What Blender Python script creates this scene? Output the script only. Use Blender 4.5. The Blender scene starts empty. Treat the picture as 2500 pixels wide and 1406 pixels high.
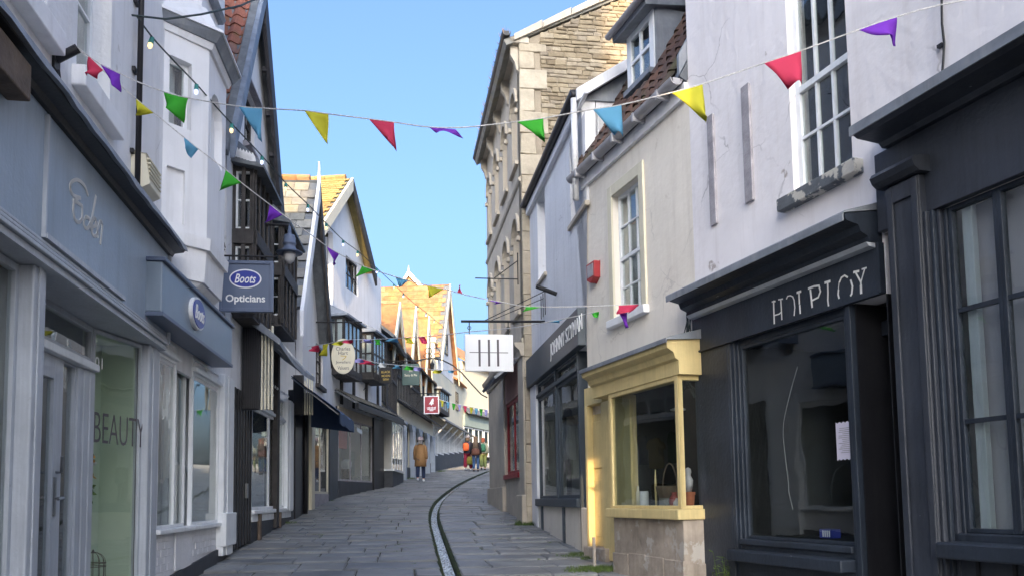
import bpy, bmesh, math, random
from mathutils import Vector, Matrix, Quaternion
from mathutils.geometry import tessellate_polygon
random.seed(7)
R = math.radians
scene = bpy.context.scene
COL = scene.collection

# ---------------------------------------------------------------- camera
F, CX, CY, EYE = 1950.0, 1250.0, 1060.0, 1.55          # focal length and centre measured on a 2500 px wide picture
PITCH, ROLL = math.atan(154 / 1950.0), -0.016
cam_d = bpy.data.cameras.new("camera")
cam = bpy.data.objects.new("camera", cam_d)
COL.objects.link(cam)
cam_d.sensor_width = 36.0
cam_d.lens = F / 2500.0 * 36.0
cam_d.shift_y = (CY - 703.0) / 2500.0
cam_d.clip_start, cam_d.clip_end = 0.05, 2000.0
CAMROT = Matrix.Rotation(math.pi / 2 + PITCH, 3, 'X') @ Matrix.Rotation(ROLL, 3, 'Z')
cam.matrix_world = Matrix.Translation((0, 0, EYE)) @ CAMROT.to_4x4()
scene.camera = cam

# ---------------------------------------------------------------- sky, sun, exposure
SUN_EL, SUN_AZ = R(22.0), R(180.0)                      # low sun behind the camera (azimuth from +Y, clockwise)
world = bpy.data.worlds.new("World")
scene.world = world
world.use_nodes = True
nt = world.node_tree
nt.nodes.clear()
sky = nt.nodes.new("ShaderNodeTexSky")
sky.sky_type = 'NISHITA'
sky.sun_disc = False
sky.sun_elevation, sky.sun_rotation = SUN_EL, SUN_AZ
sky.air_density, sky.dust_density, sky.ozone_density = 1.0, 10.0, 5.6
bg = nt.nodes.new("ShaderNodeBackground")
bg.inputs[1].default_value = 0.15
wo = nt.nodes.new("ShaderNodeOutputWorld")
nt.links.new(sky.outputs[0], bg.inputs[0])
nt.links.new(bg.outputs[0], wo.inputs[0])
sun_d = bpy.data.lights.new("sun", 'SUN')
sun_d.energy, sun_d.angle, sun_d.color = 2.1, R(0.5), (1.0, 0.72, 0.40)
sun = bpy.data.objects.new("sun", sun_d)
COL.objects.link(sun)
sdir = Vector((math.sin(SUN_AZ) * math.cos(SUN_EL), math.cos(SUN_AZ) * math.cos(SUN_EL), math.sin(SUN_EL)))
sun.rotation_mode = 'QUATERNION'
sun.rotation_quaternion = sdir.to_track_quat('Z', 'Y')
sun.location = (0, -20, 40)
vs = scene.view_settings
vs.view_transform, vs.look, vs.gamma, vs.use_curve_mapping = 'Standard', 'None', 1.0, False
vs.exposure = 1.92
scene.cycles.max_bounces = 6
scene.cycles.diffuse_bounces = 4
scene.cycles.glossy_bounces = 3
scene.cycles.transparent_max_bounces = 10

# ---------------------------------------------------------------- measuring helpers
def ray(px, py):
    return CAMROT @ Vector(((px - CX) / F, -(py - CY) / F, -1.0))
def gz(y):
    return 0.07 * y
def ground_at(px, py):
    r = ray(px, py)
    t = EYE / (0.07 * r.y - r.z)
    return Vector((t * r.x, t * r.y, EYE + t * r.z))

class Fr:
    """upright plane of a wall: u runs along it from A to B, d stands out of it, z is height"""
    def __init__(s, A, B, left):
        s.A, s.B = Vector(A), Vector(B)
        s.t = (s.B - s.A).normalized()
        s.L = (s.B - s.A).length
        s.left = left
        s.n = Vector((s.t.y, -s.t.x)) if left else Vector((-s.t.y, s.t.x))
    def P(s, u, d, z):
        return Vector((s.A.x + s.t.x * u + s.n.x * d, s.A.y + s.t.y * u + s.n.y * d, z))
    def uz(s, px, py, d=0.0):
        r = ray(px, py)
        o = s.A + s.n * d
        det = -r.x * s.t.y + r.y * s.t.x
        k = (-o.x * s.t.y + o.y * s.t.x) / det
        u = (Vector((k * r.x, k * r.y)) - o).dot(s.t)
        return u, EYE + k * r.z
    def U(s, px, py, d=0.0): return s.uz(px, py, d)[0]
    def Z(s, px, py, d=0.0): return s.uz(px, py, d)[1]
    def rect(s, pl, pr, pt, pb, d=0.0):
        """left / right pixel columns, top / bottom rows read at the left edge -> u0,u1,z0,z1"""
        a, b = s.uz(pl, pt, d), s.uz(pl, pb, d)
        c = s.U(pr, (pt + pb) / 2, d)
        m = s.U(pl, (pt + pb) / 2, d)
        return min(m, c), max(m, c), b[1], a[1]
    def perp(s, u):
        """frame that stands square out of this wall at u, facing the camera; its u is the distance from the wall"""
        p = s.P(u, 0, 0).xy
        f = Fr(p, p + s.n, not s.left)
        f.n = -s.t
        return f
    def g(s, u, d=0): return gz(s.P(u, d, 0).y)

# ---------------------------------------------------------------- mesh helpers
WLOC = {}
def _wl(o): return WLOC.get(o.name, Vector((0, 0, 0))) if o else Vector((0, 0, 0))
def mk(name, vs_, fs, mat, parent=None, smooth=False, bevel=0.0, kind=None, label=None):
    c = Vector((0, 0, 0))
    for v in vs_: c += v
    c /= max(1, len(vs_))
    me = bpy.data.meshes.new(name)
    me.from_pydata([v - c for v in vs_], [], fs)
    if smooth: me.polygons.foreach_set('use_smooth', [True] * len(me.polygons))
    if mat: me.materials.append(mat)
    o = bpy.data.objects.new(name, me)
    COL.objects.link(o)
    o.parent = parent
    o.location = c - _wl(parent)
    WLOC[o.name] = c
    if bevel:
        b = o.modifiers.new('bevel', 'BEVEL'); b.width = bevel; b.segments = 2; b.limit_method = 'ANGLE'
    if kind: o['kind'] = kind
    if label: o['label'] = label
    return o
def inst(src, loc, rot, parent, name=None, scale=None):
    """another object with the mesh of src"""
    o = bpy.data.objects.new(name or src.name.split('.')[0], src.data)
    COL.objects.link(o)
    o.parent = parent
    o.location = Vector(loc) - _wl(parent)
    if rot is not None:
        o.rotation_mode = 'QUATERNION'; o.rotation_quaternion = rot
    if scale: o.scale = scale
    WLOC[o.name] = Vector(loc)
    return o
class MB:
    def __init__(s): s.v, s.f = [], []
    def add(s, vs_, fs):
        b = len(s.v); s.v += [Vector(v) for v in vs_]; s.f += [tuple(b + i for i in f) for f in fs]; return s
    BOX = [(0, 3, 2, 1), (4, 5, 6, 7), (0, 1, 5, 4), (1, 2, 6, 5), (2, 3, 7, 6), (3, 0, 4, 7)]
    def box(s, fr, u0, u1, d0, d1, z0, z1):
        P = fr.P
        return s.add([P(u0, d0, z0), P(u1, d0, z0), P(u1, d1, z0), P(u0, d1, z0),
                      P(u0, d0, z1), P(u1, d0, z1), P(u1, d1, z1), P(u0, d1, z1)], MB.BOX)
    def hexa(s, p): return s.add(p, MB.BOX)
    def wbox(s, x0, x1, y0, y1, z0, z1):
        return s.add([(x0, y0, z0), (x1, y0, z0), (x1, y1, z0), (x0, y1, z0), (x0, y0, z1), (x1, y0, z1), (x1, y1, z1), (x0, y1, z1)], MB.BOX)
    def prism(s, fr, pts, d0, d1):
        n = len(pts)
        vs_ = [fr.P(u, d0, z) for u, z in pts] + [fr.P(u, d1, z) for u, z in pts]
        tri = tessellate_polygon([[Vector((u, z, 0)) for u, z in pts]])
        fs = [tuple(t) for t in tri] + [tuple(i + n for i in t) for t in tri]
        fs += [(i, (i + 1) % n, (i + 1) % n + n, i + n) for i in range(n)]
        return s.add(vs_, fs)
    def profile(s, fr, u0, u1, pts):
        """moulding: outline in (d, z) drawn along u"""
        n = len(pts)
        vs_ = [fr.P(u0, d, z) for d, z in pts] + [fr.P(u1, d, z) for d, z in pts]
        tri = tessellate_polygon([[Vector((d, z, 0)) for d, z in pts]])
        fs = [tuple(t) for t in tri] + [tuple(i + n for i in t) for t in tri]
        fs += [(i, (i + 1) % n, (i + 1) % n + n, i + n) for i in range(n)]
        return s.add(vs_, fs)
    def tube(s, pts, r, n=8, cap=True):
        pts = [Vector(p) for p in pts]
        rs = r if isinstance(r, (list, tuple)) else [r] * len(pts)
        rings = []
        prev = None
        for i, p in enumerate(pts):
            d = (pts[min(i + 1, len(pts) - 1)] - pts[max(i - 1, 0)]).normalized()
            a = Vector((0, 0, 1)) if abs(d.z) < .9 else Vector((1, 0, 0))
            if prev is not None: a = prev
            x = (a - d * a.dot(d)).normalized(); prev = x
            y = d.cross(x)
            rings.append([p + (x * math.cos(2 * math.pi * k / n) + y * math.sin(2 * math.pi * k / n)) * rs[i] for k in range(n)])
        vs_ = [v for rg in rings for v in rg]
        fs = []
        for i in range(len(rings) - 1):
            for k in range(n):
                fs.append((i * n + k, i * n + (k + 1) % n, (i + 1) * n + (k + 1) % n, (i + 1) * n + k))
        if cap:
            fs.append(tuple(range(n))[::-1]); fs.append(tuple((len(rings) - 1) * n + k for k in range(n)))
        return s.add(vs_, fs)
    def lathe(s, c, prof, n=16, sx=1, sy=1):
        c = Vector(c); vs_, fs = [], []
        for r, z in prof:
            for k in range(n):
                a = 2 * math.pi * k / n
                vs_.append(c + Vector((r * sx * math.cos(a), r * sy * math.sin(a), z)))
        m = len(prof)
        for i in range(m - 1):
            for k in range(n):
                fs.append((i * n + k, i * n + (k + 1) % n, (i + 1) * n + (k + 1) % n, (i + 1) * n + k))
        fs.append(tuple(range(n))[::-1]); fs.append(tuple((m - 1) * n + k for k in range(n)))
        return s.add(vs_, fs)
    def disc(s, fr, uc, zc, ru, rz, d0, d1, n=32):
        return s.prism(fr, [(uc + ru * math.cos(2 * math.pi * k / n), zc + rz * math.sin(2 * math.pi * k / n)) for k in range(n)], d0, d1)
    def build(s, name, mat, parent=None, **k): return mk(name, s.v, s.f, mat, parent, **k)
def wall_mesh(fr, outer, holes=(), d=0.0, thick=0.16):
    """sheet of wall with real openings whose reveals go back by thick"""
    loops = [[Vector((u, z, 0)) for u, z in outer]] + [[Vector((u, z, 0)) for u, z in h] for h in holes]
    flat = [p for lp in loops for p in lp]
    m = MB()
    m.add([fr.P(p.x, d, p.y) for p in flat], [tuple(t) for t in tessellate_polygon(loops)])
    for h in list(holes) + [outer]:
        n = len(h)
        m.add([fr.P(u, d, z) for u, z in h] + [fr.P(u, d - thick, z) for u, z in h],
              [(i, (i + 1) % n, (i + 1) % n + n, i + n) for i in range(n)])
    return m
def RC(u0, u1, z0, z1): return [(u0, z0), (u1, z0), (u1, z1), (u0, z1)]
def arch(u0, u1, z0, z1, n=8, point=0.0):
    c, r = (u0 + u1) / 2, (u1 - u0) / 2
    pts = [(u0, z0), (u1, z0)]
    for k in range(n + 1):
        a = math.pi * k / n
        pts.append((c + r * math.cos(a), z1 - r + r * math.sin(a) * (1 + point)))
    return pts
def thing(name, label, cat, loc, group=None):
    o = bpy.data.objects.new(name, None)
    COL.objects.link(o)
    o.empty_display_size = 0.2
    o.location = loc
    WLOC[o.name] = Vector(loc)
    return tag(o, label, cat, group)
def tag(o, label, cat, group=None, kind=None):
    o['label'] = label; o['category'] = cat
    if group: o['group'] = group
    if kind: o['kind'] = kind
    return o
def struct(o): o['kind'] = 'structure'; return o

def text_mb(s, org, right, up, width=None, height=None, depth=0.004, shear=0.0, align='CENTER', bold=0.0):
    cu = bpy.data.curves.new('lettering', 'FONT')
    cu.body = s; cu.align_x = align; cu.align_y = 'CENTER'; cu.shear = shear; cu.offset = bold; cu.extrude = 0.5; cu.resolution_u = 3
    o = bpy.data.objects.new('lettering', cu)
    COL.objects.link(o)
    me = bpy.data.meshes.new_from_object(o)
    vs_ = [v.co.copy() for v in me.vertices]; fs = [tuple(p.vertices) for p in me.polygons]
    bpy.data.objects.remove(o); bpy.data.curves.remove(cu); bpy.data.meshes.remove(me)
    xs = [v.x for v in vs_]; ys = [v.y for v in vs_]
    w, h = max(xs) - min(xs), max(ys) - min(ys)
    cx, cy = (max(xs) + min(xs)) / 2, (max(ys) + min(ys)) / 2
    if width and height: kx, ky = width / w, height / h
    elif width: kx = ky = width / w
    else: kx = ky = height / h
    right, up = Vector(right), Vector(up)
    nn = right.cross(up)
    m = MB()
    m.add([Vector(org) + right * ((v.x - cx) * kx) + up * ((v.y - cy) * ky) + nn * (v.z * 2 * depth * .5 + depth * .5) for v in vs_], fs)
    return m
UPZ = Vector((0, 0, 1))
def stroke_mb(m, fr, pts, w, d0, d1):
    """painted brush stroke: a flat band following pts=(u,z) on the wall"""
    for (a, b) in zip(pts[:-1], pts[1:]):
        v = Vector((b[0] - a[0], b[1] - a[1]))
        if v.length < 1e-6: continue
        e = v.normalized() * w * .3
        n = Vector((-v.y, v.x)).normalized() * w / 2
        m.prism(fr, [(a[0] - e.x - n.x, a[1] - e.y - n.y), (b[0] + e.x - n.x, b[1] + e.y - n.y), (b[0] + e.x + n.x, b[1] + e.y + n.y), (a[0] - e.x + n.x, a[1] - e.y + n.y)], d0, d1)

def smooth_pts(pts, n=4):
    out = []
    for i in range(len(pts) - 1):
        p0, p1, p2, p3 = pts[max(i - 1, 0)], pts[i], pts[i + 1], pts[min(i + 2, len(pts) - 1)]
        for k in range(n):
            t = k / n
            out.append(tuple(.5 * ((2 * b) + (-a + c) * t + (2 * a - 5 * b + 4 * c - d) * t * t + (-a + 3 * b - 3 * c + d) * t ** 3) for a, b, c, d in zip(p0, p1, p2, p3)))
    return out + [pts[-1]]

# ---------------------------------------------------------------- materials
def _new(name):
    m = bpy.data.materials.new(name); m.use_nodes = True
    t = m.node_tree
    return m, t, t.nodes['Principled BSDF']
def N(t, typ, **kw):
    n = t.nodes.new(typ)
    for k, v in kw.items():
        if k.startswith('i_'): n.inputs[k[2:]].default_value = v
        else: setattr(n, k, v)
    return n
def c4(c): return (c[0], c[1], c[2], 1.0)
def surf(name, col, rough=.6, var=.12, scale=2.5, bump=.15, bscale=30, metal=0.0, spec=.4, streak=0.0, streak_col=(.12, .10, .08),
         patch=0.0, patch_col=(.2, .2, .2), patch_scale=3.0, patch_at=.62, dist=.004, crack=0.0, crack_col=(.16, .14, .13), brush=0.0):
    """painted / rendered / stone surface: colour drift, stains that run down, flaked patches, fine relief"""
    m, t, b = _new(name)
    geo = N(t, 'ShaderNodeNewGeometry')
    L = t.links.new
    n1 = N(t, 'ShaderNodeTexNoise', i_Scale=scale, i_Detail=6.0, i_Roughness=.6)
    L(geo.outputs['Position'], n1.inputs['Vector'])
    rmp = N(t, 'ShaderNodeMapRange'); rmp.inputs[1].default_value = .3; rmp.inputs[2].default_value = .7
    rmp.inputs[3].default_value = 1 - var; rmp.inputs[4].default_value = 1 + var
    L(n1.outputs[0], rmp.inputs[0])
    mx = N(t, 'ShaderNodeMix', data_type='RGBA', blend_type='MULTIPLY'); mx.inputs[0].default_value = 1.0
    mx.inputs[6].default_value = c4(col)
    L(rmp.outputs[0], mx.inputs[7])
    out = mx.outputs[2]
    if streak:
        mp = N(t, 'ShaderNodeMapping'); mp.inputs['Scale'].default_value = (7, 7, .55)
        L(geo.outputs['Position'], mp.inputs[0])
        n2 = N(t, 'ShaderNodeTexNoise', i_Scale=1.0, i_Detail=5.0, i_Roughness=.65)
        L(mp.outputs[0], n2.inputs['Vector'])
        r2 = N(t, 'ShaderNodeMapRange'); r2.inputs[1].default_value = .5; r2.inputs[2].default_value = .8
        r2.inputs[3].default_value = 0; r2.inputs[4].default_value = streak
        L(n2.outputs[0], r2.inputs[0])
        m2 = N(t, 'ShaderNodeMix', data_type='RGBA'); m2.inputs[7].default_value = c4(streak_col)
        L(r2.outputs[0], m2.inputs[0]); L(out, m2.inputs[6]); out = m2.outputs[2]
    if patch:
        n3 = N(t, 'ShaderNodeTexNoise', i_Scale=patch_scale, i_Detail=8.0, i_Roughness=.62)
        L(geo.outputs['Position'], n3.inputs['Vector'])
        r3 = N(t, 'ShaderNodeMapRange'); r3.inputs[1].default_value = patch_at; r3.inputs[2].default_value = patch_at + .04
        r3.inputs[3].default_value = 0; r3.inputs[4].default_value = patch
        L(n3.outputs[0], r3.inputs[0])
        m3 = N(t, 'ShaderNodeMix', data_type='RGBA'); m3.inputs[7].default_value = c4(patch_col)
        L(r3.outputs[0], m3.inputs[0]); L(out, m3.inputs[6]); out = m3.outputs[2]
    if crack:
        nw = N(t, 'ShaderNodeTexNoise', i_Scale=2.2, i_Detail=4.0)
        L(geo.outputs['Position'], nw.inputs['Vector'])
        ad = N(t, 'ShaderNodeMix', data_type='RGBA', blend_type='ADD'); ad.inputs[0].default_value = .45
        L(geo.outputs['Position'], ad.inputs[6]); L(nw.outputs['Color'], ad.inputs[7])
        vo = N(t, 'ShaderNodeTexVoronoi', feature='DISTANCE_TO_EDGE', i_Scale=.75)
        L(ad.outputs[2], vo.inputs['Vector'])
        r4 = N(t, 'ShaderNodeMapRange'); r4.inputs[1].default_value = .002; r4.inputs[2].default_value = .007; r4.inputs[3].default_value = 1; r4.inputs[4].default_value = 0
        L(vo.outputs['Distance'], r4.inputs[0])
        nm = N(t, 'ShaderNodeTexNoise', i_Scale=1.3, i_Detail=3.0); L(geo.outputs['Position'], nm.inputs['Vector'])
        r5 = N(t, 'ShaderNodeMapRange'); r5.inputs[1].default_value = .50; r5.inputs[2].default_value = .60; r5.inputs[4].default_value = crack
        L(nm.outputs[0], r5.inputs[0])
        ml = N(t, 'ShaderNodeMath', operation='MULTIPLY'); L(r4.outputs[0], ml.inputs[0]); L(r5.outputs[0], ml.inputs[1])
        m4 = N(t, 'ShaderNodeMix', data_type='RGBA'); m4.inputs[7].default_value = c4(crack_col)
        L(ml.outputs[0], m4.inputs[0]); L(out, m4.inputs[6]); out = m4.outputs[2]
    if brush:
        mb_ = N(t, 'ShaderNodeMapping'); mb_.inputs['Scale'].default_value = (45, 45, 2.5)
        L(geo.outputs['Position'], mb_.inputs[0])
        n6 = N(t, 'ShaderNodeTexNoise', i_Scale=1.0, i_Detail=3.0); L(mb_.outputs[0], n6.inputs['Vector'])
        r6 = N(t, 'ShaderNodeMapRange'); r6.inputs[1].default_value = .3; r6.inputs[2].default_value = .7; r6.inputs[3].default_value = 1 - brush; r6.inputs[4].default_value = 1 + brush
        L(n6.outputs[0], r6.inputs[0])
        m6 = N(t, 'ShaderNodeMix', data_type='RGBA', blend_type='MULTIPLY'); m6.inputs[0].default_value = 1.0
        L(out, m6.inputs[6]); L(r6.outputs[0], m6.inputs[7]); out = m6.outputs[2]
    L(out, b.inputs['Base Color'])
    b.inputs['Roughness'].default_value = rough
    b.inputs['Metallic'].default_value = metal
    b.inputs['Specular IOR Level'].default_value = spec
    if bump:
        nb = N(t, 'ShaderNodeTexNoise', i_Scale=bscale, i_Detail=5.0)
        L(geo.outputs['Position'], nb.inputs['Vector'])
        bp = N(t, 'ShaderNodeBump', i_Strength=bump, i_Distance=dist * 5)
        L(nb.outputs[0], bp.inputs['Height']); L(bp.outputs[0], b.inputs['Normal'])
    return m
def varied(name, cols, rough=.8, bump=.3, bscale=40, scale=6, var=.2, spec=.3, moss=0.0, moss_col=(.09, .10, .025)):
    """pieces that differ one by one: colour picked per object"""
    m, t, b = _new(name)
    L = t.links.new
    oi = N(t, 'ShaderNodeObjectInfo')
    cr = N(t, 'ShaderNodeValToRGB'); cr.color_ramp.interpolation = 'LINEAR'
    el = cr.color_ramp.elements
    while len(el) < len(cols): el.new(.5)
    for i, c in enumerate(cols): el[i].position = i / (len(cols) - 1); el[i].color = c4(c)
    L(oi.outputs['Random'], cr.inputs[0])
    geo = N(t, 'ShaderNodeNewGeometry')
    n1 = N(t, 'ShaderNodeTexNoise', i_Scale=scale, i_Detail=6.0, i_Roughness=.65)
    L(geo.outputs['Position'], n1.inputs['Vector'])
    rm = N(t, 'ShaderNodeMapRange'); rm.inputs[1].default_value = .3; rm.inputs[2].default_value = .7; rm.inputs[3].default_value = 1 - var; rm.inputs[4].default_value = 1 + var
    L(n1.outputs[0], rm.inputs[0])
    mx = N(t, 'ShaderNodeMix', data_type='RGBA', blend_type='MULTIPLY'); mx.inputs[0].default_value = 1
    L(cr.outputs[0], mx.inputs[6]); L(rm.outputs[0], mx.inputs[7])
    out = mx.outputs[2]
    if moss:
        n3 = N(t, 'ShaderNodeTexNoise', i_Scale=2.2, i_Detail=7.0, i_Roughness=.6)
        L(geo.outputs['Position'], n3.inputs['Vector'])
        r3 = N(t, 'ShaderNodeMapRange'); r3.inputs[1].default_value = .52; r3.inputs[2].default_value = .66; r3.inputs[4].default_value = moss
        L(n3.outputs[0], r3.inputs[0])
        m3 = N(t, 'ShaderNodeMix', data_type='RGBA'); m3.inputs[7].default_value = c4(moss_col)
        L(r3.outputs[0], m3.inputs[0]); L(out, m3.inputs[6]); out = m3.outputs[2]
    L(out, b.inputs['Base Color'])
    b.inputs['Roughness'].default_value = rough
    b.inputs['Specular IOR Level'].default_value = spec
    nb = N(t, 'ShaderNodeTexNoise', i_Scale=bscale, i_Detail=6.0)
    L(geo.outputs['Position'], nb.inputs['Vector'])
    bp = N(t, 'ShaderNodeBump', i_Strength=bump, i_Distance=.02)
    L(nb.outputs[0], bp.inputs['Height']); L(bp.outputs[0], b.inputs['Normal'])
    return m
def glass_mat(name, tint=(.93, .96, .95), wave=.02, base=.05):
    m, t, b = _new(name)
    L = t.links.new
    t.nodes.remove(b)
    out = t.nodes['Material Output']
    geo = N(t, 'ShaderNodeNewGeometry')
    dp = N(t, 'ShaderNodeVectorMath', operation='DOT_PRODUCT')
    L(geo.outputs['Normal'], dp.inputs[0]); L(geo.outputs['Incoming'], dp.inputs[1])
    ab = N(t, 'ShaderNodeMath', operation='ABSOLUTE'); L(dp.outputs['Value'], ab.inputs[0])
    on = N(t, 'ShaderNodeMath', operation='SUBTRACT'); on.inputs[0].default_value = 1; L(ab.outputs[0], on.inputs[1])
    pw = N(t, 'ShaderNodeMath', operation='POWER'); pw.inputs[1].default_value = 4.2; L(on.outputs[0], pw.inputs[0])
    mr = N(t, 'ShaderNodeMapRange'); mr.inputs[3].default_value = base; mr.inputs[4].default_value = 1.0
    L(pw.outputs[0], mr.inputs[0])
    tr = N(t, 'ShaderNodeBsdfTransparent'); tr.inputs[0].default_value = c4(tint)
    gl = N(t, 'ShaderNodeBsdfGlossy'); gl.inputs['Roughness'].default_value = .015
    nb = N(t, 'ShaderNodeTexNoise', i_Scale=3.0, i_Detail=1.0); L(geo.outputs['Position'], nb.inputs['Vector'])
    bp = N(t, 'ShaderNodeBump', i_Strength=wave, i_Distance=.1); L(nb.outputs[0], bp.inputs['Height']); L(bp.outputs[0], gl.inputs['Normal'])
    mx = N(t, 'ShaderNodeMixShader')
    L(mr.outputs[0], mx.inputs[0]); L(tr.outputs[0], mx.inputs[1]); L(gl.outputs[0], mx.inputs[2])
    L(mx.outputs[0], out.inputs[0])
    return m
def cloth(name, col):
    m, t, b = _new(name)
    L = t.links.new
    b.inputs['Base Color'].default_value = c4(col); b.inputs['Roughness'].default_value = .7
    b.inputs['Specular IOR Level'].default_value = .2
    tl = N(t, 'ShaderNodeBsdfTranslucent'); tl.inputs[0].default_value = c4(col)
    mx = N(t, 'ShaderNodeMixShader'); mx.inputs[0].default_value = .4
    L(b.outputs[0], mx.inputs[1]); L(tl.outputs[0], mx.inputs[2]); L(mx.outputs[0], t.nodes['Material Output'].inputs[0])
    return m
def glow(name, col, s):
    m, t, b = _new(name)
    b.inputs['Base Color'].default_value = c4(col); b.inputs['Emission Color'].default_value = c4(col); b.inputs['Emission Strength'].default_value = s
    return m

M = {}
M['white'] = surf('white_render', (.80, .80, .81), .75, .07, 1.0, .35, 18, streak=.42, streak_col=(.44, .43, .41), patch=.55, patch_col=(.46, .44, .42), patch_scale=2.6, patch_at=.67, crack=.25)
M['whiteold'] = surf('old_white_render', (.86, .82, .815), .8, .08, .8, .5, 9, streak=.34, streak_col=(.56, .50, .47), patch=.85, patch_col=(.40, .34, .30), patch_scale=3.0, patch_at=.665, crack=.4)
M['bay_white'] = surf('white_bay_paint', (.82, .82, .83), .6, .05, 2, .12, 30, streak=.35, streak_col=(.40, .38, .35))
M['whitepaint'] = surf('white_gloss_paint', (.80, .82, .83), .38, .08, 4, .1, 40, brush=.05, patch=.6, patch_col=(.42, .40, .36), patch_scale=10, patch_at=.70, streak=.25, streak_col=(.38, .36, .32))
M['cream'] = surf('cream_render', (.82, .76, .66), .8, .08, .9, .4, 11, crack=.2, patch=.4, patch_col=(.58, .50, .40), patch_at=.64, streak=.4, streak_col=(.55, .48, .40))
M['creampaint'] = surf('cream_paint', (.70, .65, .50), .5, .06, 3, .1, 40, streak=.2, streak_col=(.4, .35, .25))
M['yellow'] = surf('pale_ochre_paint', (.70, .56, .27), .5, .10, 4, .15, 40, streak=.35, streak_col=(.38, .29, .14), brush=.06, patch=.7, patch_col=(.50, .45, .36), patch_scale=9, patch_at=.70)
M['edenblue'] = surf('grey_blue_paint', (.33, .40, .48), .45, .12, 1.4, .15, 35, brush=.04, streak=.3, streak_col=(.16, .18, .21))
M['edengrey'] = surf('grey_frame_paint', (.47, .50, .54), .45, .10, 3, .15, 40, brush=.07, patch=.6, patch_col=(.30, .29, .28), patch_scale=9, patch_at=.70, streak=.3, streak_col=(.22, .22, .24))
M['navy'] = surf('dark_slate_blue_paint', (.026, .034, .048), .42, .35, 2.2, .2, 30, brush=.08, streak=.3, streak_col=(.06, .065, .075), patch=.9, patch_col=(.42, .44, .46), patch_scale=8, patch_at=.71)
M['navy2'] = surf('dark_grey_blue_paint', (.040, .046, .060), .42, .32, 1.6, .2, 30, brush=.08, streak=.45, streak_col=(.085, .09, .10), patch=.9, patch_col=(.42, .44, .46), patch_scale=9, patch_at=.72)
M['johnny'] = surf('slate_navy_fascia', (.065, .082, .10), .45, .1, 2, .06, 30)
M['lead'] = surf('weathered_lead', (.22, .24, .27), .55, .3, 3, .3, 12, spec=.5, streak=.5, streak_col=(.42, .42, .42))
M['black'] = surf('black_paint', (.018, .018, .021), .4, .2, 4, .1, 30, streak=.25, streak_col=(.06, .06, .06))
M['timber'] = surf('weathered_dark_timber', (.05, .045, .042), .7, .35, 5, .4, 40, streak=.4, streak_col=(.13, .12, .11))
M['tarboard'] = surf('tarred_barge_board', (.035, .033, .037), .65, .4, 4, .4, 25)
M['bargeblue'] = surf('faded_blue_barge_board', (.16, .19, .24), .55, .3, 5, .25, 30, streak=.4, streak_col=(.08, .09, .11))
M['brownwood'] = surf('bare_brown_wood', (.13, .095, .07), .7, .35, 6, .3, 40)
M['batten'] = surf('grey_bare_batten', (.36, .34, .36), .8, .25, 9, .3, 50)
M['glass'] = glass_mat('window_glass', wave=.015, base=.06)
M['oldglass'] = glass_mat('old_wavy_glass', wave=.06, base=.10)
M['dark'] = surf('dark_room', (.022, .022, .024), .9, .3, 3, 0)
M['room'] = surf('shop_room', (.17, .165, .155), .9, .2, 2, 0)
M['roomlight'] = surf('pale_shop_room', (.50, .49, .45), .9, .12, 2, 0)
M['film'] = surf('pale_green_display_board', (.58, .64, .50), .75, .05, 2, .02)
M['pane_backing'] = surf('lilac_grey_backing', (.36, .34, .39), .8, .1, 1.5, .02)
M['net'] = surf('net_curtain', (.55, .55, .55), .9, .12, 5, .2, 60)
M['plinth'] = surf('dark_plinth_paint', (.045, .05, .06), .6, .25, 4, .2, 30, streak=.3, streak_col=(.12, .12, .11))
M['stone'] = surf('bath_stone', (.52, .46, .37), .85, .15, 1.6, .4, 14, streak=.4, streak_col=(.30, .26, .20))
M['stonepink'] = surf('worn_buff_render', (.40, .34, .28), .9, .28, 2.6, .9, 12, streak=.75, streak_col=(.16, .13, .10), patch=.8, patch_col=(.50, .47, .43), patch_scale=3.5, patch_at=.56, crack=.6)
M['mortar'] = surf('pale_mortar', (.32, .27, .20), .9, .15, 5, .4, 30)
M['rubble'] = varied('rubble_stone', [(.18, .14, .09), (.33, .27, .18), (.25, .20, .13), (.38, .32, .23), (.23, .19, .14)], .9, .55, 25, 9)
M['quoin'] = varied('dressed_quoin', [(.45, .39, .29), (.40, .34, .25), (.49, .43, .33)], .85, .3, 20, 4)
M['pantile'] = varied('red_clay_pantile', [(.30, .10, .05), (.36, .14, .08), (.24, .09, .06), (.20, .13, .10), (.34, .12, .06)], .8, .4, 40, 9, moss=.6)
M['oldpantile'] = varied('mossy_brown_pantile', [(.10, .055, .04), (.075, .052, .044), (.13, .068, .045), (.07, .058, .052)], .85, .5, 40, 9, moss=.75, moss_col=(.07, .07, .03))
M['orangetile'] = varied('orange_clay_tiles', [(.34, .13, .055), (.44, .19, .08), (.30, .15, .07), (.40, .22, .11), (.26, .12, .06)], .85, .5, 14, 4, .3, moss=.55, moss_col=(.26, .20, .07))
M['ochretile'] = varied('lichened_clay_tiles', [(.34, .23, .08), (.38, .20, .09), (.30, .24, .10), (.40, .28, .10), (.28, .17, .08)], .85, .5, 14, 4, .3, moss=.5, moss_col=(.20, .17, .05))
M['greyslate'] = varied('grey_stone_tile', [(.20, .19, .17), (.26, .25, .22), (.16, .16, .15), (.29, .27, .21)], .8, .4, 25, 6, moss=.35, moss_col=(.30, .24, .10))
M['slate'] = surf('slate_roof', (.12, .13, .14), .6, .3, 6, .4, 18)
M['iron'] = surf('black_iron', (.02, .02, .022), .5, .3, 10, .2, 60, metal=.2)
M['steel'] = surf('grey_metal', (.32, .33, .34), .35, .15, 10, .1, 60, metal=.9)
M['pvcgrey'] = surf('grey_gutter_plastic', (.40, .39, .40), .45, .12, 5, .05)
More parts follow.
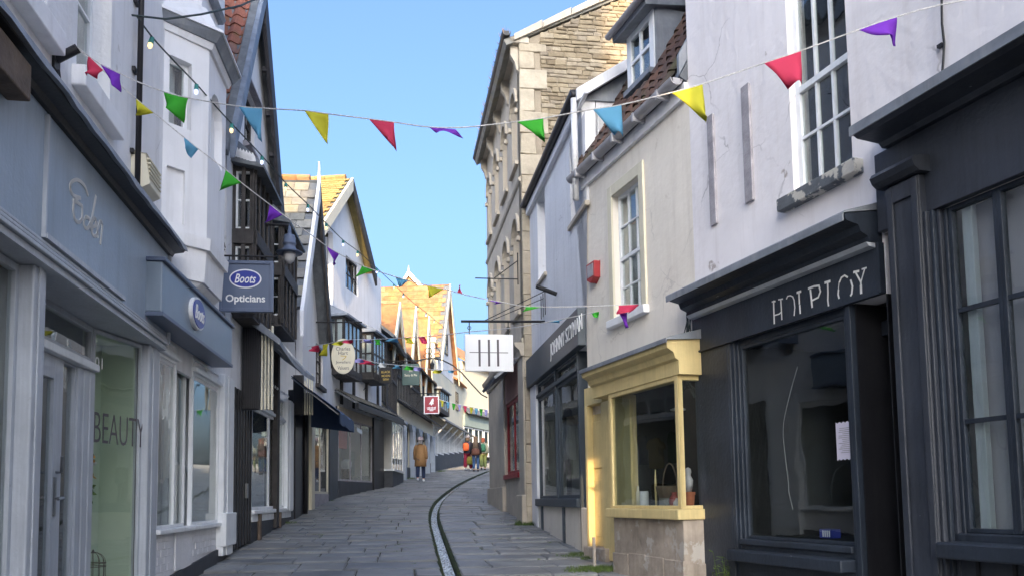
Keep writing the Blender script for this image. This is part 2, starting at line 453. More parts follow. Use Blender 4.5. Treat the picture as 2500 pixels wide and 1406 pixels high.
M['pipewhite'] = surf('white_painted_pipe', (.66, .66, .66), .5, .15, 7, .1, streak=.4, streak_col=(.35, .33, .3))
M['slab'] = varied('pennant_paving_stone', [(.165, .172, .178), (.205, .21, .212), (.185, .188, .186), (.235, .238, .236), (.150, .158, .166), (.22, .214, .202)], .5, .4, 9, 1.6, .30, spec=.45)
M['joint'] = surf('dark_joint_earth', (.06, .058, .048), .95, .4, 6, .6, 40)
M['kerb'] = surf('channel_stone', (.05, .05, .045), .85, .3, 5, .5, 20, patch=.9, patch_col=(.030, .045, .010), patch_scale=4, patch_at=.36)
M['moss'] = surf('wet_moss', (.04, .065, .012), .9, .5, 18, .9, 60)
M['grass'] = surf('grass_blade', (.075, .12, .025), .7, .4, 9, 0)
M['drygrass'] = surf('dry_gutter_weed', (.30, .20, .13), .8, .4, 9, 0)
M['rope'] = surf('white_bunting_tape', (.62, .60, .58), .7, .3, 60, 0)
M['wire'] = surf('dark_cable', (.03, .045, .045), .6, .2, 10, 0)
M['red'] = surf('dark_red_paint', (.33, .03, .035), .4, .12, 4, .05)
M['navycloth'] = surf('navy_awning_canvas', (.06, .095, .17), .8, .12, 4, .1)
M['bootsblue'] = surf('slate_blue_sign', (.11, .14, .21), .4, .06, 3, .03)
M['bootsfascia'] = surf('blue_grey_fascia', (.20, .25, .31), .35, .08, 2, .04)
M['badge'] = surf('royal_blue_enamel', (.035, .05, .30), .35, .04, 3, .02)
M['signwhite'] = surf('white_sign_face', (.78, .79, .80), .4, .03, 3, .02)
M['lettergrey'] = surf('dark_grey_lettering', (.10, .09, .10), .6, .1, 6, 0)
M['letterwhite'] = surf('white_lettering', (.80, .80, .78), .6, .08, 8, 0)
M['gold'] = surf('gold_lettering', (.55, .40, .10), .5, .1, 8, 0)
M['winecolor'] = surf('wine_red_sign', (.30, .035, .05), .45, .08, 4, .02)
M['greensign'] = surf('dark_green_sign', (.03, .07, .065), .45, .1, 4, .02)
M['tilewhite'] = surf('white_painted_brick', (.74, .74, .76), .55, .07, 3, .3, 30, streak=.3, streak_col=(.36, .35, .33))

# ---------------------------------------------------------------- plan of the street (metres, camera at x=0, y=0)
C0, C1, C2, C3, C4, C5, C6, C7, C8, C9 = [(-1.97, -1.5), (-3.63, 8.1), (-4.06, 11.45), (-4.80, 18.2), (-5.17, 23.4), (-4.62, 28.2),
                                         (-4.75, 32.6), (-4.35, 42.8), (-3.35, 54.5), (-0.2, 63.5)]
WE, WB, WG, WH, WI, WK, WL_, WM, WN = [Fr(a, b, True) for a, b in ((C0, C1), (C1, C2), (C2, C3), (C3, C4), (C4, C5), (C5, C6), (C6, C7), (C7, C8), (C8, C9))]
D0, D1, D2 = (5.50, -2.0), (1.04, 10.75), (0.40, 15.02)
S1, S2, S3 = (0.25, 15.02), (-0.58, 20.6), (-0.6, 30.0)
WR, WJ, WS, WT = Fr(D0, D1, False), Fr(D1, D2, False), Fr(S1, S2, False), Fr(S2, (1.2, 44.0), False)
def interp(pts, y):
    for (x0, y0), (x1, y1) in zip(pts[:-1], pts[1:]):
        if y <= y1: return x0 + (x1 - x0) * (y - y0) / (y1 - y0)
    return pts[-1][0]
LEFT = [(-0.8, -9), C0, C1, C2, C3, C4, C5, C6, C7, C8, C9]
RIGHT = [(8, -9), D0, D1, D2, S2, (1.2, 44.0), (3.5, 63.5)]
SP = [ground_at(*p) for p in ((1104, 1406), (1085, 1350), (1069, 1300), (1059, 1266), (1060, 1243), (1071, 1222), (1092, 1203), (1120, 1183), (1152, 1166), (1187, 1151))]
SPT = [(p.x, p.y) for p in SP]
SPT = [(SPT[0][0] + .135 * (SPT[0][1] + 9), -9), (SPT[0][0] + .135 * (SPT[0][1] - 4), 4)] + SPT + [(1.0, 58), (2.2, 64)]
def sx(y):
    # smoothed course of the water channel
    return sum(interp(SPT, y + k * .35) for k in (-2, -1, 0, 1, 2)) / 5
HWN = .108
# ---- ground
m = MB()
xs = [-260, -60, -12, 12, 60, 260]; ys = [-140, -30, 0, 40, 70, 90, 300, 900]
zz = lambda y: gz(min(y, 70)) - (.30)
m.add([(x, y, zz(y)) for y in ys for x in xs], [(j * 6 + i, j * 6 + i + 1, (j + 1) * 6 + i + 1, (j + 1) * 6 + i) for j in range(7) for i in range(5)])
struct(m.build('ground', M['joint']))
def strip(fa, fb, y0, y1, dz, n, ma, mb=None, name='street'):
    mm = MB()
    vs_ = []
    for k in range(n + 1):
        y = y0 + (y1 - y0) * k / n
        vs_ += [Vector((fa(y), y, gz(y) + dz)), Vector((fb(y), y, gz(y) + dz))]
    mm.add(vs_, [(2 * k, 2 * k + 1, 2 * k + 3, 2 * k + 2) for k in range(n)])
    return mm.build(name, ma)
street = struct(strip(lambda y: interp(LEFT, y) - 1.2, lambda y: sx(y) - HWN, -9, 64, -.022, 146, M['joint'], name='pavement'))
street2 = struct(strip(lambda y: sx(y) + HWN, lambda y: interp(RIGHT, y) + 1.5, -9, 64, -.022, 146, M['joint'], name='pavement'))
# ---- paving slabs, course by course
def slab_geo(a, b, c, d, mm):
    """a,b near edge (x,y); c,d far edge; bevelled stone"""
    cx, cy = (a[0] + b[0] + c[0] + d[0]) / 4, (a[1] + b[1] + c[1] + d[1]) / 4
    h = random.uniform(-.008, .009); tx, ty = random.uniform(-.008, .008), random.uniform(-.045, -.018)
    g_ = .012
    q = []
    for p in (a, b, c, d):
        vx, vy = p[0] - cx, p[1] - cy
        l = math.hypot(vx, vy)
        q.append((p[0] - math.copysign(.007, vx), p[1] - math.copysign(.012, vy), vx, vy, l))
    def Z(x, y): return gz(y) + h + tx * (x - cx) + ty * (y - cy)
    r0 = [(x, y, gz(y) - .05) for x, y, *_ in q]
    r1 = [(x, y, Z(x, y) - .016) for x, y, *_ in q]
    r2 = [(x - math.copysign(.014, vx), y - math.copysign(.022, vy), Z(x, y)) for x, y, vx, vy, l in q]
    f = [(i, (i + 1) % 4, 4 + (i + 1) % 4, 4 + i) for i in range(4)] + [(4 + i, 4 + (i + 1) % 4, 8 + (i + 1) % 4, 8 + i) for i in range(4)] + [(8, 9, 10, 11)]
    mm.add(r0 + r1 + r2, f)
rest = [MB(), MB()]
count = [0, 0]
y = 4.0
row = 0
def in_view(x, y):
    q = CAMROT.transposed() @ Vector((x, y, gz(y) - EYE))
    px, py = CX + F * q.x / -q.z, CY - F * q.y / -q.z
    return 380 < px < 1700 and py < 1425
while y < 62:
    dy = random.uniform(.36, .62) * (1 + .01 * y)
    y1 = y + dy
    for side, (fa, fb, par) in enumerate(((lambda v: interp(LEFT, v) - .05, lambda v: sx(v) - HWN, street), (lambda v: sx(v) + HWN, lambda v: interp(RIGHT, v) + .6, street2))):
        xa0, xb0, xa1, xb1 = fa(y), fb(y), fa(y1), fb(y1)
        w = (xb0 - xa0 + xb1 - xa1) / 2
        cuts = [0.0]
        while cuts[-1] < w - .25: cuts.append(cuts[-1] + random.choice((.45, .55, .65, .75, .9, 1.1)) * random.uniform(.85, 1.15))
        if w - cuts[-2 if len(cuts) > 1 else 0] < .3 and len(cuts) > 2: cuts.pop()
        cuts[-1] = w
        for c0_, c1_ in zip(cuts[:-1], cuts[1:]):
            s0, s1 = c0_ / w, c1_ / w
            k = random.uniform(-.01, .01)
            a = (xa0 + (xb0 - xa0) * s0, y); b = (xa0 + (xb0 - xa0) * s1, y)
            c = (xa1 + (xb1 - xa1) * s1, y1); d = (xa1 + (xb1 - xa1) * s0, y1)
            if in_view((a[0] + b[0]) / 2, y) and count[side] < (210, 90)[side]:
                count[side] += 1
                one = MB(); slab_geo(a, b, c, d, one)
                one.build('paving_slab', M['slab'], par)
            else:
                slab_geo(a, b, c, d, rest[side])
    y = y1
def slab_mat_stuff():
    m_ = M['slab'].copy(); m_.name = 'pennant_paving_far'
    t = m_.node_tree
    oi = [n for n in t.nodes if n.type == 'OBJECT_INFO'][0]
    cr = [n for n in t.nodes if n.type == 'VALTORGB'][0]
    geo = [n for n in t.nodes if n.type == 'NEW_GEOMETRY'][0]
    t.links.new(geo.outputs['Random Per Island'], cr.inputs[0])
    return m_
M['slabfar'] = slab_mat_stuff()
rest[0].build('paving_slabs', M['slabfar'], street, kind='stuff')
rest[1].build('paving_slabs', M['slabfar'], street2, kind='stuff')
# ---- water channel
m = MB(); vs_ = []; n = 220
prof = [(-HWN - .03, -.004), (-HWN, -.002), (-HWN + .03, -.03), (-HWN + .045, -.16), (HWN - .045, -.16), (HWN - .03, -.03), (HWN, -.002), (HWN + .03, -.004)]
for k in range(n + 1):
    yy = -9 + 73 * k / n
    for i, (dx, dz) in enumerate(prof):
        jx = random.uniform(-.008, .008) if 1 < i < 6 else 0
        vs_.append(Vector((sx(yy) + dx + jx, yy, gz(yy) + dz + (random.uniform(-.006, .004) if 0 < i < 7 else -.02))))
m.add(vs_, [(k * 8 + i, k * 8 + i + 1, (k + 1) * 8 + i + 1, (k + 1) * 8 + i) for k in range(n) for i in range(7)])
chan = struct(m.build('water_channel', M['kerb']))
mw, t, b = _new('running_water')
b.inputs['Base Color'].default_value = (.02, .03, .035, 1); b.inputs['Roughness'].default_value = .04; b.inputs['IOR'].default_value = 1.33
geo = N(t, 'ShaderNodeNewGeometry'); mp = N(t, 'ShaderNodeMapping'); mp.inputs['Scale'].default_value = (26, 5, 5)
t.links.new(geo.outputs['Position'], mp.inputs[0])
nz = N(t, 'ShaderNodeTexNoise', i_Scale=1.6, i_Detail=2.0, i_Distortion=.4); t.links.new(mp.outputs[0], nz.inputs['Vector'])
bp = N(t, 'ShaderNodeBump', i_Strength=.7, i_Distance=.03); t.links.new(nz.outputs[0], bp.inputs['Height']); t.links.new(bp.outputs[0], b.inputs['Normal'])
rf = N(t, 'ShaderNodeMapRange'); rf.inputs[1].default_value = .22; rf.inputs[2].default_value = .60; t.links.new(nz.outputs[0], rf.inputs[0])
mxf = N(t, 'ShaderNodeMix', data_type='RGBA'); mxf.inputs[6].default_value = (.03, .05, .06, 1); mxf.inputs[7].default_value = (.70, .82, .92, 1)  # pale foam and sky sparkle painted into the base colour
t.links.new(rf.outputs[0], mxf.inputs[0]); t.links.new(mxf.outputs[2], b.inputs['Base Color'])
M['water'] = mw
m = MB(); vs_ = []; n = 500
for k in range(n + 1):
    yy = -9 + 73 * k / n
    for i in range(7):
        dx = -(HWN - .045) + (HWN - .045) * 2 * i / 6
        vs_.append(Vector((sx(yy) + dx, yy, gz(yy) - .07 + random.uniform(-.0015, .0015))))
m.add(vs_, [(k * 7 + i, k * 7 + i + 1, (k + 1) * 7 + i + 1, (k + 1) * 7 + i) for k in range(n) for i in range(6)])
struct(m.build('water', mw, smooth=True))

# ---------------------------------------------------------------- builders shared by the houses
def window(par, fr, u0, u1, z0, z1, d=-.10, cols=2, rows=2, mat=None, fw=.05, bw=.022, glass='oldglass', back='dark', back_d=.6, rail=None, name='window', label=None, dep=.05):
    mat = mat or M['whitepaint']
    f = MB()
    f.box(fr, u0, u0 + fw, d - dep, d, z0, z1); f.box(fr, u1 - fw, u1, d - dep, d, z0, z1)
    f.box(fr, u0 + fw, u1 - fw, d - dep, d, z0, z0 + fw); f.box(fr, u0 + fw, u1 - fw, d - dep, d, z1 - fw, z1)
    w = f.build(name, mat, par, bevel=.004, label=label)
    iu0, iu1, iz0, iz1 = u0 + fw, u1 - fw, z0 + fw, z1 - fw
    us = [iu0 + (iu1 - iu0) * k / cols for k in range(cols + 1)]
    zs = rows if isinstance(rows, (list, tuple)) else [iz0 + (iz1 - iz0) * k / rows for k in range(rows + 1)]
    zs = list(zs); zs[0], zs[-1] = iz0, iz1
    for u in us[1:-1]: MB().box(fr, u - bw / 2, u + bw / 2, d - dep * .8, d - dep * .15, iz0, iz1).build('glazing_bar', mat, w)
    for k, z in enumerate(zs[1:-1]):
        h = bw * 2.2 if rail is not None and k == rail else bw
        MB().box(fr, iu0, iu1, d - dep * .78, d - dep * .12 + (.012 if h > bw else 0), z - h / 2, z + h / 2).build('meeting_rail' if h > bw else 'glazing_bar', mat, w)
    for a, b_ in zip(us[:-1], us[1:]):
        for c, e in zip(zs[:-1], zs[1:]):
            MB().box(fr, a, b_, d - dep * .6, d - dep * .6 + .004, c, e).build('pane', M[glass], w)
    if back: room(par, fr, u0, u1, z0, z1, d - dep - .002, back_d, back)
    return w
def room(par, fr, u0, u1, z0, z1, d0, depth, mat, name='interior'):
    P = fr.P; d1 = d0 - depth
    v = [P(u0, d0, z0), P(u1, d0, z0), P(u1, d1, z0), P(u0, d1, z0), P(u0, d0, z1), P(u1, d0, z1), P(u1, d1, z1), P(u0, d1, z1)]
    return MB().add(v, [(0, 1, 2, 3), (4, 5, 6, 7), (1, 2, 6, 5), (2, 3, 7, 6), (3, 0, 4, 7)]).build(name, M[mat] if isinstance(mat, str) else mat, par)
def pantile_mesh(w, l, amp=.028):
    vs_, fs = [], []
    n = 6
    for y, lift in ((0, .022), (l, 0.0)):
        for k in range(n + 1):
            x = w * 1.06 * k / n
            z = amp * math.sin(2 * math.pi * k / n - .5)
            vs_.append(Vector((x, y, z + lift)))
        for k in range(n + 1):
            x = w * 1.06 * k / n
            z = amp * math.sin(2 * math.pi * k / n - .5) - .014
            vs_.append(Vector((x, y, z + lift)))
    q = n + 1
    for k in range(n):
        fs += [(k, k + 1, 2 * q + k + 1, 2 * q + k), (q + k, q + k + 1, 3 * q + k + 1, 3 * q + k), (k, k + 1, q + k + 1, q + k)]
    return vs_, fs
def flat_tile_mesh(w, l):
    a = [(0.004, 0, .012), (w - .004, 0, .012), (w - .004, l, 0), (.004, l, 0), (.004, 0, .03), (w - .004, 0, .03), (w - .004, l, .012), (.004, l, .012)]
    return [Vector(p) for p in a], MB.BOX
def tiles(par, org, ex, ey, W, Ls, tw, tl, mat, shape='pan', keep=None, name='roof_tile', maxn=300, jit=.004):
    """lay tiles from the eave up; ex runs along the eave, ey up the slope"""
    ex, ey = Vector(ex).normalized(), Vector(ey).normalized()
    ez = ex.cross(ey)
    if ez.z < 0:
        org = Vector(org) + ex * W; ex = -ex; ez = ex.cross(ey)
    rot = Matrix((ex, ey, ez)).transposed().to_quaternion()
    vs_, fs = (pantile_mesh(tw, tl * 1.12) if shape == 'pan' else flat_tile_mesh(tw, tl * 1.12))
    pos = []
    nr, nc = int(Ls / tl), int(W / tw)
    for r_ in range(nr):
        for c_ in range(-1 if shape == 'flat' else 0, nc):
            off = tw / 2 if (shape == 'flat' and r_ % 2) else 0
            x, yv = c_ * tw + off, r_ * tl
            if x < -.001 or x + tw > W + .05: continue
            p = Vector(org) + ex * x + ey * yv + ez * .005
            if keep and not keep(p + ex * tw / 2 + ey * tl / 2): continue
            pos.append(p)
    src = None
    big = MB()
    for i, p in enumerate(pos):
        j = Vector((random.uniform(-jit, jit), random.uniform(-jit, jit), random.uniform(-jit, jit)))
        if i < maxn:
            if src is None:
                me = bpy.data.meshes.new(name); me.from_pydata(vs_, [], fs); me.materials.append(mat)
                if shape == 'pan': me.polygons.foreach_set('use_smooth', [True] * len(me.polygons))
                src = bpy.data.objects.new(name, me); COL.objects.link(src); src.parent = par
                src.rotation_mode = 'QUATERNION'; src.rotation_quaternion = rot; src.location = p + j - _wl(par)
            else:
                q = rot @ Quaternion((0, 0, 1), random.uniform(-.012, .012))
                inst(src, p + j, q, par, name)
        else:
            big.add([p + j + ex * v.x + ey * v.y + ez * v.z for v in vs_], fs)
    if big.v: big.build('roof_tiles', mat, par, kind='stuff')
def slab_quad(par, name, p, mat, th=.08, **k):
    """a roof plane of four corners with thickness"""
    p = [Vector(q) for q in p]
    nn = (p[1] - p[0]).cross(p[3] - p[0]).normalized()
    if nn.z < 0: nn = -nn
    return MB().hexa([q - nn * th for q in p] + p).build(name, mat, par, **k)
def gutter(par, fr, u0, u1, d, z, r, mat, name='gutter', n=10):
    """half-round gutter with real hollow"""
    mm = MB(); vs_ = []
    for u in (u0, u1):
        for rr in (r, r * .85):
            for k in range(n + 1):
                a = math.pi * k / n
                vs_.append(fr.P(u, d + rr * math.cos(a), z - rr * math.sin(a)))
    q = n + 1
    fs = []
    for k in range(n):
        fs += [(k, k + 1, 2 * q + k + 1, 2 * q + k), (q + k, q + k + 1, 3 * q + k + 1, 3 * q + k), (k, k + 1, q + k + 1, q + k), (2 * q + k, 2 * q + k + 1, 3 * q + k + 1, 3 * q + k)]
    fs += [(0, q, 3 * q, 2 * q), (n, q + n, 3 * q + n, 2 * q + n)]
    mm.add(vs_, fs)
    for u in (u0, u1):   # stop ends
        mm.prism(fr, [(0, 0)] * 0 or [(u - .004, z), (u + .004, z), (u + .004, z - r * .9), (u - .004, z - r * .9)], d - r * .6, d + r * .6)
    return mm.build(name, mat, par, smooth=False)
def body(par, fr, u0, u1, z0, z1, depth, mat, name='wall', back=-.17):
    """the house behind its front: two flanks and the back wall"""
    P = fr.P
    v = [P(u0, back, z0), P(u1, back, z0), P(u1, -depth, z0), P(u0, -depth, z0), P(u0, back, z1), P(u1, back, z1), P(u1, -depth, z1), P(u0, -depth, z1)]
    return MB().add(v, [(1, 2, 6, 5), (2, 3, 7, 6), (3, 0, 4, 7), (4, 5, 6, 7)]).build(name, mat, par)

def eave_roof(par, fr, u0, u1, ze, over, rise, depth, mat, name='roof'):
    """roof whose ridge runs along the street"""
    P = fr.P; run = depth / 2
    zr = ze + rise
    zo = ze - rise / run * over
    a = slab_quad(par, name, [P(u0, over, zo), P(u1, over, zo), P(u1, -run, zr), P(u0, -run, zr)], mat, .1)
    slab_quad(par, name, [P(u0, -depth - over, zo), P(u1, -depth - over, zo), P(u1, -run, zr - .001), P(u0, -run, zr - .001)], mat, .1)
    for u in (u0 + .02, u1 - .02):
        MB().prism(Fr(P(u, 0, 0).xy, P(u, -depth, 0).xy, True), [(0.02, ze - .1), (depth - .02, ze - .1), (run, zr - .12)], -.01, .01).build('gable_wall', M['white'], par)
    return a
def gable_house(par, fr, ue0, ua, za, ze, d_over, depth, roofm, near_b, far_b, bw=.30, tile=None, thick=.07, e=.32, bw_far=None):
    """cross gable facing the street: two roof planes, barge boards on both slopes"""
    ue1 = 2 * ua - ue0
    P = fr.P
    s = (za - ze) / (ua - ue0)
    na = slab_quad(par, 'roof', [P(ue0 - .25, d_over, ze - .25 * s), P(ue0 - .25, -depth, ze - .25 * s), P(ua, -depth, za), P(ua, d_over, za)], roofm if tile is None else M['slate'], .1)
    slab_quad(par, 'roof', [P(ue1 + .25, d_over, ze - .25 * s), P(ue1 + .25, -depth, ze - .25 * s), P(ua, -depth, za - .001), P(ua, d_over, za - .001)], roofm, .1)
    c, sn = (ua - ue0), (za - ze)
    l = math.hypot(c, sn)
    nz_ = bw * l / c
    MB().prism(fr, [(ue0 - e, ze - e * s + .02), (ua, za + .02), (ua, za - nz_), (ue0 - e, ze - e * s - nz_)], d_over, d_over + thick).build('barge_board', near_b, par, bevel=.01)
    nz_ = (bw_far or bw) * l / c
    MB().prism(fr, [(ue1 + e, ze - e * s + .02), (ua, za + .02), (ua, za - nz_), (ue1 + e, ze - e * s - nz_)], d_over, d_over + thick - .004).build('barge_board', far_b, par, bevel=.01)
    if tile:
        shape, tw, tl, mat, keep = tile
        ey = (P(ua, 0, za) - P(ue0, 0, ze)).normalized()
        ex = P(0, -1, 0) - P(0, 0, 0)
        tiles(na, P(ue0 - .25, d_over - .02, ze - .25 * s + .02), ex, ey, depth * .8, (ua - ue0 + .2) * l / c, tw, tl, mat, shape, keep)
    return ue1
def find_u(fr, px, py, d, slope):
    """u0 such that the point (u0+slope*d.., d) lies in column px"""
    return fr.U(px, py, d) - slope * d

# ================================================================ left: grey-blue beauty shop
zb = gz(-1.5) - .6
eden = thing('beauty_shop', 'grey-blue shopfront with Eden sign below white rendered upper wall, nearest on the left', 'shop', WE.P(WE.L / 2, 0, WE.g(WE.L / 2)))
W = WE; L_ = W.L
zf0, zf1 = W.Z(372, 818, .10), W.Z(372, 578, .10)
wa = W.rect(193, 276, -330, 178)
u110 = W.U(112, 60)
w0 = (u110 - (wa[1] - wa[0]), u110, wa[2], wa[3])
EZ = 9.6
wall_mesh(W, [(0, zf0), (L_, zf0), (L_, EZ), (0, EZ)], [RC(*wa), RC(*w0)], thick=.2).build('wall', M['white'], eden)
body(eden, W, 0, L_, zb, EZ, 7, M['white'], back=-.21)
for q in (wa, w0):
    window(eden, W, q[0], q[1], q[2], q[3], d=-.15, cols=2, rows=2, mat=M['whitepaint'], back='net', back_d=.25, glass='oldglass')
    MB().box(W, q[0] - .09, q[1] + .09, -.02, .10, q[2] - .17, q[2] - .005).build('window_sill', M['bay_white'], eden, bevel=.012)
eave_roof(eden, W, -.2, L_, EZ, .3, 3.0, 7, M['slate'])
fas = MB().box(W, 0, L_ - .01, .002, .10, zf0, zf1).build('fascia', M['edenblue'], eden, bevel=.008)
uL, uR = W.U(105, 430, .10), W.U(300, 640, .10)
sg = MB()
sg.box(W, uL, uL + .025, .10, .125, zf0 + .10, zf1 - .03)
sg.box(W, uL + .025, uR, .10, .130, zf0 + .10, zf0 + .135)
sg.build('moulding', M['edengrey'], fas)
MB().box(W, L_ - .055, L_ - .012, .102, .135, zf0 + .02, zf1 - .01).build('moulding', M['edengrey'], fas, bevel=.006)
for k, (a, b_) in enumerate(((.0, .028), (.034, .058), (.064, .085))):
    MB().box(W, 0, L_ - .06, .101, .125 - .006 * k, zf0 + a, zf0 + b_).build('moulding', M['edengrey'], fas, bevel=.005)
MB().profile(W, 0, L_ + .03, [(.003, zf1 + .001), (.13, zf1 + .001), (.15, zf1 + .035), (.24, zf1 + .05), (.26, zf1 + .09), (.003, zf1 + .125)]).build('cornice', M['black'], eden)
cz = MB(); pts = []
for k in range(60):
    u = L_ * k / 59
    cz.add([], [])
    pts.append(u)
ld = MB(); vs_ = []
for k, u in enumerate(pts):
    j = random.uniform(-.012, .012)
    vs_ += [W.P(u, .004, zf1 + .19), W.P(u, .275, zf1 + .098), W.P(u, .285 + j * .3, zf1 + .045 + j), W.P(u, .004, zf1 + .13)]
ld.add(vs_, [(4 * k + i, 4 * k + (i + 1) % 4, 4 * k + 4 + (i + 1) % 4, 4 * k + 4 + i) for k in range(59) for i in range(4)])
ld.build('lead_flashing', M['lead'], eden)
MB().box(W, W.U(-200, 100, .2), W.U(62, 180, .2), .105, .235, zf1 - .22, zf1 - .002).build('soffit_board', M['brownwood'], eden, bevel=.01)
# sign writing: brush script
E_ = []
def tr(frm, d, pts): return [frm.uz(x, y, d) for x, y in pts]
sm = MB()
def KE(p): return (p[0] / 2.8125, 400 + p[1] / 2.8125)
for s_ in ([(600, 215), (575, 150), (530, 112), (490, 125), (478, 165), (500, 215), (548, 236)], [(540, 234), (508, 262), (500, 320), (515, 385), (540, 402), (560, 368), (562, 300)], [(500, 255), (530, 268), (562, 292)],
           [(612, 378), (588, 366), (573, 395), (580, 435), (600, 443), (616, 405)], [(655, 225), (636, 330), (618, 425), (632, 455)], [(630, 435), (652, 424), (656, 388), (642, 376), (627, 410), (629, 470), (650, 498), (670, 470)],
           [(664, 402), (668, 505)], [(668, 455), (685, 398), (700, 422), (692, 500), (686, 548)]):
    s_ = [KE(p) for p in s_]
    stroke_mb(sm, W, tr(W, .10, smooth_pts(s_, 5)), .026, .101, .106)
sm.build('lettering', M['letterwhite'], fas, label='white brush script reading Eden')
# shopfront below
MB().box(W, 0, L_ - .02, -.95, .098, zf0 - .05, zf0 - .002).build('soffit', M['edengrey'], eden)
up0, up1 = W.U(62, 1000), W.U(93, 1000)
uc0, uc1 = W.U(355, 1000), L_ - .005
def post(par, fr, a, b, d0, d1, z0, z1, mat, name='post', bevel=.012):
    mm = MB(); mm.box(fr, a, b, d0, d1, z0, z1)
    o = mm.build(name, mat, par, bevel=bevel)
    w = b - a
    MB().box(fr, a + w * .3, a + w * .7, d1, d1 + .012, z0, z1).build('moulding', mat, o, bevel=.004)
    return o
post(eden, W, up0, up1, -.14, .03, zb, zf0 - .05, M['edengrey'])
post(eden, W, uc0, uc1, -.14, .03, W.g(L_) - .4, zf0 - .05, M['edengrey'])
window(eden, W, 1.2, up0, W.g(3) + .35, zf0 - .06, d=-.06, cols=1, rows=1, mat=M['edengrey'], glass='glass', back='room', back_d=2.5, name='shop_window')
MB().box(W, 0, up0, -.2, -.03, zb, W.g(3) + .35).build('stall_riser', M['edengrey'], eden)
MB().box(W, 0, 1.2, -.2, -.031, W.g(3) + .35, zf0 - .05).build('pier', M['edengrey'], eden)
dd = -.24
# return window beside the recessed door
po = W.P(uc0, -.03, 0).xy
FR = Fr(po - Vector((.086, 1.0)), po, True)
ui = FR.U(224, 1000)
FR = Fr(FR.P(ui, 0, 0).xy, po, True)
zq = W.g(L_) + .12
window(eden, FR, 0.0, FR.L, zq, zf0 - .06, d=0.0, cols=1, rows=1, mat=M['edengrey'], fw=.035, glass='glass', back=None, name='shop_window', label='tall side pane lettered BEAUTY')
MB().tube([FR.P(FR.U(333, 1150, -.02), -.03, zq), FR.P(FR.U(333, 1150, -.02), -.03, zf0 - .1)], .004, 6).build('curtain_rod', M['lettergrey'], eden)
room(eden, FR, .036, FR.L - .036, zq, zf0 - .06, -.06, .34, 'film', 'display_backdrop')
t_ = text_mb('BEAUTY', FR.P((FR.U(228, 1040) + FR.U(351, 1060)) / 2, .003, (FR.Z(290, 1015) + FR.Z(290, 1085)) / 2), FR.t.to_3d(), UPZ, width=FR.U(351, 1060) - FR.U(228, 1040), height=FR.Z(290, 1012) - FR.Z(290, 1084), depth=.003, bold=-.012)
t_.build('lettering', M['lettergrey'], eden)
t_ = text_mb('01', FR.P(FR.U(240, 885), .003, FR.Z(240, 885)), FR.t.to_3d(), UPZ, height=.10, depth=.003)
t_.build('lettering', M['letterwhite'], eden)
dxa, dxb = up1 - .02, W.U(224, 1000, dd)
zt0, zt1 = W.Z(100, 852, dd), W.Z(100, 830, dd)
MB().box(W, dxa, dxb, dd - .06, dd + .06, zt0, zt1).build('transom_bar', M['whitepaint'], eden, bevel=.01)
window(eden, W, dxa, dxb, zt1, zf0 - .052, d=dd, cols=1, rows=1, mat=M['edengrey'], fw=.05, glass='glass', back=None, name='fanlight')
ds0, ds1 = W.U(128, 1100, dd), W.U(150, 1100, dd)
dfr = W.U(184, 1100, dd)
zth = W.g(6.5) + .05
dr = window(eden, W, dxa, ds1, zth, zt0 - .002, d=dd, cols=1, rows=1, mat=M['edengrey'], fw=ds1 - ds0, glass='glass', back=None, name='door')
hh = MB()
hz = W.Z(140, 1215, dd)
hh.tube([W.P(ds0 + .05, dd + .01, hz), W.P(ds0 + .05, dd + .07, hz), W.P(ds0 - .07, dd + .075, hz - .01)], .011)
hh.box(W, ds0 + .03, ds0 + .07, dd, dd + .012, hz - .14, hz + .16)
hh.build('handle', M['steel'], dr, smooth=False)
hh = MB(); hh.tube([W.P(ds0 + .05, dd + .01, hz + .2), W.P(ds0 + .05, dd + .05, hz + .2), W.P(ds0 + .03, dd + .06, hz + .32)], .012); hh.build('knocker', M['steel'], dr)
window(eden, W, ds1 + .004, dfr, zth, zt0 - .002, d=dd - .01, cols=1, rows=1, mat=M['edengrey'], fw=.02, glass='glass', back=None, name='sidelight')
for k in range(3):
    a = dfr + (dxb - dfr) * k / 3
    MB().box(W, a, a + (dxb - dfr) / 3 - .006, dd - .08, dd + .01 + .008 * k, zth, zt0 - .003).build('door_frame', M['edengrey'], eden, bevel=.008)
room(eden, W, dxa, dxb, W.g(6) - .1, zf0 - .055, dd - .09, 3.0, 'room')
MB().box(W, up1 - .3, uc1, -1.2, .02, zb, zth - .003).build('doorstep', M['stone'], eden)
# goods seen inside
for i, c in enumerate(((.4, .05, .04), (.05, .16, .22), (.5, .3, .06), (.35, .35, .3), (.12, .2, .1), (.45, .12, .1))):
    mt = surf('shelf_goods_%d' % i, c, .6, .2, 6, 0)
    a = dxa + .1 + .14 * i
    tag(MB().box(W, a, a + .12, dd - 1.5, dd - 1.2, W.g(6) + .7 + .12 * (i % 3), W.g(6) + 1.2 + .12 * (i % 3)).build('stacked_boxes', mt, None), ['red', 'teal', 'amber', 'grey', 'green', 'brick red'][i] + ' box stacked on the shelf behind the Eden shop door', 'box', 'boxes behind the Eden door')
cg = thing('bird_cage', 'small wire bird cage at the foot of the BEAUTY window', 'bird cage', FR.P(FR.L * .62, -.18, FR.Z(265, 1345) - .22))
cb = FR.P(FR.L * .40, -.16, FR.Z(265, 1345, -.16)); zc1 = FR.Z(265, 1345, -.16)
mm = MB()
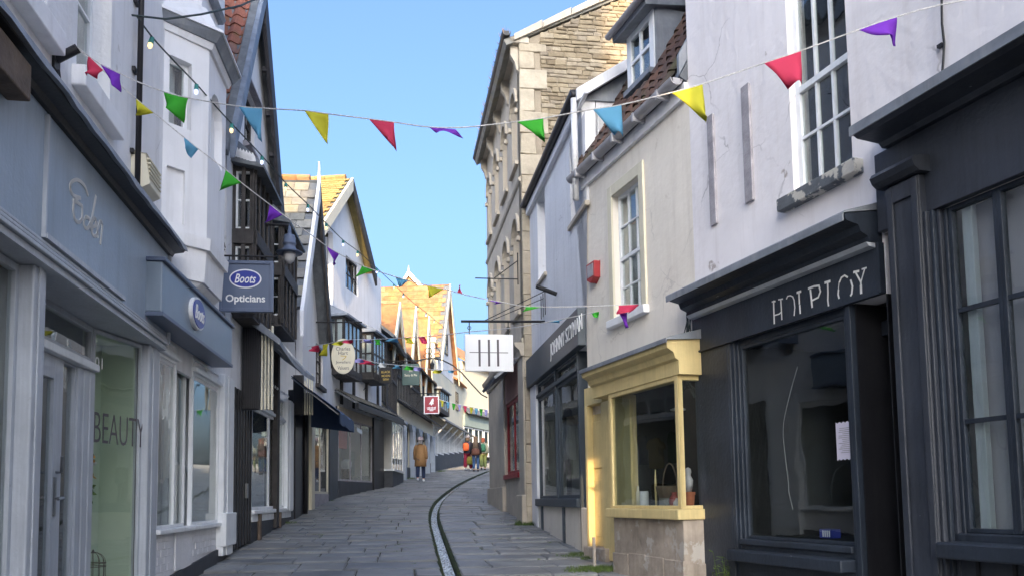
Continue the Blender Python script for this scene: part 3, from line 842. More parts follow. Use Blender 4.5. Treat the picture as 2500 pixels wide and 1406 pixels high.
for k in range(12):
    a = 2 * math.pi * k / 12; r = .105
    p = [cb + Vector((r * math.cos(a), r * math.sin(a), -.45 + .0)), cb + Vector((r * math.cos(a), r * math.sin(a), -.09))]
    p += [cb + Vector((r * math.cos(a) * math.cos(q), r * math.sin(a) * math.cos(q), -.09 + .10 * math.sin(q))) for q in (.4, .8, 1.2, 1.5)]
    mm.tube(p, .0028, 5)
mm.build('wires', M['brownwood'], cg)
mm = MB()
for zz_ in (-.09, -.12, -.45): mm.tube([cb + Vector((.107 * math.cos(a * .2618), .107 * math.sin(a * .2618), zz_)) for a in range(25)], .004, 5)
mm.build('hoops', M['brownwood'], cg)
MB().tube([cb + Vector((0, 0, .0)), cb + Vector((0, 0, .035))], [.018, .004], 8).build('finial', M['brownwood'], cg)
# hanging flowers
fl = thing('flower_spray', 'dried flowers hanging beside the BEAUTY window', 'flowers', FR.P(.06, -.1, FR.Z(235, 1240)))
pt = [FR.P(.05, -.03, FR.Z(228, yy)) for yy in (1110, 1160, 1200, 1240, 1250)]
MB().tube(pt, .004, 5).build('stem', M['grass'], fl)
petal = [surf('amber_petal', (.42, .20, .03), .7, .2, 9, 0), surf('pale_petal', (.6, .6, .6), .7, .2, 9, 0), M['grass']]
for i in range(26):
    yy = 1108 + i * 5.6
    q = FR.P(random.uniform(.045, .13 if i < 12 else .10), -.025 - random.uniform(0, .05), FR.Z(230, yy))
    mt = petal[0] if i < 4 or 8 <= i < 11 else petal[1] if i < 9 else petal[2]
    a = random.uniform(0, 6.28); s_ = random.uniform(.018, .032)
    e1, e2 = Vector((math.cos(a), math.sin(a), .4)) * s_, Vector((-math.sin(a) * .5, math.cos(a) * .5, -.5)) * s_
    MB().add([q - e1, q + e2, q + e1, q - e2 + Vector((.004, .004, .002))], [(0, 1, 2), (0, 2, 3)]).build('petal' if mt is not M['grass'] else 'leaf', mt, fl)
# drainpipe, vent box, bracket on the upper wall
dp_ = thing('drainpipe', 'thin black drainpipe running down the white wall beside the bay window', 'drainpipe', W.P(W.U(340, 300), .05, zf1))
up = W.U(340, 250, .06)
MB().tube([W.P(up, .06, zf1 + .15), W.P(up, .06, EZ - .2)], .026, 10).build('pipe', M['black'], dp_, smooth=True)
for yy in (30, 200, 400): MB().box(W, up - .05, up + .05, .002, .032, W.Z(340, yy) - .02, W.Z(340, yy) + .02).build('clip', M['black'], dp_)
q = W.rect(346, 371, 372, 450, .1)
vb = thing('vent_box', 'white louvred vent box on the wall below the bay window', 'vent', W.P(q[0], 0, q[2]))
MB().profile(W, q[0] + .02, q[1] + .1, [(.002, q[2] - .06), (.16, q[2] + .02), (.13, q[3]), (.002, q[3] + .02)]).build('housing', M['creampaint'], vb, bevel=.01)
for k in range(5): MB().box(W, q[0] + .03, q[1] + .09, .12, .165, q[3] - .05 - .04 * k, q[3] - .035 - .04 * k).build('louvre', M['creampaint'], vb)
br = thing('sign_bracket', 'black tubular bracket with iron scroll plate on the white wall', 'bracket', W.P(W.U(140, 170), 0, W.Z(140, 170)))
a_, b_ = W.uz(138, 150, .02)
ub, zb_ = W.uz(140, 170, .02)
tip = Fr(W.P(ub, 0, 0).xy, W.P(ub, 1, 0).xy, False)
BD_ = .05
while W.U(190, 108, BD_) > ub and BD_ < .5: BD_ += .005
ztip = W.Z(186, 112, BD_)
zb_ = W.Z(140, 145, .02)
MB().tube([W.P(ub, .01, zb_), W.P(ub, BD_, ztip)], .032, 14).build('tube', M['black'], br, smooth=False)
MB().box(W, ub - .05, ub + .05, .002, .02, zb_ - .08, zb_ + .14).build('wall_plate', M['iron'], br)
mm = MB()
for sgn in (-1, 1):
    mm.tube([W.P(ub + sgn * .055 * math.sin(math.pi * k / 12), .03, zb_ - .08 - .36 * k / 12) for k in range(13)], .009, 6)
mm.tube([W.P(ub, .03, zb_ - .08), W.P(ub, .03, zb_ - .5)], .007, 6)
for k in range(5): mm.tube([W.P(ub + .03 * math.cos(a), .03, zb_ - .15 - .06 * k + .03 * math.sin(a)) for a in [i * .7854 for i in range(9)]], .005, 5)
mm.build('scroll', M['iron'], br)

# ================================================================ left: white bay house with the opticians
W = WB; L_ = W.L
boots = thing('opticians_shop', 'white rendered house with canted bay above the blue-grey opticians shopfront', 'shop', W.P(L_ / 2, 0, W.g(L_ / 2)))
BZ = 9.9
zk0, zk1 = W.Z(395, 760, .28), W.Z(395, 636, .28)
uB = W.U(547, 150)
wall_mesh(W, [(.0, zk0 - .3), (L_, zk0 - .3), (L_, zk1 + .2), (uB, zk1 + .2), (uB, BZ), (0, BZ)], [], thick=.05).build('wall', M['bay_white'], boots)
body(boots, W, 0.002, uB, W.g(0) - .5, BZ, 7, M['bay_white'], back=-.06)
eave_roof(boots, W, .0, uB, BZ, .25, 3.2, 7, M['slate'])
# oriel bay
ua = W.U(398, 300)
lo, hi = .02, 1.2
for _ in range(40):
    D = (lo + hi) / 2
    if W.U(508, 330, D) > ua + D: lo = D
    else: hi = D
ub2 = ua + D
uc_ = W.U(551, 330, D)
zo0, zo1 = W.Z(508, 590, D), W.Z(508, 118, D)
P0, P1, P2, P3 = W.P(ua, 0, 0).xy, W.P(ub2, D, 0).xy, W.P(uc_, D, 0).xy, W.P(uc_ + .04, 0, 0).xy
F1, F2, F3 = Fr(P0, P1, True), Fr(P1, P2, True), Fr(P2, P3, True)
wn = F1.rect(413, 468, 133, 300)
an = F2.rect(514, 543, 205, 372)
wall_mesh(F1, RC(0, F1.L, zo0, zo1), [RC(*wn), RC(wn[0] - .01, wn[1] - .06, F1.Z(413, 540), F1.Z(413, 405))], thick=.14).build('bay_wall', M['bay_white'], boots)
wall_mesh(F2, RC(0, F2.L, zo0, zo1), [arch(*an)], thick=.10).build('bay_wall', M['bay_white'], boots)
wall_mesh(F3, RC(0, F3.L, zo0, zo1), [], thick=.1).build('bay_wall', M['bay_white'], boots)
window(boots, F1, *wn, d=-.08, cols=1, rows=2, mat=M['whitepaint'], fw=.045, back='dark', back_d=.14)
MB().box(F1, wn[0] - .011, wn[1] - .059, -.06, -.045, F1.Z(413, 540), F1.Z(413, 405)).build('panel', M['bay_white'], boots)
MB().prism(F2, arch(*an), -.1, -.09).build('blind_niche', M['bay_white'], boots)
MB().box(F2, (an[0] + an[1]) / 2 - .012, (an[0] + an[1]) / 2 + .012, -.09, -.06, an[2], an[3] - .02).build('glazing_bar', M['whitepaint'], boots)
def oriel_ring(par, z0, z1, o0, o1, mat, name):
    """moulded band round the bay: o0/o1 are how far it stands proud at bottom and top"""
    def pl(o, z): 
        k = o * .42
        return [W.P(ua - k * 1.4 - o * .2, .0, z), W.P(ub2 - k, D + o, z), W.P(uc_ + k, D + o, z), W.P(uc_ + .04 + k, .0, z)]
    a, b2 = pl(o0, z0), pl(o1, z1)
    return MB().add(a + b2, [(0, 1, 2, 3), (4, 5, 6, 7), (0, 1, 5, 4), (1, 2, 6, 5), (2, 3, 7, 6), (3, 0, 4, 7)]).build(name, mat, par)
oriel_ring(boots, zo0 - .13, zo0, .04, .05, M['bay_white'], 'bay_base')
oriel_ring(boots, zo0 - .48, zo0 - .132, -.02, .0, M['bay_white'], 'bay_base')
oriel_ring(boots, zo0 - .75, zo0 - .482, -.42 * D / .6, -.05, M['bay_white'], 'corbel')
oriel_ring(boots, zo1 + .001, zo1 + .07, .03, .06, M['bay_white'], 'bay_cornice')
oriel_ring(boots, zo1 + .072, zo1 + .17, .08, .15, M['lead'], 'bay_cornice')
oriel_ring(boots, zo1 + .172, zo1 + .21, .17, .16, M['bay_white'], 'bay_cornice')
oriel_ring(boots, zo1 + .212, zo1 + .50, .10, -.04, M['bay_white'], 'bay_roof')
oriel_ring(boots, zo1 + .502, zo1 + 2.6, -.10, -.10, M['bay_white'], 'upper_bay')
oriel_ring(boots, zo1 + .80, zo1 + .86, -.04, -.01, M['lead'], 'upper_sill')
# fascia box
fu0, fu1 = W.U(396, 700, .28), W.U(566, 850, .28)
bf = MB().box(W, fu0, fu1, .03, .28, zk0, zk1).build('fascia', M['bootsfascia'], boots, bevel=.012)
MB().box(W, fu0 - .02, fu1 + .02, .025, .31, zk1 + .001, zk1 + .04).build('fascia_cap', M['bootsblue'], bf, bevel=.008)
MB().box(W, fu0 - .01, fu1 + .01, .026, .295, zk0 - .04, zk0 - .001).build('fascia_foot', M['bootsblue'], bf, bevel=.006)
ob = W.uz(476, 766, .28)
rz_ = (W.Z(476, 728, .28) - W.Z(476, 806, .28)) / 2
MB().disc(W, ob[0], ob[1], rz_ * 1.5, rz_, .281, .32).build('oval_badge', M['signwhite'], bf)
MB().disc(W, ob[0], ob[1], rz_ * 1.38, rz_ * .87, .321, .33).build('oval_badge', M['badge'], bf)
text_mb('Boots', W.P(ob[0], .3305, ob[1]), W.t.to_3d(), UPZ, width=rz_ * 2.1, height=rz_ * .9, shear=.35, depth=.006).build('lettering', M['letterwhite'], bf)
# shop windows
zs_ = W.Z(372, 1293, .02)
zhd = zk0 - .05
ztr = W.Z(372, 850)
e0, e1, e2, e3, e4 = 0.0, W.U(425, 1050), W.U(466, 1050), W.U(531, 1050), W.U(556, 1050)
for (a, b2, cc) in ((e0 + .01, e1, 2), (e2, e3, 2)):
    window(boots, W, a, b2, zs_, ztr, d=.02, cols=1, rows=1, mat=M['whitepaint'], fw=.035, glass='glass', back=None, name='shop_window')
    window(boots, W, a, b2, ztr + .06, zhd, d=.02, cols=cc, rows=1, mat=M['whitepaint'], fw=.03, glass='glass', back=None, name='top_light')
    MB().box(W, a - .01, b2 + .03, -.03, .06, ztr + .002, ztr + .058).build('transom_bar', M['whitepaint'], boots, bevel=.01)
window(boots, W, e1 + .002, e2 - .002, zs_, zhd, d=-.06, cols=1, rows=1, mat=M['whitepaint'], fw=.03, glass='glass', back=None, name='shop_window')
room(boots, W, .01, e4, W.g(1) - .1, zhd, -.15, 2.6, 'room')
for px_ in (385, 450):
    uu = W.U(px_, 1050, -.5)
    tag(MB().tube([W.P(uu, -.5, W.g(1)), W.P(uu, -.5, zhd - .01)], .05, 12).build('column', M['whitepaint'], None, smooth=True), 'white round column %s the opticians window' % ('behind the nearer pane of' if px_ == 385 else 'behind the farther pane of'), 'column')
hr = tag(MB().tube([W.P(W.U(x, y, -.25), -.25, W.Z(x, y, -.25)) for x, y in ((425, 1127), (440, 1130), (452, 1140), (459, 1160), (461, 1200), (463, 1272))], .018, 8).build('handrail', M['whitepaint'], None, smooth=True), 'curved white handrail inside the opticians window', 'handrail')
MB().box(W, .0, e3 + .03, -.12, .07, zs_ - .055, zs_ - .002).build('window_sill', M['whitepaint'], boots, bevel=.012)
# painted brick stall riser, brick by brick
zpl = lambda u: W.g(u) + .17
back_ = MB()
back_.add([W.P(0, .0, W.g(0) - .2), W.P(e4, .0, W.g(e4) - .2), W.P(e4, .0, zs_ - .056), W.P(0, .0, zs_ - .056), W.P(0, -.15, W.g(0) - .2), W.P(e4, -.15, W.g(e4) - .2), W.P(e4, -.15, zs_ - .056), W.P(0, -.15, zs_ - .056)], MB.BOX)
rise = back_.build('stall_riser', M['tilewhite'], boots)
bl, bh = .225, .072
for r_ in range(8):
    for c_ in range(16):
        u_ = c_ * bl + (bl / 2 if r_ % 2 else 0)
        z1_ = zs_ - .06 - r_ * (bh + .006); z0_ = z1_ - bh
        if u_ < .0 or u_ + bl > e3 + .02 or (u_ + bl > e1 + .05 and u_ < e2 + .05) or z0_ < zpl(u_): continue
        MB().box(W, u_ + .004, u_ + bl - .004, .002, .008 + random.uniform(0, .003), z0_, z1_).build('brick', M['tilewhite'], rise, bevel=.003)
MB().box(W, e1 + .07, e2 + .05, .002, .02, zpl(e2) - .02, zs_ - .058).build('panel', M['tilewhite'], rise, bevel=.006)
mm = MB(); mm.add([W.P(0, .002, W.g(0) - .15), W.P(e4 - .05, .002, W.g(e4) - .15), W.P(e4 - .05, .03, W.g(e4) - .15), W.P(0, .03, W.g(0) - .15), W.P(0, .002, zpl(0)), W.P(e4 - .05, .002, zpl(e4)), W.P(e4 - .05, .03, zpl(e4)), W.P(0, .03, zpl(0))], MB.BOX)
mm.build('plinth', M['plinth'], boots)
post(boots, W, e3 + .01, e4, -.1, .09, zs_ - .45, zhd, M['whitepaint'], 'pilaster')
MB().box(W, e3 + .0, e4 + .03, -.1, .13, zpl(e4), zs_ + .12).build('pilaster_foot', M['whitepaint'], boots, bevel=.01)
MB().box(W, e4 + .002, L_ - .002, -.25, -.0, W.g(L_) - .3, zk0 - .3).build('pier', M['bay_white'], boots)
dl = MB().box(W, e4 + .04, L_ - .03, -.02, .02, W.g(L_) + .15, zk0 - .75).build('door', M['whitepaint'], boots, bevel=.006)
MB().box(W, e4 + .06, L_ - .05, .021, .05, W.Z(566, 1192) - .02, W.Z(566, 1192) + .02).build('letter_plate', M['steel'], dl)
# hanging opticians sign
T = W.perp(W.U(548, 700))
def hang_sign(fr, pl, pr, pt, pb, d=0): return fr.rect(pl, pr, pt, pb, d)
PF = Fr((WB.P(L_ * .8, 0, 0)).xy, (WB.P(L_ * .8, 1, 0)).xy, False); PF.n = -WB.t
q = PF.rect(537, 667, 640, 760)
sgn = thing('hanging_sign', 'square slate-blue hanging sign with oval badge reading Opticians', 'sign', PF.P((q[0] + q[1]) / 2, 0, q[2]))
bd = MB().box(PF, q[0], q[1], -.05, .05, q[2], q[3]).build('board', M['bootsblue'], sgn, bevel=.01)
mm = MB(); ww = .035
mm.box(PF, q[0] - .01, q[0] + ww, .05, .07, q[2] - .01, q[3] + .01); mm.box(PF, q[1] - ww, q[1] + .01, .05, .07, q[2] - .01, q[3] + .01)
mm.box(PF, q[0] + ww, q[1] - ww, .05, .069, q[2] - .01, q[2] + ww); mm.box(PF, q[0] + ww, q[1] - ww, .05, .069, q[3] - ww, q[3] + .01)
mm.build('frame', M['bootsblue'], bd, bevel=.005)
oc = PF.uz(601, 683); rz_ = (PF.Z(601, 660) - PF.Z(601, 706)) / 2
MB().disc(PF, oc[0], oc[1], rz_ * 1.62, rz_, .0505, .056).build('oval_badge', M['signwhite'], bd)
MB().disc(PF, oc[0], oc[1], rz_ * 1.48, rz_ * .86, .0562, .059).build('oval_badge', M['badge'], bd)
RT = PF.t.to_3d()
text_mb('Boots', PF.P(oc[0], .0592, oc[1]), RT, UPZ, width=rz_ * 2.15, height=rz_ * .95, shear=.35, depth=.004, bold=.01).build('lettering', M['letterwhite'], bd)
oc2 = PF.uz(601, 733)
text_mb('Opticians', PF.P(oc2[0], .0505, oc2[1]), RT, UPZ, width=(q[1] - q[0]) * .74, depth=.004, bold=.022).build('lettering', M['letterwhite'], bd)
MB().tube([PF.P(-.05, 0, q[3] + .09), PF.P(q[1] + .05, 0, q[3] + .09)], .014, 8).build('bracket_arm', M['iron'], sgn)
for uu in (q[0] + .12, q[1] - .12): MB().tube([PF.P(uu, 0, q[3]), PF.P(uu, 0, q[3] + .09)], .008, 6).build('hanger', M['iron'], sgn)
MB().tube([PF.P(.02, 0, q[3] + .35)] + [PF.P(q[0] * .5 + .06 * math.cos(a), 0, q[3] + .2 + .06 * math.sin(a)) for a in [i * .6 for i in range(11)]], .008, 6).build('scroll', M['iron'], sgn)
# street lamp on a long arm
WGp = Fr(WG.P(.9, 0, 0).xy, WG.P(.9, 1, 0).xy, False); WGp.n = -WG.t
lp = WGp.uz(707, 560)
lamp = thing('wall_lamp', 'grey ribbed street lantern hanging on a long iron arm above the opticians sign', 'lamp', WGp.P(lp[0], 0, WGp.Z(707, 642)))
za_ = WGp.Z(707, 551)
MB().tube([WGp.P(-.1, 0, za_ + .02), WGp.P(lp[0] + .03, 0, za_)], .022, 8).build('arm', M['iron'], lamp)
pc = WGp.P(lp[0], 0, 0)
s_ = (WGp.Z(707, 560) - WGp.Z(707, 642)) / 82
zr = lambda yy: WGp.Z(707, yy)
MB().lathe(pc, [(.02, zr(548)), (.03, zr(571)), (12 * s_, zr(575)), (14 * s_, zr(581)), (14 * s_, zr(593)), (16 * s_, zr(594)), (16 * s_, zr(597)), (14 * s_, zr(598)), (14 * s_, zr(606)), (16 * s_, zr(607)), (16 * s_, zr(611)), (31 * s_, zr(617)), (31 * s_, zr(619)), (13 * s_, zr(618))], 20).build('hood', M['bootsblue'], lamp, smooth=True)
MB().lathe(pc, [(14 * s_, zr(617)), (14.5 * s_, zr(626)), (11 * s_, zr(637)), (5 * s_, zr(643)), (.005, zr(644))], 18).build('globe', M['net'], lamp, smooth=True)

# ================================================================ left: tall tarred-gable house
W = WG; L_ = W.L
tud = thing('gabled_house', 'tall white gabled house with black tarred barge boards and dark timber bays', 'house', W.P(L_ / 2, 0, W.g(L_ / 2)))
dov = .12
ue0 = W.U(566, 312, dov); zE = W.Z(566, 312, dov)
ap = W.uz(641, -35, dov)
ua3, za3 = ap
ue1 = 2 * ua3 - ue0
gw = W.rect(597, 622, 205, 345)
zs3 = W.Z(600, 960)
wall_mesh(W, [(-.35, zs3), (ue1, zs3), (ue1, zE - .1), (ua3, za3 - .12), (-.35, za3 - .14 - (ua3 + .35) * (za3 - zE) / (ua3 - ue0))], [RC(*gw)], thick=.16).build('wall', M['white'], tud)
body(tud, W, 0.01, ue1, W.g(0) - .5, zE - .2, 8, M['white'])
gable_house(tud, W, ue0, ua3, za3, zE, dov, 7.5, M['slate'], M['bargeblue'], M['tarboard'], bw=.17, e=.08, bw_far=.34,
            tile=('pan', .21, .26, M['pantile'], lambda p: True))
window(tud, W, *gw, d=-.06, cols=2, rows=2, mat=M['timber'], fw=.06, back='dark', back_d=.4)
MB().profile(W, gw[0] - .1, gw[1] + .12, [(.001, gw[3] + .05), (.12, gw[3] + .02), (.12, gw[3] + .05), (.001, gw[3] + .12)]).build('drip_mould', M['batten'], tud)
MB().profile(W, gw[0] - .1, gw[1] + .12, [(.001, gw[2] - .14), (.12, gw[2] - .10), (.12, gw[2] - .06), (.001, gw[2] - .04)]).build('window_sill', M['batten'], tud)
for k in (.45, .62, .8): MB().box(W, ue0 + (ua3 - ue0) * (2 - k) - .05, ue0 + (ua3 - ue0) * (2 - k) + .05, .05, dov + .02, zE + (za3 - zE) * k - .62, zE + (za3 - zE) * k - .54).build('purlin_end', M['tarboard'], tud)
def timber_bay(par, W, pxc, pyc, pxe, D, py_eave, py_bot, dags=True, near=True):
    a = W.U(pxc, pyc, D); b_ = W.U(pxe, pyc + 80, D)
    z1, z0 = W.Z(pxc, py_eave, D), W.Z(pxc, py_bot, D)
    Pn = Fr(W.P(a, 0, 0).xy, W.P(a, D, 0).xy, False); Pn.n = -W.t
    Ff = Fr(W.P(a, D, 0).xy, W.P(b_, D, 0).xy, True)
    h = z1 - z0
    zm = z0 + h * .5
    for fr, L2, cols in ((Pn, D, 2), (Ff, b_ - a, 3)):
        holes = [RC(L2 * .12, L2 * .88, zm + .12, z1 - .16), RC(L2 * .12, L2 * .88, z0 + .14, zm - .14)]
        wall_mesh(fr, RC(0, L2, z0, z1), holes, thick=.07).build('bay_wall', M['timber'], par)
        for hq in holes:
            u0_, u1_, z0_, z1_ = hq[0][0], hq[1][0], hq[0][1], hq[2][1]
            window(par, fr, u0_, u1_, z0_, z1_, d=-.02, cols=cols, rows=2, mat=M['timber'] if fr is Ff else M['whitepaint'], fw=.03, bw=.02, back='dark', back_d=min(.3, D * .5))
        for k in range(3 if fr is Pn else 5):
            uu = L2 * k / (2 if fr is Pn else 4)
            MB().box(fr, max(.0, uu - .03), min(L2, uu + .03), .001, .03, z0, z1).build('timber_post', M['timber'], par, bevel=.005)
        MB().box(fr, 0, L2, .001, .045, zm - .12, zm + .1).build('timber_rail', M['timber'], par, bevel=.008)
    MB().box(W, a + .001, b_ - .001, .01, D - .01, z0 - .05, z0 + .05).build('bay_floor', M['timber'], par)
    ov = .16; zr = z1 + .42
    ro = MB().add([W.P(a - ov, 0, z1 - .02), W.P(a - ov, D + ov, z1 - .12), W.P(b_ + ov, D + ov, z1 - .12), W.P(b_ + ov, 0, z1 - .02), W.P(a + .25, .0, zr), W.P(b_ - .2, .0, zr),
                   W.P(a - ov, 0, z1 - .08), W.P(a - ov, D + ov, z1 - .17), W.P(b_ + ov, D + ov, z1 - .17), W.P(b_ + ov, 0, z1 - .08)],
                  [(0, 1, 4), (1, 2, 5, 4), (2, 3, 5), (6, 7, 8, 9), (0, 1, 7, 6), (1, 2, 8, 7), (2, 3, 9, 8)]).build('bay_roof', M['slate'], par)
    if dags:
        for k in range(8):
            uu = D * k / 7.0
            MB().prism(Pn, [(uu - .045, z1 + .02 - .1 * k / 7), (uu + .045, z1 + .02 - .1 * k / 7), (uu + .03, z1 + .10 - .1 * k / 7), (uu, z1 + .16 - .1 * k / 7), (uu - .03, z1 + .10 - .1 * k / 7)], .13, .16).build('ridge_finial', M['bay_white'], ro)
    return a, b_, z0, z1
timber_bay(tud, W, 622, 420, 661, .31, 392, 770)
timber_bay(tud, W, 690, 560, 722, .34, 528, 790, dags=False)
MB().box(W, ue1 - .22, ue1 + .02, .002, .10, W.g(L_) - .2, zE - .2).build('corner_post', M['timber'], tud, bevel=.01)
# ground floor: black folding gate, white shopfront, black door
zg = W.Z(568, 940)
gt = thing('folding_gate', 'black slatted folding gate beside the white shopfront', 'gate', W.P(W.U(588, 1340), 0, W.g(.5)))
ga, gb = .03, W.U(609, 1150)
for k in range(14):
    uu = ga + (gb - ga) * (k + .5) / 14
    MB().box(W, uu - .028, uu + .020, -.02 + .012 * (k % 2), .03 + .012 * (k % 2), W.g(uu) + .04, zg - .02).build('slat', M['black'], gt, bevel=.004)
for zz_ in (W.g(.5) + .35, zg - .2, (W.g(.5) + zg) / 2): MB().box(W, ga, gb, -.035, -.021, zz_ - .03, zz_ + .03).build('rail', M['black'], gt)
MB().box(W, ga + (gb - ga) * .62, ga + (gb - ga) * .7, .042, .07, W.Z(600, 1215), W.Z(600, 1180)).build('padlock', M['steel'], gt)
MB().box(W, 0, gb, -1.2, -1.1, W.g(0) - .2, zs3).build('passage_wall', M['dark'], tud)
s0, s1 = gb + .01, W.U(705, 1150)
za0 = W.Z(608, 1252)          # top of plinth
zb0 = W.Z(612, 985)           # transom
zc0 = W.Z(612, 925)
MB().box(W, 0, ue1, -.12, -.03, zc0 + .02, zs3 + .02).build('lintel', M['bay_white'], tud)
pil = W.U(690, 1100)
window(tud, W, s0, pil, za0 + .05, zb0 - .03, d=.03, cols=2, rows=1, mat=M['whitepaint'], fw=.05, bw=.07, glass='glass', back=None, name='shop_window')
window(tud, W, s0, pil, zb0 + .03, zc0, d=.03, cols=6, rows=1, mat=M['whitepaint'], fw=.04, bw=.05, glass='glass', back=None, name='top_light')
MB().box(W, s0, pil, -.03, .07, zb0 - .028, zb0 + .028).build('transom_bar', M['whitepaint'], tud, bevel=.01)
MB().box(W, s0 - .02, s1, -.06, .09, za0 - .02, za0 + .048).build('window_sill', M['whitepaint'], tud, bevel=.012)
MB().box(W, s0 - .02, s1, -.05, .05, za0 - .14, za0 - .021).build('sill_board', M['whitepaint'], tud, bevel=.006)
post(tud, W, pil + .01, s1, -.08, .10, za0, zc0 + .05, M['whitepaint'], 'pilaster')
room(tud, W, s0, s1, W.g(s0), zc0, -.06, 2.4, 'room')
sr = MB(); sr.add([W.P(s0, -.1, W.g(s0) - .2), W.P(s1, -.1, W.g(s1) - .2), W.P(s1, .03, W.g(s1) - .2), W.P(s0, .03, W.g(s0) - .2), W.P(s0, -.1, za0 - .141), W.P(s1, -.1, za0 - .141), W.P(s1, .03, za0 - .141), W.P(s0, .03, za0 - .141)], MB.BOX)
sr = sr.build('stall_riser', M['plinth'], tud)
bl, bh = .23, .07
for r_ in range(9):
    for c_ in range(15):
        u_ = s0 + c_ * bl + (bl / 2 if r_ % 2 else 0); z1_ = za0 - .15 - r_ * (bh + .008)
        if u_ + bl > s1 or z1_ - bh < W.g(u_ + bl) + .01: continue
        MB().box(W, u_ + .004, u_ + bl - .004, .031, .038, z1_ - bh, z1_).build('brick', M['plinth'], sr, bevel=.003)
for k in (.12, .62): MB().box(W, s0 + (s1 - s0) * k, s0 + (s1 - s0) * k + .12, .04, .09, za0 - .45, za0 - .02).build('console', M['brownwood'], tud, bevel=.01)
u737 = W.U(740, 1150)
MB().box(W, s1 + .01, s1 + .45, -.1, .04, W.g(s1) - .2, W.Z(712, 1150)).build('side_pier', M['plinth'], tud, bevel=.01)
window(tud, W, s1 + .01, s1 + .45, W.Z(712, 1150) + .01, zc0 + .1, d=.0, cols=1, rows=1, mat=M['black'], glass='glass', back='dark', name='shop_window')
MB().box(W, s1 + .46, u737, -.1, .06, W.g(s1) - .1, zc0 + .4).build('door_post', M['black'], tud, bevel=.01)
MB().tube([W.P(u737 - .3, .10, W.g(L_) - .05), W.P(u737 - .3, .10, zc0 + .4)], .05, 10).build('soil_pipe', M['black'], tud, smooth=True)
MB().box(W, u737, ue1, -.12, -.02, W.g(L_) - .3, zs3).build('wall', M['white'], tud)
# lean-to canopy with slatted side screens
cn = thing('shop_canopy', 'grey lean-to canopy with black and white slatted side screens', 'canopy', W.P(1.5, .4, zc0 + .2))
dC = .60
cu0, cu1 = W.U(592, 850, .05), W.U(768, 915, dC)
zc_lo = W.Z(768, 920, dC); zc_hi = zc_lo + .42
mm = MB(); nn_ = 10; vs_ = []
for k in range(nn_ + 1):
    u = cu0 + (cu1 - cu0) * k / nn_
    sag = -.10 * math.sin(math.pi * k / nn_)
    vs_ += [W.P(u, .0, zc_hi + .0), W.P(u, dC * .5, zc_hi - .16 + sag * .4), W.P(u, dC, zc_lo + sag), W.P(u, dC, zc_lo + sag - .09), W.P(u, 0.0, zc_hi - .08)]
mm.add(vs_, [(5 * k + i, 5 * k + (i + 1) % 5, 5 * k + 5 + (i + 1) % 5, 5 * k + 5 + i) for k in range(nn_) for i in range(5)] + [(0, 1, 2, 3, 4), tuple(5 * nn_ + i for i in range(5))])
mm.build('roof', M['lead'], cn)
for px0, px1, pt_, pb_, dst in ((592, 636, 800, 1000, 'near'), (716, 742, 915, 1012, 'far')):
    uu = W.U(px0, (pt_ + pb_) / 2, .02)
    T_ = Fr(W.P(uu, 0, 0).xy, W.P(uu, 1, 0).xy, False); T_.n = -W.t
    v0, v1 = T_.U(px0, 900), T_.U(px1, 900)
    zt_, zb2 = T_.Z(px1, pt_), T_.Z(px1, pb_)
    pn = MB().box(T_, .02, v1, -.04, .04, zb2, zt_).build('side_screen', M['black'], cn, bevel=.01)
    for k in range(7): MB().box(T_, .04 + (v1 - .06) * k / 7, .04 + (v1 - .06) * k / 7 + .03, .041, .06, zb2 + .02, zt_ - .02).build('slat', M['black'], pn)
    for k in range(4): MB().box(T_, v1 + .012 + .05 * k, v1 + .04 + .05 * k, -.03, .03, zb2, zt_ - .12 + .05 * k).build('slat', M['creampaint'], pn, bevel=.004)
MB().tube([W.P(cu0 + .7, .5, zc_lo + .0), W.P(cu1 - .9, .5, zc_lo - .02)], .06, 10).build('awning_roller', M['pipewhite'], cn, smooth=True)
for k in range(14): MB().lathe(W.P(s0 + (pil - s0) * k / 13, .10, zc0 + .10), [(.002, -.03), (.02, -.015), (.02, .0), (.002, .03)], 8).build('bulb', M['signwhite'], cn)

# ================================================================ left: stone-tiled gable house with the blue awning
W = WH; L_ = W.L
gh1 = thing('stone_tiled_house', 'white gabled house with grey stone-tiled roof and spike finial beyond the black gable', 'house', W.P(L_ / 2, 0, W.g(L_ / 2)))
dov = .28
ua_, za_ = W.uz(776, 440, dov)
ue0 = max(.05, W.U(742, 700, dov) * 0 + .25); s_h = 2.9
zE = za_ - 3.1
ue0 = ua_ - 1.75
uw1 = ua_ + 1.75
wl = [W.rect(771, 788, 835, 935), W.rect(764, 777, 622, 700)]
wall_mesh(W, [(0.0, W.g(0) + 2.4), (L_ + .3, W.g(0) + 2.4), (L_ + .3, zE), (uw1, zE), (ua_, za_ - .12), (ue0, zE), (0.0, zE)], [RC(*q) for q in wl], thick=.15).build('wall', M['white'], gh1)
body(gh1, W, 0.02, L_, W.g(0) - .4, zE - .1, 8, M['white'])
gable_house(gh1, W, ue0, ua_, za_, zE, dov, 7.0, M['slate'], M['bay_white'], M['timber'], bw=.26, tile=('flat', .34, .26, M['greyslate'], None))
MB().tube([W.P(ua_, dov + .03, za_ - .1), W.P(ua_, dov + .03, za_ + .45)], [.05, .02], 8).build('finial', M['bay_white'], gh1)
for k in range(12): MB().tube([W.P(ua_, .1 - .32 * k, za_ + .03), W.P(ua_, .1 - .32 * k - .31, za_ + .035)], .10, 8).build('ridge_tile', M['orangetile'], gh1)
for q in wl: window(gh1, W, *q, d=-.05, cols=2, rows=3, mat=M['timber'], fw=.05, back='dark', back_d=.4)
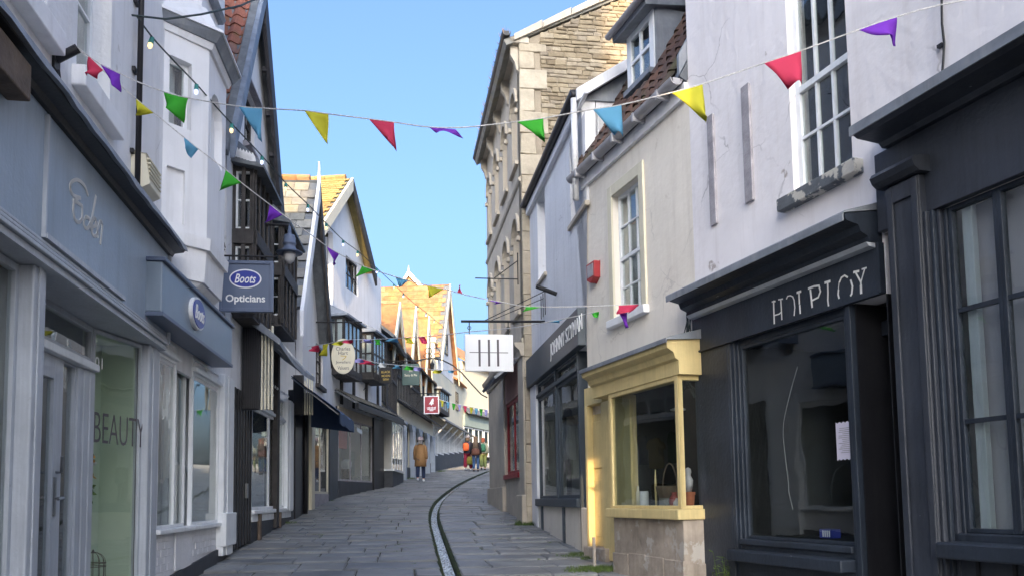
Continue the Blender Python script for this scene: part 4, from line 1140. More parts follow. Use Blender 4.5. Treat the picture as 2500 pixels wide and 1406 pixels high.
MB().box(W, wl[0][0] - .05, wl[0][1] + .05, .001, .1, wl[0][2] - .1, wl[0][2]).build('window_sill', M['timber'], gh1)
# ground floor of it
ztop = W.g(0) + 2.4
w1, w2 = W.U(758, 1150), W.U(800, 1150)
MB().box(W, .0, w1 - .35, -.2, .02, W.g(0) - .2, ztop).build('pier', M['black'], gh1)
MB().box(W, w1 - .34, w1 + .05, -.1, .10, W.g(1) - .05, ztop).build('door_post', M['creampaint'], gh1, bevel=.012)
window(gh1, W, w1 + .06, w2, W.g(2.5) + .28, ztop - .05, d=.02, cols=2, rows=1, mat=M['creampaint'], fw=.06, glass='glass', back='room', back_d=1.5, name='shop_window')
MB().box(W, w1 + .06, w2, -.1, .03, W.g(2) - .2, W.g(2.5) + .279).build('stall_riser', M['batten'], gh1)
MB().box(W, w2 + .01, L_, -.15, .06, W.g(4) - .3, ztop).build('pier', M['navy'], gh1, bevel=.01)
MB().box(W, .0, L_, .001, .16, ztop + .001, ztop + .35).build('fascia', M['navy'], gh1, bevel=.01)
# blue awning
W2 = WH
aw = thing('blue_awning', 'sloping navy canvas awning over the shop beyond the slatted canopy', 'awning', W2.P(3, .5, ztop))
A0 = W2.U(752, 960, .1); A1 = W2.U(800, 1000, 1.0) + .6
zA1 = W2.Z(760, 958, .1); zA0 = zA1 - .75; dA = 1.15
vs_ = []; nn_ = 6
for k in range(nn_ + 1):
    u = A0 + (A1 - A0) * k / nn_
    vs_ += [W2.P(u, .17, zA1), W2.P(u, dA, zA0 + .03 * math.sin(k * 2.1)), W2.P(u, dA + .01, zA0 - .24 + .03 * math.sin(k * 2.1)), W2.P(u, dA - .01, zA0 - .24), W2.P(u, dA - .02, zA0 - .02), W2.P(u, .17, zA1 - .02)]
MB().add(vs_, [(6 * k + i, 6 * k + (i + 1) % 6, 6 * k + 6 + (i + 1) % 6, 6 * k + 6 + i) for k in range(nn_) for i in range(6)]).build('canvas', M['navycloth'], aw)
MB().add([W2.P(A0, .17, zA1 - .01), W2.P(A0, dA, zA0), W2.P(A0, dA, zA0 - .24), W2.P(A0, .17, zA0 - .1), W2.P(A0 + .012, .17, zA1 - .01), W2.P(A0 + .012, dA, zA0), W2.P(A0 + .012, dA, zA0 - .24), W2.P(A0 + .012, .17, zA0 - .1)], MB.BOX).build('side_cheek', M['navycloth'], aw)
for k in range(5): MB().tube([W2.P(A0 + (A1 - A0) * k / 4, .18, zA1 - .05), W2.P(A0 + (A1 - A0) * k / 4, dA - .03, zA0 - .05)], .015, 6).build('arm', M['steel'], aw)
st = MB()
for k in range(9): st.box(W2, A0 + .5 + .12 * k, A0 + .5 + .12 * k + .07, dA + .011, dA + .016, zA0 - .17, zA0 - .07)
st.build('lettering', M['edenblue'], aw)

# ================================================================ left: ochre-tiled gable house, jewellers' side
W = WI; L_ = W.L
gh2 = thing('ochre_tiled_house', 'white gabled house with lichen-yellow tiled roof and timber bays over a dark shop', 'house', W.P(L_ / 2, 0, W.g(L_ / 2)))
ua_, za_ = W.uz(858, 436, .28)
uf, zfe = W.uz(930, 725, .28)
sl = (za_ - zfe) / (uf - ua_)
hw = 2.25
zE = za_ - sl * hw
ue0 = ua_ - hw
g2 = W.rect(844, 874, 622, 700)
ztop = W.g(2) + 2.55
wall_mesh(W, [(-.3, ztop), (L_, ztop), (L_, zE), (ua_ + hw, zE), (ua_, za_ - .12), (ue0, zE), (-.3, zE)], [RC(*g2)], thick=.15).build('wall', M['white'], gh2)
body(gh2, W, -.3, L_, W.g(0) - .4, zE - .1, 8, M['white'])
gable_house(gh2, W, ue0, ua_, za_, zE, .28, 7.5, M['ochretile'], M['creampaint'], M['timber'], bw=.30, tile=('flat', .2, .17, M['ochretile'], None))
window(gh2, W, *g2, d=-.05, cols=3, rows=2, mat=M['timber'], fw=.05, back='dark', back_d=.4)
for k in range(14): MB().tube([W.P(ua_, .1 - .32 * k, za_ + .03), W.P(ua_, .1 - .32 * k - .31, za_ + .035)], .11, 8).build('ridge_tile', M['ochretile'], gh2)
def lead_bay(par, W, px0, px1, D, pyt, pyb, mat):
    a, b_ = W.U(px0, pyt, D), W.U(px1, pyt + 30, D)
    z1, z0 = W.Z(px0, pyt, D), W.Z(px0, pyb, D)
    Pn = Fr(W.P(a, 0, 0).xy, W.P(a, D, 0).xy, False); Pn.n = -W.t
    Ff = Fr(W.P(a, D, 0).xy, W.P(b_, D, 0).xy, True)
    for fr, L2, c in ((Pn, D, 2), (Ff, b_ - a, 4)):
        hq = (.05, L2 - .05, z0 + .12, z1 - .1)
        wall_mesh(fr, RC(0, L2, z0, z1), [RC(*hq)], thick=.05).build('bay_wall', M['timber'], par)
        window(par, fr, *hq, d=-.01, cols=c, rows=2, mat=mat, fw=.035, bw=.05, back='net', back_d=.18)
    MB().add([W.P(a - .1, 0, z1), W.P(a - .1, D + .12, z1), W.P(b_ + .1, D + .12, z1), W.P(b_ + .1, 0, z1), W.P(a + .1, 0, z1 + .35), W.P(b_ - .1, 0, z1 + .35),
              W.P(a - .1, 0, z1 - .06), W.P(a - .1, D + .12, z1 - .06), W.P(b_ + .1, D + .12, z1 - .06), W.P(b_ + .1, 0, z1 - .06)],
             [(0, 1, 4), (1, 2, 5, 4), (2, 3, 5), (6, 7, 8, 9), (0, 1, 7, 6), (1, 2, 8, 7), (2, 3, 9, 8)]).build('bay_roof', M['lead'], par)
    MB().box(W, a, b_, .0, D - .01, z0 - .08, z0 + .01).build('bay_floor', M['timber'], par)
lead_bay(gh2, W, 842, 884, .55, 765, 905, M['timber'])
lead_bay(gh2, W, 912, 944, .55, 805, 918, M['timber'])
for px_ in (832, 862, 893, 921, 942):
    uu = W.U(px_, 960); MB().box(W, uu - .09, uu + .09, .001, .05, ztop + .1, W.Z(px_, 905)).build('timber_post', M['timber'], gh2, bevel=.008)
# pent roof over the shop
zp = ztop + .18; dP = .75
pu0, pu1 = -.3, L_ + .2
pr_ = slab_quad(gh2, 'pent_roof', [W.P(pu0, dP, zp - .12), W.P(pu1, dP, zp - .12), W.P(pu1, 0, zp + .32), W.P(pu0, 0, zp + .32)], M['slate'], .06)
tiles(pr_, W.P(pu0, dP, zp - .10), W.P(1, 0, 0) - W.P(0, 0, 0), W.P(0, 0, zp + .32) - W.P(0, dP, zp - .12), pu1 - pu0, .86, .32, .2, M['greyslate'], 'flat')
MB().box(W, pu0, pu1, dP - .06, dP + .03, zp - .32, zp - .13).build('pent_fascia', M['black'], gh2, bevel=.01)
a0, a1, a2 = W.U(822, 1130), W.U(905, 1130), L_ - .1
MB().box(W, -.3, a0, -.2, .02, W.g(0) - .3, ztop).build('pier', M['navy'], gh2)
window(gh2, W, a0, a1, W.g(1) + .42, ztop - .3, d=.05, cols=3, rows=1, mat=M['batten'], fw=.05, bw=.05, glass='glass', back='roomlight', back_d=1.0, name='shop_window')
MB().box(W, a0, a1, -.1, .06, W.g(0) - .3, W.g(1) + .42).build('stall_riser', M['plinth'], gh2, bevel=.01)
MB().box(W, a0, a1, -.1, .06, ztop - .3, ztop).build('fascia', M['stone'], gh2)
for k in range(2):
    aa = a1 + .01 + (L_ - a1) * k / 2
    MB().box(W, aa, aa + (L_ - a1) / 2 - .03, -.15, .12 - .03 * k, W.g(4) - .3, ztop).build('pilaster', M['black'], gh2, bevel=.01)
redcl = surf('coral_garment', (.55, .09, .08), .8, .15, 8, 0)
tag(MB().add([W.P(a0 + 1.15, -.25, ztop - .5), W.P(a0 + 1.75, -.25, ztop - .5), W.P(a0 + 1.85, -.3, ztop - 1.15), W.P(a0 + 1.1, -.3, ztop - 1.15), W.P(a0 + 1.15, -.35, ztop - .5), W.P(a0 + 1.75, -.35, ztop - .5), W.P(a0 + 1.85, -.4, ztop - 1.15), W.P(a0 + 1.1, -.4, ztop - 1.15)], MB.BOX).build('coral_blouse', redcl), 'coral red top hanging in the dark shop window', 'garment')
vz = W.g(2) + .45
tag(MB().lathe(W.P(a0 + 2.1, -.4, vz), [(.16, 0), (.17, .3), (.16, .32)], 10).build('wicker_basket', M['brownwood']), 'brown wicker basket low in the dark shop window', 'basket')
tag(MB().lathe(W.P(a0 + 2.1, -.4, vz + .325), [(.1, 0), (.17, .08), (.18, .22), (.1, .3), (.02, .31)], 10).build('spotted_vase', M['signwhite']), 'white round vase on the basket in the dark shop window', 'vase')

# ================================================================ left: cream half-timbered shop and its roofs
def stripes(par, W, u0, u1, z0, z1, n, post=.09):
    for k in range(n + 1):
        uu = u0 + (u1 - u0) * k / n
        MB().box(W, uu - post / 2, uu + post / 2, .001, .045, z0, z1).build('timber_post', M['timber'], par)
    for zz_ in (z0, (z0 + z1) / 2, z1): MB().box(W, u0, u1, .046, .06, zz_ - .06, zz_ + .06).build('timber_rail', M['timber'], par)
W = WK; L_ = W.L
hk = thing('cream_timbered_house', 'narrow cream half-timbered house with a white shop window beyond the dark shop', 'house', W.P(L_ / 2, 0, W.g(L_ / 2)))
zg1 = W.g(2) + 2.5; ze_ = W.Z(935, 815)
MB().box(W, .0, L_, -.3, .0, zg1, ze_).build('wall', M['creampaint'], hk)
body(hk, W, .01, L_, W.g(0) - .4, ze_, 7, M['white'], back=-.31)
stripes(hk, W, .1, L_ - .1, zg1 + .4, ze_ - .1, 9)
slab_quad(hk, 'roof', [W.P(-.1, .5, ze_ - .15), W.P(L_, .5, ze_ - .15), W.P(L_, -3.5, ze_ + 3.0), W.P(-.1, -3.5, ze_ + 3.0)], M['slate'], .1)
slab_quad(hk, 'pent_roof', [W.P(0, .5, zg1 - .05), W.P(L_, .5, zg1 - .05), W.P(L_, 0, zg1 + .3), W.P(0, 0, zg1 + .3)], M['slate'], .06)
window(hk, W, .3, L_ - .6, W.g(1) + .55, zg1 - .15, d=.35, cols=4, rows=1, mat=M['whitepaint'], fw=.06, bw=.05, glass='glass', back='roomlight', back_d=.3, name='shop_window')
MB().box(W, .28, L_ - .58, .02, .36, W.g(0) - .2, W.g(1) + .53).build('stall_riser', M['plinth'], hk, bevel=.01)
MB().box(W, .24, L_ - .54, .0, .42, W.g(1) + .531, W.g(1) + .6).build('window_sill', M['whitepaint'], hk)
MB().box(W, L_ - .58, L_, -.1, .2, W.g(0) - .2, zg1).build('pier', M['creampaint'], hk)
W = WL_; L_ = W.L
hl = thing('timbered_range', 'cream half-timbered range with orange tiled roof and three tall sunlit dormer gables', 'house', W.P(L_ / 2, 0, W.g(L_ / 2)))
zg1 = W.g(4) + 2.75; ze_ = W.Z(1000, 880)
MB().box(W, .0, L_, -.3, .0, zg1, ze_).build('wall', M['creampaint'], hl)
body(hl, W, .01, L_, W.g(0) - .4, ze_, 8, M['white'], back=-.31)
stripes(hl, W, .1, L_ - .1, zg1 + .3, ze_ - .1, 26, .10)
rf_ = slab_quad(hl, 'roof', [W.P(-.2, .35, ze_ - .1), W.P(L_, .35, ze_ - .1), W.P(L_, -4.2, ze_ + 2.2), W.P(-.2, -4.2, ze_ + 2.2)], M['orangetile'], .1)
for (pa, ya, wd_) in ((975, 738, 1.15), (1014, 748, 1.15), (1046, 772, 1.15)):
    ud, zd = W.uz(pa, ya, .3)
    zl = max(ze_ - .1, zd - 3.4)
    MB().prism(W, [(ud - wd_, zl - .2), (ud + wd_, zl - .2), (ud, zd - .15)], -.1, .05).build('gable_wall', M['creampaint'], hl)
    gable_house(hl, W, ud - wd_, ud, zd, zl, .3, 5.5, M['orangetile'], M['creampaint'], M['creampaint'], bw=.26)
cz1 = W.Z(1069, 838, .0); cu_0 = W.U(1060, 900, .0)
ch = MB().box(W, cu_0, cu_0 + 1.4, -.7, .02, ze_ - .5, cz1 - .25).build('chimney', M['creampaint'], hl)
MB().box(W, cu_0 - .12, cu_0 + 1.52, -.8, .12, cz1 - .249, cz1).build('chimney_cap', M['creampaint'], ch)
slab_quad(hl, 'eave_board', [W.P(0, .5, ze_ - .32), W.P(L_, .5, ze_ - .32), W.P(L_, .0, ze_ - .1), W.P(0, .0, ze_ - .1)], M['timber'], .05)
# arcade of cream shopfront
MB().box(W, 0, L_, -.05, .12, zg1 - .45, zg1 + .2).build('fascia', M['creampaint'], hl, bevel=.01)
slab_quad(hl, 'pent_roof', [W.P(0, .6, zg1 + .12), W.P(L_, .6, zg1 + .12), W.P(L_, 0.13, zg1 + .4), W.P(0, 0.13, zg1 + .4)], M['slate'], .05)
pxs = [970, 984, 1006, 1023, 1042, 1055]
us_ = [W.U(p, 1100, .1) for p in pxs]
gcol = surf('pale_grey_column', (.40, .45, .52), .5, .08, 4, .05)
for u_ in us_:
    c_ = MB().box(W, u_ - .13, u_ + .13, .0, .25, W.g(u_) - .1, zg1 - .46).build('column', gcol, hl, bevel=.02)
    for s2 in (-1, 1): MB().prism(W, [(u_ + s2 * .13, zg1 - .46), (u_ + s2 * .7, zg1 - .46), (u_ + s2 * .28, zg1 - .75), (u_ + s2 * .13, zg1 - 1.3)], .05, .2).build('bracket', gcol, c_)
for a, b_ in zip(us_[:-1], us_[1:]):
    if b_ - a < .5: continue
    window(hl, W, a + .14, b_ - .14, W.g(a) + .6, zg1 - .5, d=.0, cols=2, rows=1, mat=M['creampaint'], fw=.1, bw=.06, glass='glass', back='room', back_d=.8, name='shop_window')
    MB().box(W, a + .14, b_ - .14, -.1, .04, W.g(a) - .2, W.g(a) + .6).build('stall_riser', M['plinth'], hl)
# farther houses
W = WM; L_ = W.L
hm = thing('white_striped_shop', 'low white shop with narrow striped windows and bracketed eaves near the bend', 'shop', W.P(L_ / 2, 0, W.g(L_ / 2)))
zg1 = W.g(4) + 2.6; ze_ = W.Z(1090, 905)
MB().box(W, 0, L_, -.3, 0, zg1 - .2, ze_).build('wall', M['creampaint'], hm)
body(hm, W, .01, L_, W.g(0) - .4, ze_, 8, M['creampaint'], back=-.31)
slab_quad(hm, 'eaves', [W.P(0, .8, zg1 - .12), W.P(L_, .8, zg1 - .12), W.P(L_, 0, zg1 + .45), W.P(0, 0, zg1 + .45)], M['slate'], .08)
for k in range(6):
    u_ = L_ * (k + .5) / 6
    MB().tube([W.P(u_, .02, zg1 - .9), W.P(u_, .7, zg1 - .2)], .05, 6).build('bracket', M['whitepaint'], hm)
    window(hm, W, L_ * k / 6 + .15, L_ * (k + 1) / 6 - .12, W.g(L_ * k / 6) + .95, zg1 - .25, d=.03, cols=5, rows=1, mat=M['whitepaint'], fw=.07, bw=.07, glass='glass', back='room', back_d=.5, name='shop_window')
MB().add([W.P(0, -.2, W.g(0) - .3), W.P(L_, -.2, W.g(L_) - .3), W.P(L_, .02, W.g(L_) - .3), W.P(0, .02, W.g(0) - .3), W.P(0, -.2, W.g(0) + .95), W.P(L_, -.2, W.g(L_) + .95), W.P(L_, .02, W.g(L_) + .95), W.P(0, .02, W.g(0) + .95)], MB.BOX).build('stall_riser', M['plinth'], hm)
uo, zo_ = W.uz(1082, 925, .6)
lead_bay(hm, W, 1075, 1097, .7, 945, 1000, M['timber'])
ug, zg_ = W.uz(1098, 694, .3)
zE = zg_ - 4.6; hw = 2.9
zE = max(zE, ze_ - .3)
MB().prism(W, [(ug - hw, ze_ - .4), (ug + hw, ze_ - .4), (ug + hw, zE), (ug, zg_ - .12), (ug - hw, zE)], -.28, .02).build('gable_wall', M['white'], hm)
gable_house(hm, W, ug - hw, ug, zg_, zE, .3, 8, M['orangetile'], M['creampaint'], M['creampaint'], bw=.35, tile=('flat', .45, .36, M['orangetile'], None))
window(hm, W, ug - .5, ug + .5, zE + .3, zE + 1.6, d=.08, cols=2, rows=2, mat=M['timber'], back=None)
# gable of a taller roof behind, facing down the street
hb = thing('rear_gable_house', 'small sunlit gable with orange roof peeping above the timbered range', 'house', (-7.2, 52, gz(52)))
BF = Fr((-9.5, 52.0), (-3, 52.0), False); BF.n = Vector((0, -1))
pts_ = [BF.uz(x, y) for x, y in ((958, 722), (998, 662), (1046, 712))]
MB().prism(BF, [(pts_[0][0], 3), (pts_[2][0], 3), (pts_[2][0], pts_[2][1]), (pts_[1][0], pts_[1][1] - .1), (pts_[0][0], pts_[0][1])], -.2, 0).build('gable_wall', M['orangetile'], hb)
for a, b_ in ((pts_[0], pts_[1]), (pts_[2], pts_[1])):
    MB().prism(BF, [a, b_, (b_[0], b_[1] - .35), (a[0], a[1] - .35)], .01, .2 - .004 * (a is pts_[0])).build('barge_board', M['creampaint'], hb)
    slab_quad(hb, 'roof', [BF.P(a[0], .1, a[1]), BF.P(a[0], -6, a[1]), BF.P(b_[0], -6, b_[1] + .02), BF.P(b_[0], .1, b_[1] + .02)], M['orangetile'], .08)
MB().tube([BF.P(pts_[1][0], .1, pts_[1][1]), BF.P(pts_[1][0], .1, pts_[1][1] + .35)], [.06, .02], 6).build('finial', M['creampaint'], hb)
window(hm, W, 8.5, 9.5, ze_ - 2.0, ze_ - .8, d=.06, cols=2, rows=2, mat=M['timber'], back=None)
slab_quad(hm, 'roof', [W.P(7.6, .3, ze_ - .1), W.P(L_ + .2, .3, ze_ - .1), W.P(L_ + .2, -4, ze_ + 2.4), W.P(7.6, -4, ze_ + 2.4)], M['orangetile'], .1)
W = WN; L_ = W.L
hn = thing('green_fascia_shop', 'shop with grey-green fascia and white window posts at the bend of the street', 'shop', W.P(L_ / 2, 0, W.g(L_ / 2)))
zg1 = W.Z(1120, 1036); zg2 = W.Z(1120, 1006); ze_ = W.Z(1130, 880)
gg = surf('grey_green_fascia', (.27, .33, .31), .5, .08, 3, .05)
MB().box(W, 0, L_, -.3, 0, zg2, ze_).build('wall', M['creampaint'], hn)
body(hn, W, .01, L_, W.g(0) - .4, ze_, 8, M['creampaint'], back=-.31)
MB().box(W, 0, L_, -.1, .15, zg1, zg2).build('fascia', gg, hn, bevel=.01)
slab_quad(hn, 'eaves', [W.P(0, .5, zg2 + .02), W.P(L_, .5, zg2 + .02), W.P(L_, .0, zg2 + .5), W.P(0, .0, zg2 + .5)], M['slate'], .08)
for k in range(5):
    window(hn, W, L_ * k / 5 + .1, L_ * (k + 1) / 5 - .1, W.g(L_ * k / 5) + .5, zg1 - .02, d=.03, cols=2, rows=1, mat=M['whitepaint'], fw=.1, bw=.08, glass='glass', back='room', back_d=.8, name='shop_window')
MB().box(W, 0, L_, -.1, .02, W.g(0) - .3, W.g(0) + .5).build('stall_riser', M['plinth'], hn)
slab_quad(hn, 'roof', [W.P(-.2, .4, ze_ - .05), W.P(L_, .4, ze_ - .05), W.P(L_, -4.5, ze_ + 3), W.P(-.2, -4.5, ze_ + 3)], M['orangetile'], .1)

# ================================================================ right: dark shop and the white house above it
W = WR; L_ = W.L
RZ = 9.8
uD = W.U(2166, 700)                 # joint between the dark shop and the empty shop
ds = thing('dark_shop', 'dark slate-blue shopfront with large window under pinkish white wall, nearest on the right', 'shop', W.P(uD / 2, 0, W.g(uD / 2)))
zc0, zc1 = W.Z(2082, 352, .36), W.Z(2082, 318, .36)
zfa = W.Z(2300, 505, .05)
wall_mesh(W, [(0, zfa), (uD, zfa), (uD, RZ), (0, RZ)], [], thick=.1).build('wall', M['whiteold'], ds)
body(ds, W, 0, uD, W.g(0) - .6, RZ, 8, M['whiteold'], back=-.11)
uCap = W.U(2082, 335, .36)
wtr = W.Z(2300, 505, .05)
fas = MB().box(W, .0, uD, .002, .06, zfa, zc0 - .001).build('fascia', M['navy2'], ds, bevel=.006)
MB().profile(W, 0, uCap, [(.003, zc0), (.10, zc0), (.13, zc0 + .03), (.32, zc0 + .04), (.36, zc0 + .06), (.36, zc1 + .02), (.34, zc1 + .04), (.003, zc1 + .10)]).build('cornice', M['navy2'], ds)
MB().profile(W, 0, uCap + .01, [(.004, zc1 + .102), (.35, zc1 + .043), (.385, zc1 + .02), (.385, zc1 - .05), (.372, zc1 - .05), (.372, zc1 + .03), (.004, zc1 + .112)]).build('lead_flashing', M['lead'], ds)
# pilaster
p0, p1 = W.U(2268, 900, .12), W.U(2190, 900, .12)
pz1 = W.Z(2160, 455, .16)
pil = MB().box(W, p0, p1, .0, .12, W.g(p0) - .4, pz1).build('pilaster', M['navy2'], ds, bevel=.01)
ins = (p1 - p0)
mm = MB()
mm.box(W, p0 + .0, p0 + ins * .2, .12, .14, W.g(p0) - .3, pz1 - .02); mm.box(W, p1 - ins * .2, p1, .12, .14, W.g(p0) - .3, pz1 - .02)
mm.box(W, p0 + ins * .2, p1 - ins * .2, .12, .139, pz1 - .14, pz1 - .02)
mm.build('panel_frame', M['navy2'], pil, bevel=.006)
MB().profile(W, p0 - .05, p1 + .06, [(.001, pz1), (.16, pz1), (.20, pz1 + .03), (.22, pz1 + .07), (.2, pz1 + .1), (.001, pz1 + .13)]).build('capital', M['navy2'], pil)
wu1 = W.U(2336, 900)
jw = (p0 - wu1) / 4
for k in range(4):
    a = p0 - jw * k
    MB().box(W, a - jw + .002, a, -.04, .10 - .03 * k, W.g(p0) - .3, zfa).build('jamb', M['navy'] if k % 2 else M['navy2'], ds, bevel=.006)
wz0, wz1 = W.Z(2375, 1300), zfa - .002
rw = [wz0, W.Z(2340, 1030), W.Z(2340, 757), wz1]
uM = W.U(2452, 900)
window(ds, W, uM - .9, uM - .02, wz0, wz1, d=.0, cols=1, rows=rw, mat=M['navy'], fw=.03, bw=.03, glass='glass', back=None, name='shop_window')
window(ds, W, uM - .02, wu1, wz0, wz1, d=.0, cols=1, rows=rw, mat=M['navy'], fw=.03, bw=.03, glass='glass', back=None, name='shop_window')
MB().box(W, wu1 - .13, wu1 - .055, -.11, -.06, wz0, wz1).build('inner_strip', M['edengrey'], ds, bevel=.006)  # pale upright strip just behind the glass
MB().box(W, .2, wu1 - .03, -.16, -.14, wz0 - .02, wz1).build('pane_backing', M['pane_backing'], ds)  # plain lilac-grey sheet close behind the glass
MB().box(W, .0, wu1 + .1, -.2, .04, wz0 - .10, wz0 - .002).build('window_sill', M['navy'], ds, bevel=.01)
sz1, sz0 = W.Z(2282, 1322, .22), W.Z(2282, 1362, .22)
MB().box(W, .0, W.U(2282, 1340, .22), -.1, .22, sz0, sz1).build('window_ledge', M['navy'], ds, bevel=.014)
MB().box(W, .0, wu1 + .14, -.15, .03, W.g(0) - .6, sz0 - .001).build('stall_riser', M['navy2'], ds)
for k in range(5):
    a = W.U(2300 + 90 * k, 1380, .03)
    MB().box(W, a - .012, a + .012, .031, .045, W.g(a) - .2, sz0 - .002).build('batten', M['black'], ds)
MB().box(W, 0, uM - .9, -.2, .0, W.g(0), wz1).build('pier', M['navy2'], ds)
uw = W.U(2300, 100)
cb_ = thing('wall_cable', 'thin black cable hanging down the pinkish white wall at upper right', 'cable', W.P(uw, .02, W.Z(2300, 190)))
MB().tube([W.P(W.U(x, y, .02), .02, W.Z(x, y, .02)) for x, y in ((2298, -200), (2299, 0), (2300, 60), (2305, 105), (2303, 150), (2299, 195))], .009, 6).build('cable', M['black'], cb_)
MB().box(W, uw - .02, uw + .02, .002, .03, W.Z(2303, 116), W.Z(2303, 108)).build('clip', M['black'], cb_)

# ================================================================ right: empty shop with worn sign
u2 = W.U(1694, 600)
es = thing('empty_shop', 'empty black shopfront with worn painted letters below peeling white wall and tall sash window', 'shop', W.P((uD + u2) / 2, 0, W.g((uD + u2) / 2)))
zk1 = W.Z(1712, 680, .34)           # top of cornice
zk0 = W.Z(1768, 735, .12)
zf0 = W.Z(1768, 838, .06)
ws = W.rect(1928, 2066, -300, 470)
ws = (ws[0], W.U(1926, 200), W.Z(1950, 475), W.Z(1926, -330))
wall_mesh(W, [(uD, zf0), (u2, zf0), (u2, RZ), (uD, RZ)], [RC(ws[0], ws[1], ws[2], ws[3])], thick=.2).build('wall', M['whiteold'], es)
body(es, W, uD + .002, u2, W.g(uD) - .6, RZ, 8, M['whiteold'], back=-.21)
eave_roof(es, W, .0, u2, RZ, .3, 3.0, 8, M['slate'])
zmr = W.Z(1935, 242, -.1); zlow = W.Z(1952, 350, -.1)
window(es, W, ws[0], ws[1], ws[2], ws[3], d=-.06, cols=3, rows=[ws[2], zlow, zmr, zmr + (zmr - ws[2]) * .98, ws[3]], mat=M['whitepaint'], fw=.055, bw=.024, rail=1, back='dark', back_d=1.2)
sl = W.rect(1895, 2090, 488, 520, .09)
MB().box(W, sl[0], sl[1], -.02, .09, sl[2], sl[3]).build('window_sill', surf('flaking_grey_sill', (.12, .13, .14), .7, .3, 5, .3, 30, patch=1.0, patch_col=(.55, .52, .45), patch_scale=7, patch_at=.52), es, bevel=.01)
for x0, x1, y0, y1 in ((1735, 1749, 285, 556), (1819, 1838, 213, 502)):
    q = W.rect(x0, x1, y0, y1)
    bt = tag(MB().box(W, q[0], q[1], .001, .028, q[2], q[3]).build('wall_batten', M['batten'], None, bevel=.004), 'bare grey batten on the white wall, %s' % ('the lower one beside the cream house' if x0 < 1800 else 'the upper one nearer the tall sash window'), 'batten')
mm = MB()
mm.profile(W, uD + .02, u2 - .02, [(.003, zk0), (.12, zk0), (.13, zk0 + .04), (.20, zk0 + .07), (.22, zk0 + .12), (.32, zk0 + .14), (.34, zk1 - .06), (.33, zk1 - .02), (.003, zk1 + .03)])
mm.build('cornice', M['navy'], es)
MB().profile(W, uD + .02, u2 - .01, [(.004, zk1 + .10), (.34, zk1 - .002), (.362, zk1 - .02), (.362, zk1 - .08), (.35, zk1 - .08), (.35, zk1 - .015), (.004, zk1 + .04)]).build('lead_flashing', M['lead'], es)
MB().profile(W, uD + .03, u2 - .04, [(.062, zk0 - .04), (.12, zk0 - .03), (.145, zk0 - .002), (.062, zk0 - .002)]).build('moulding', M['edengrey'], es)  # lighter grey stands in for the bluish highlight under the cornice
fas = MB().box(W, uD + .005, u2 - .005, .003, .06, zf0, zk0 - .001).build('fascia', M['navy'], es, bevel=.006)
MB().profile(W, uD + .005, u2 - .005, [(.061, zf0 - .012), (.08, zf0 - .008), (.08, zf0 + .008), (.061, zf0 + .014)]).build('moulding', M['navy'], fas)
sm = MB()
def K(x, y): return (1780 + x / 5.682, 620 + y / 5.682)
for s_, w_ in (([(620, 650), (622, 750), (630, 960)], .014), ([(600, 662), (640, 655)], .014), ([(720, 630), (728, 760), (735, 905)], .012), ([(630, 850), (700, 828), (728, 800)], .011), ([(690, 632), (745, 622)], .012),
               ([(800, 620), (815, 585), (850, 576), (885, 590), (905, 640), (915, 740), (905, 850)], .010), ([(948, 535), (995, 520)], .02), ([(972, 540), (978, 690)], .013), ([(982, 710), (990, 820)], .013),
               ([(1105, 480), (1180, 450), (1250, 440)], .016), ([(1250, 440), (1270, 520), (1240, 600), (1160, 640)], .014), ([(1130, 500), (1145, 640), (1155, 735)], .017),
               ([(1335, 400), (1400, 380)], .02), ([(1370, 400), (1375, 540), (1372, 640), (1382, 715)], .013), ([(1535, 390), (1560, 330), (1605, 300), (1645, 325)], .013), ([(1520, 500), (1515, 560), (1528, 612)], .013),
               ([(1690, 365), (1715, 450), (1705, 550), (1690, 575)], .014), ([(1530, 390), (1518, 500)], .005), ([(1735, 255), (1800, 240)], .018), ([(1765, 270), (1830, 390), (1835, 470)], .013), ([(1905, 195), (1850, 212)], .013),
               ([(1885, 205), (1832, 390)], .010), ([(1832, 440), (1835, 540)], .020)):
    stroke_mb(sm, W, [W.uz(*K(*p), .06) for p in s_], w_, .061, .064)
sm.build('lettering', M['letterwhite'], fas, label='worn remains of painted serif letters')
# window, door
g0 = W.U(2082, 1100); g1 = W.U(1816, 1100)
gz0, gz1 = W.Z(1816, 1313), zf0 - .06
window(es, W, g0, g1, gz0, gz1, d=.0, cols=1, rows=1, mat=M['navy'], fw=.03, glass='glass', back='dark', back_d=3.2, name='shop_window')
for k in range(3): MB().box(W, g1 + .002 + .045 * k, g1 + .044 + .045 * k, -.06, .02 + .015 * k, gz0 - .1, zf0).build('jamb', M['navy'], es, bevel=.006)
MB().box(W, g1 + .137, u2 - .003, -.15, .05, W.g(u2) - .4, zf0 - .001).build('pilaster', M['navy'], es, bevel=.008)
for k in range(2): MB().box(W, g0 - .045 - .047 * k, g0 - .002 - .047 * k, -.06, .03 + .02 * k, W.g(g0) - .3, zf0).build('jamb', M['navy'], es, bevel=.006)
MB().box(W, g0 - .001, g1 + .001, -.06, .002, zf0 - .059, zf0 + .001).build('head_rail', M['navy'], es)
lz = gz0
MB().box(W, g0 - .001, g1 + .05, -.1, .06, lz - .055, lz - .001).build('window_sill', M['navy'], es, bevel=.01)
MB().box(W, g0 - .0, g1 + .10, -.1, .17, lz - .20, lz - .10).build('window_ledge', M['navy'], es, bevel=.012)
MB().box(W, g0 - .0, g1 + .136, -.15, .03, W.g(g1) - .5, lz - .056).build('stall_riser', M['navy'], es)
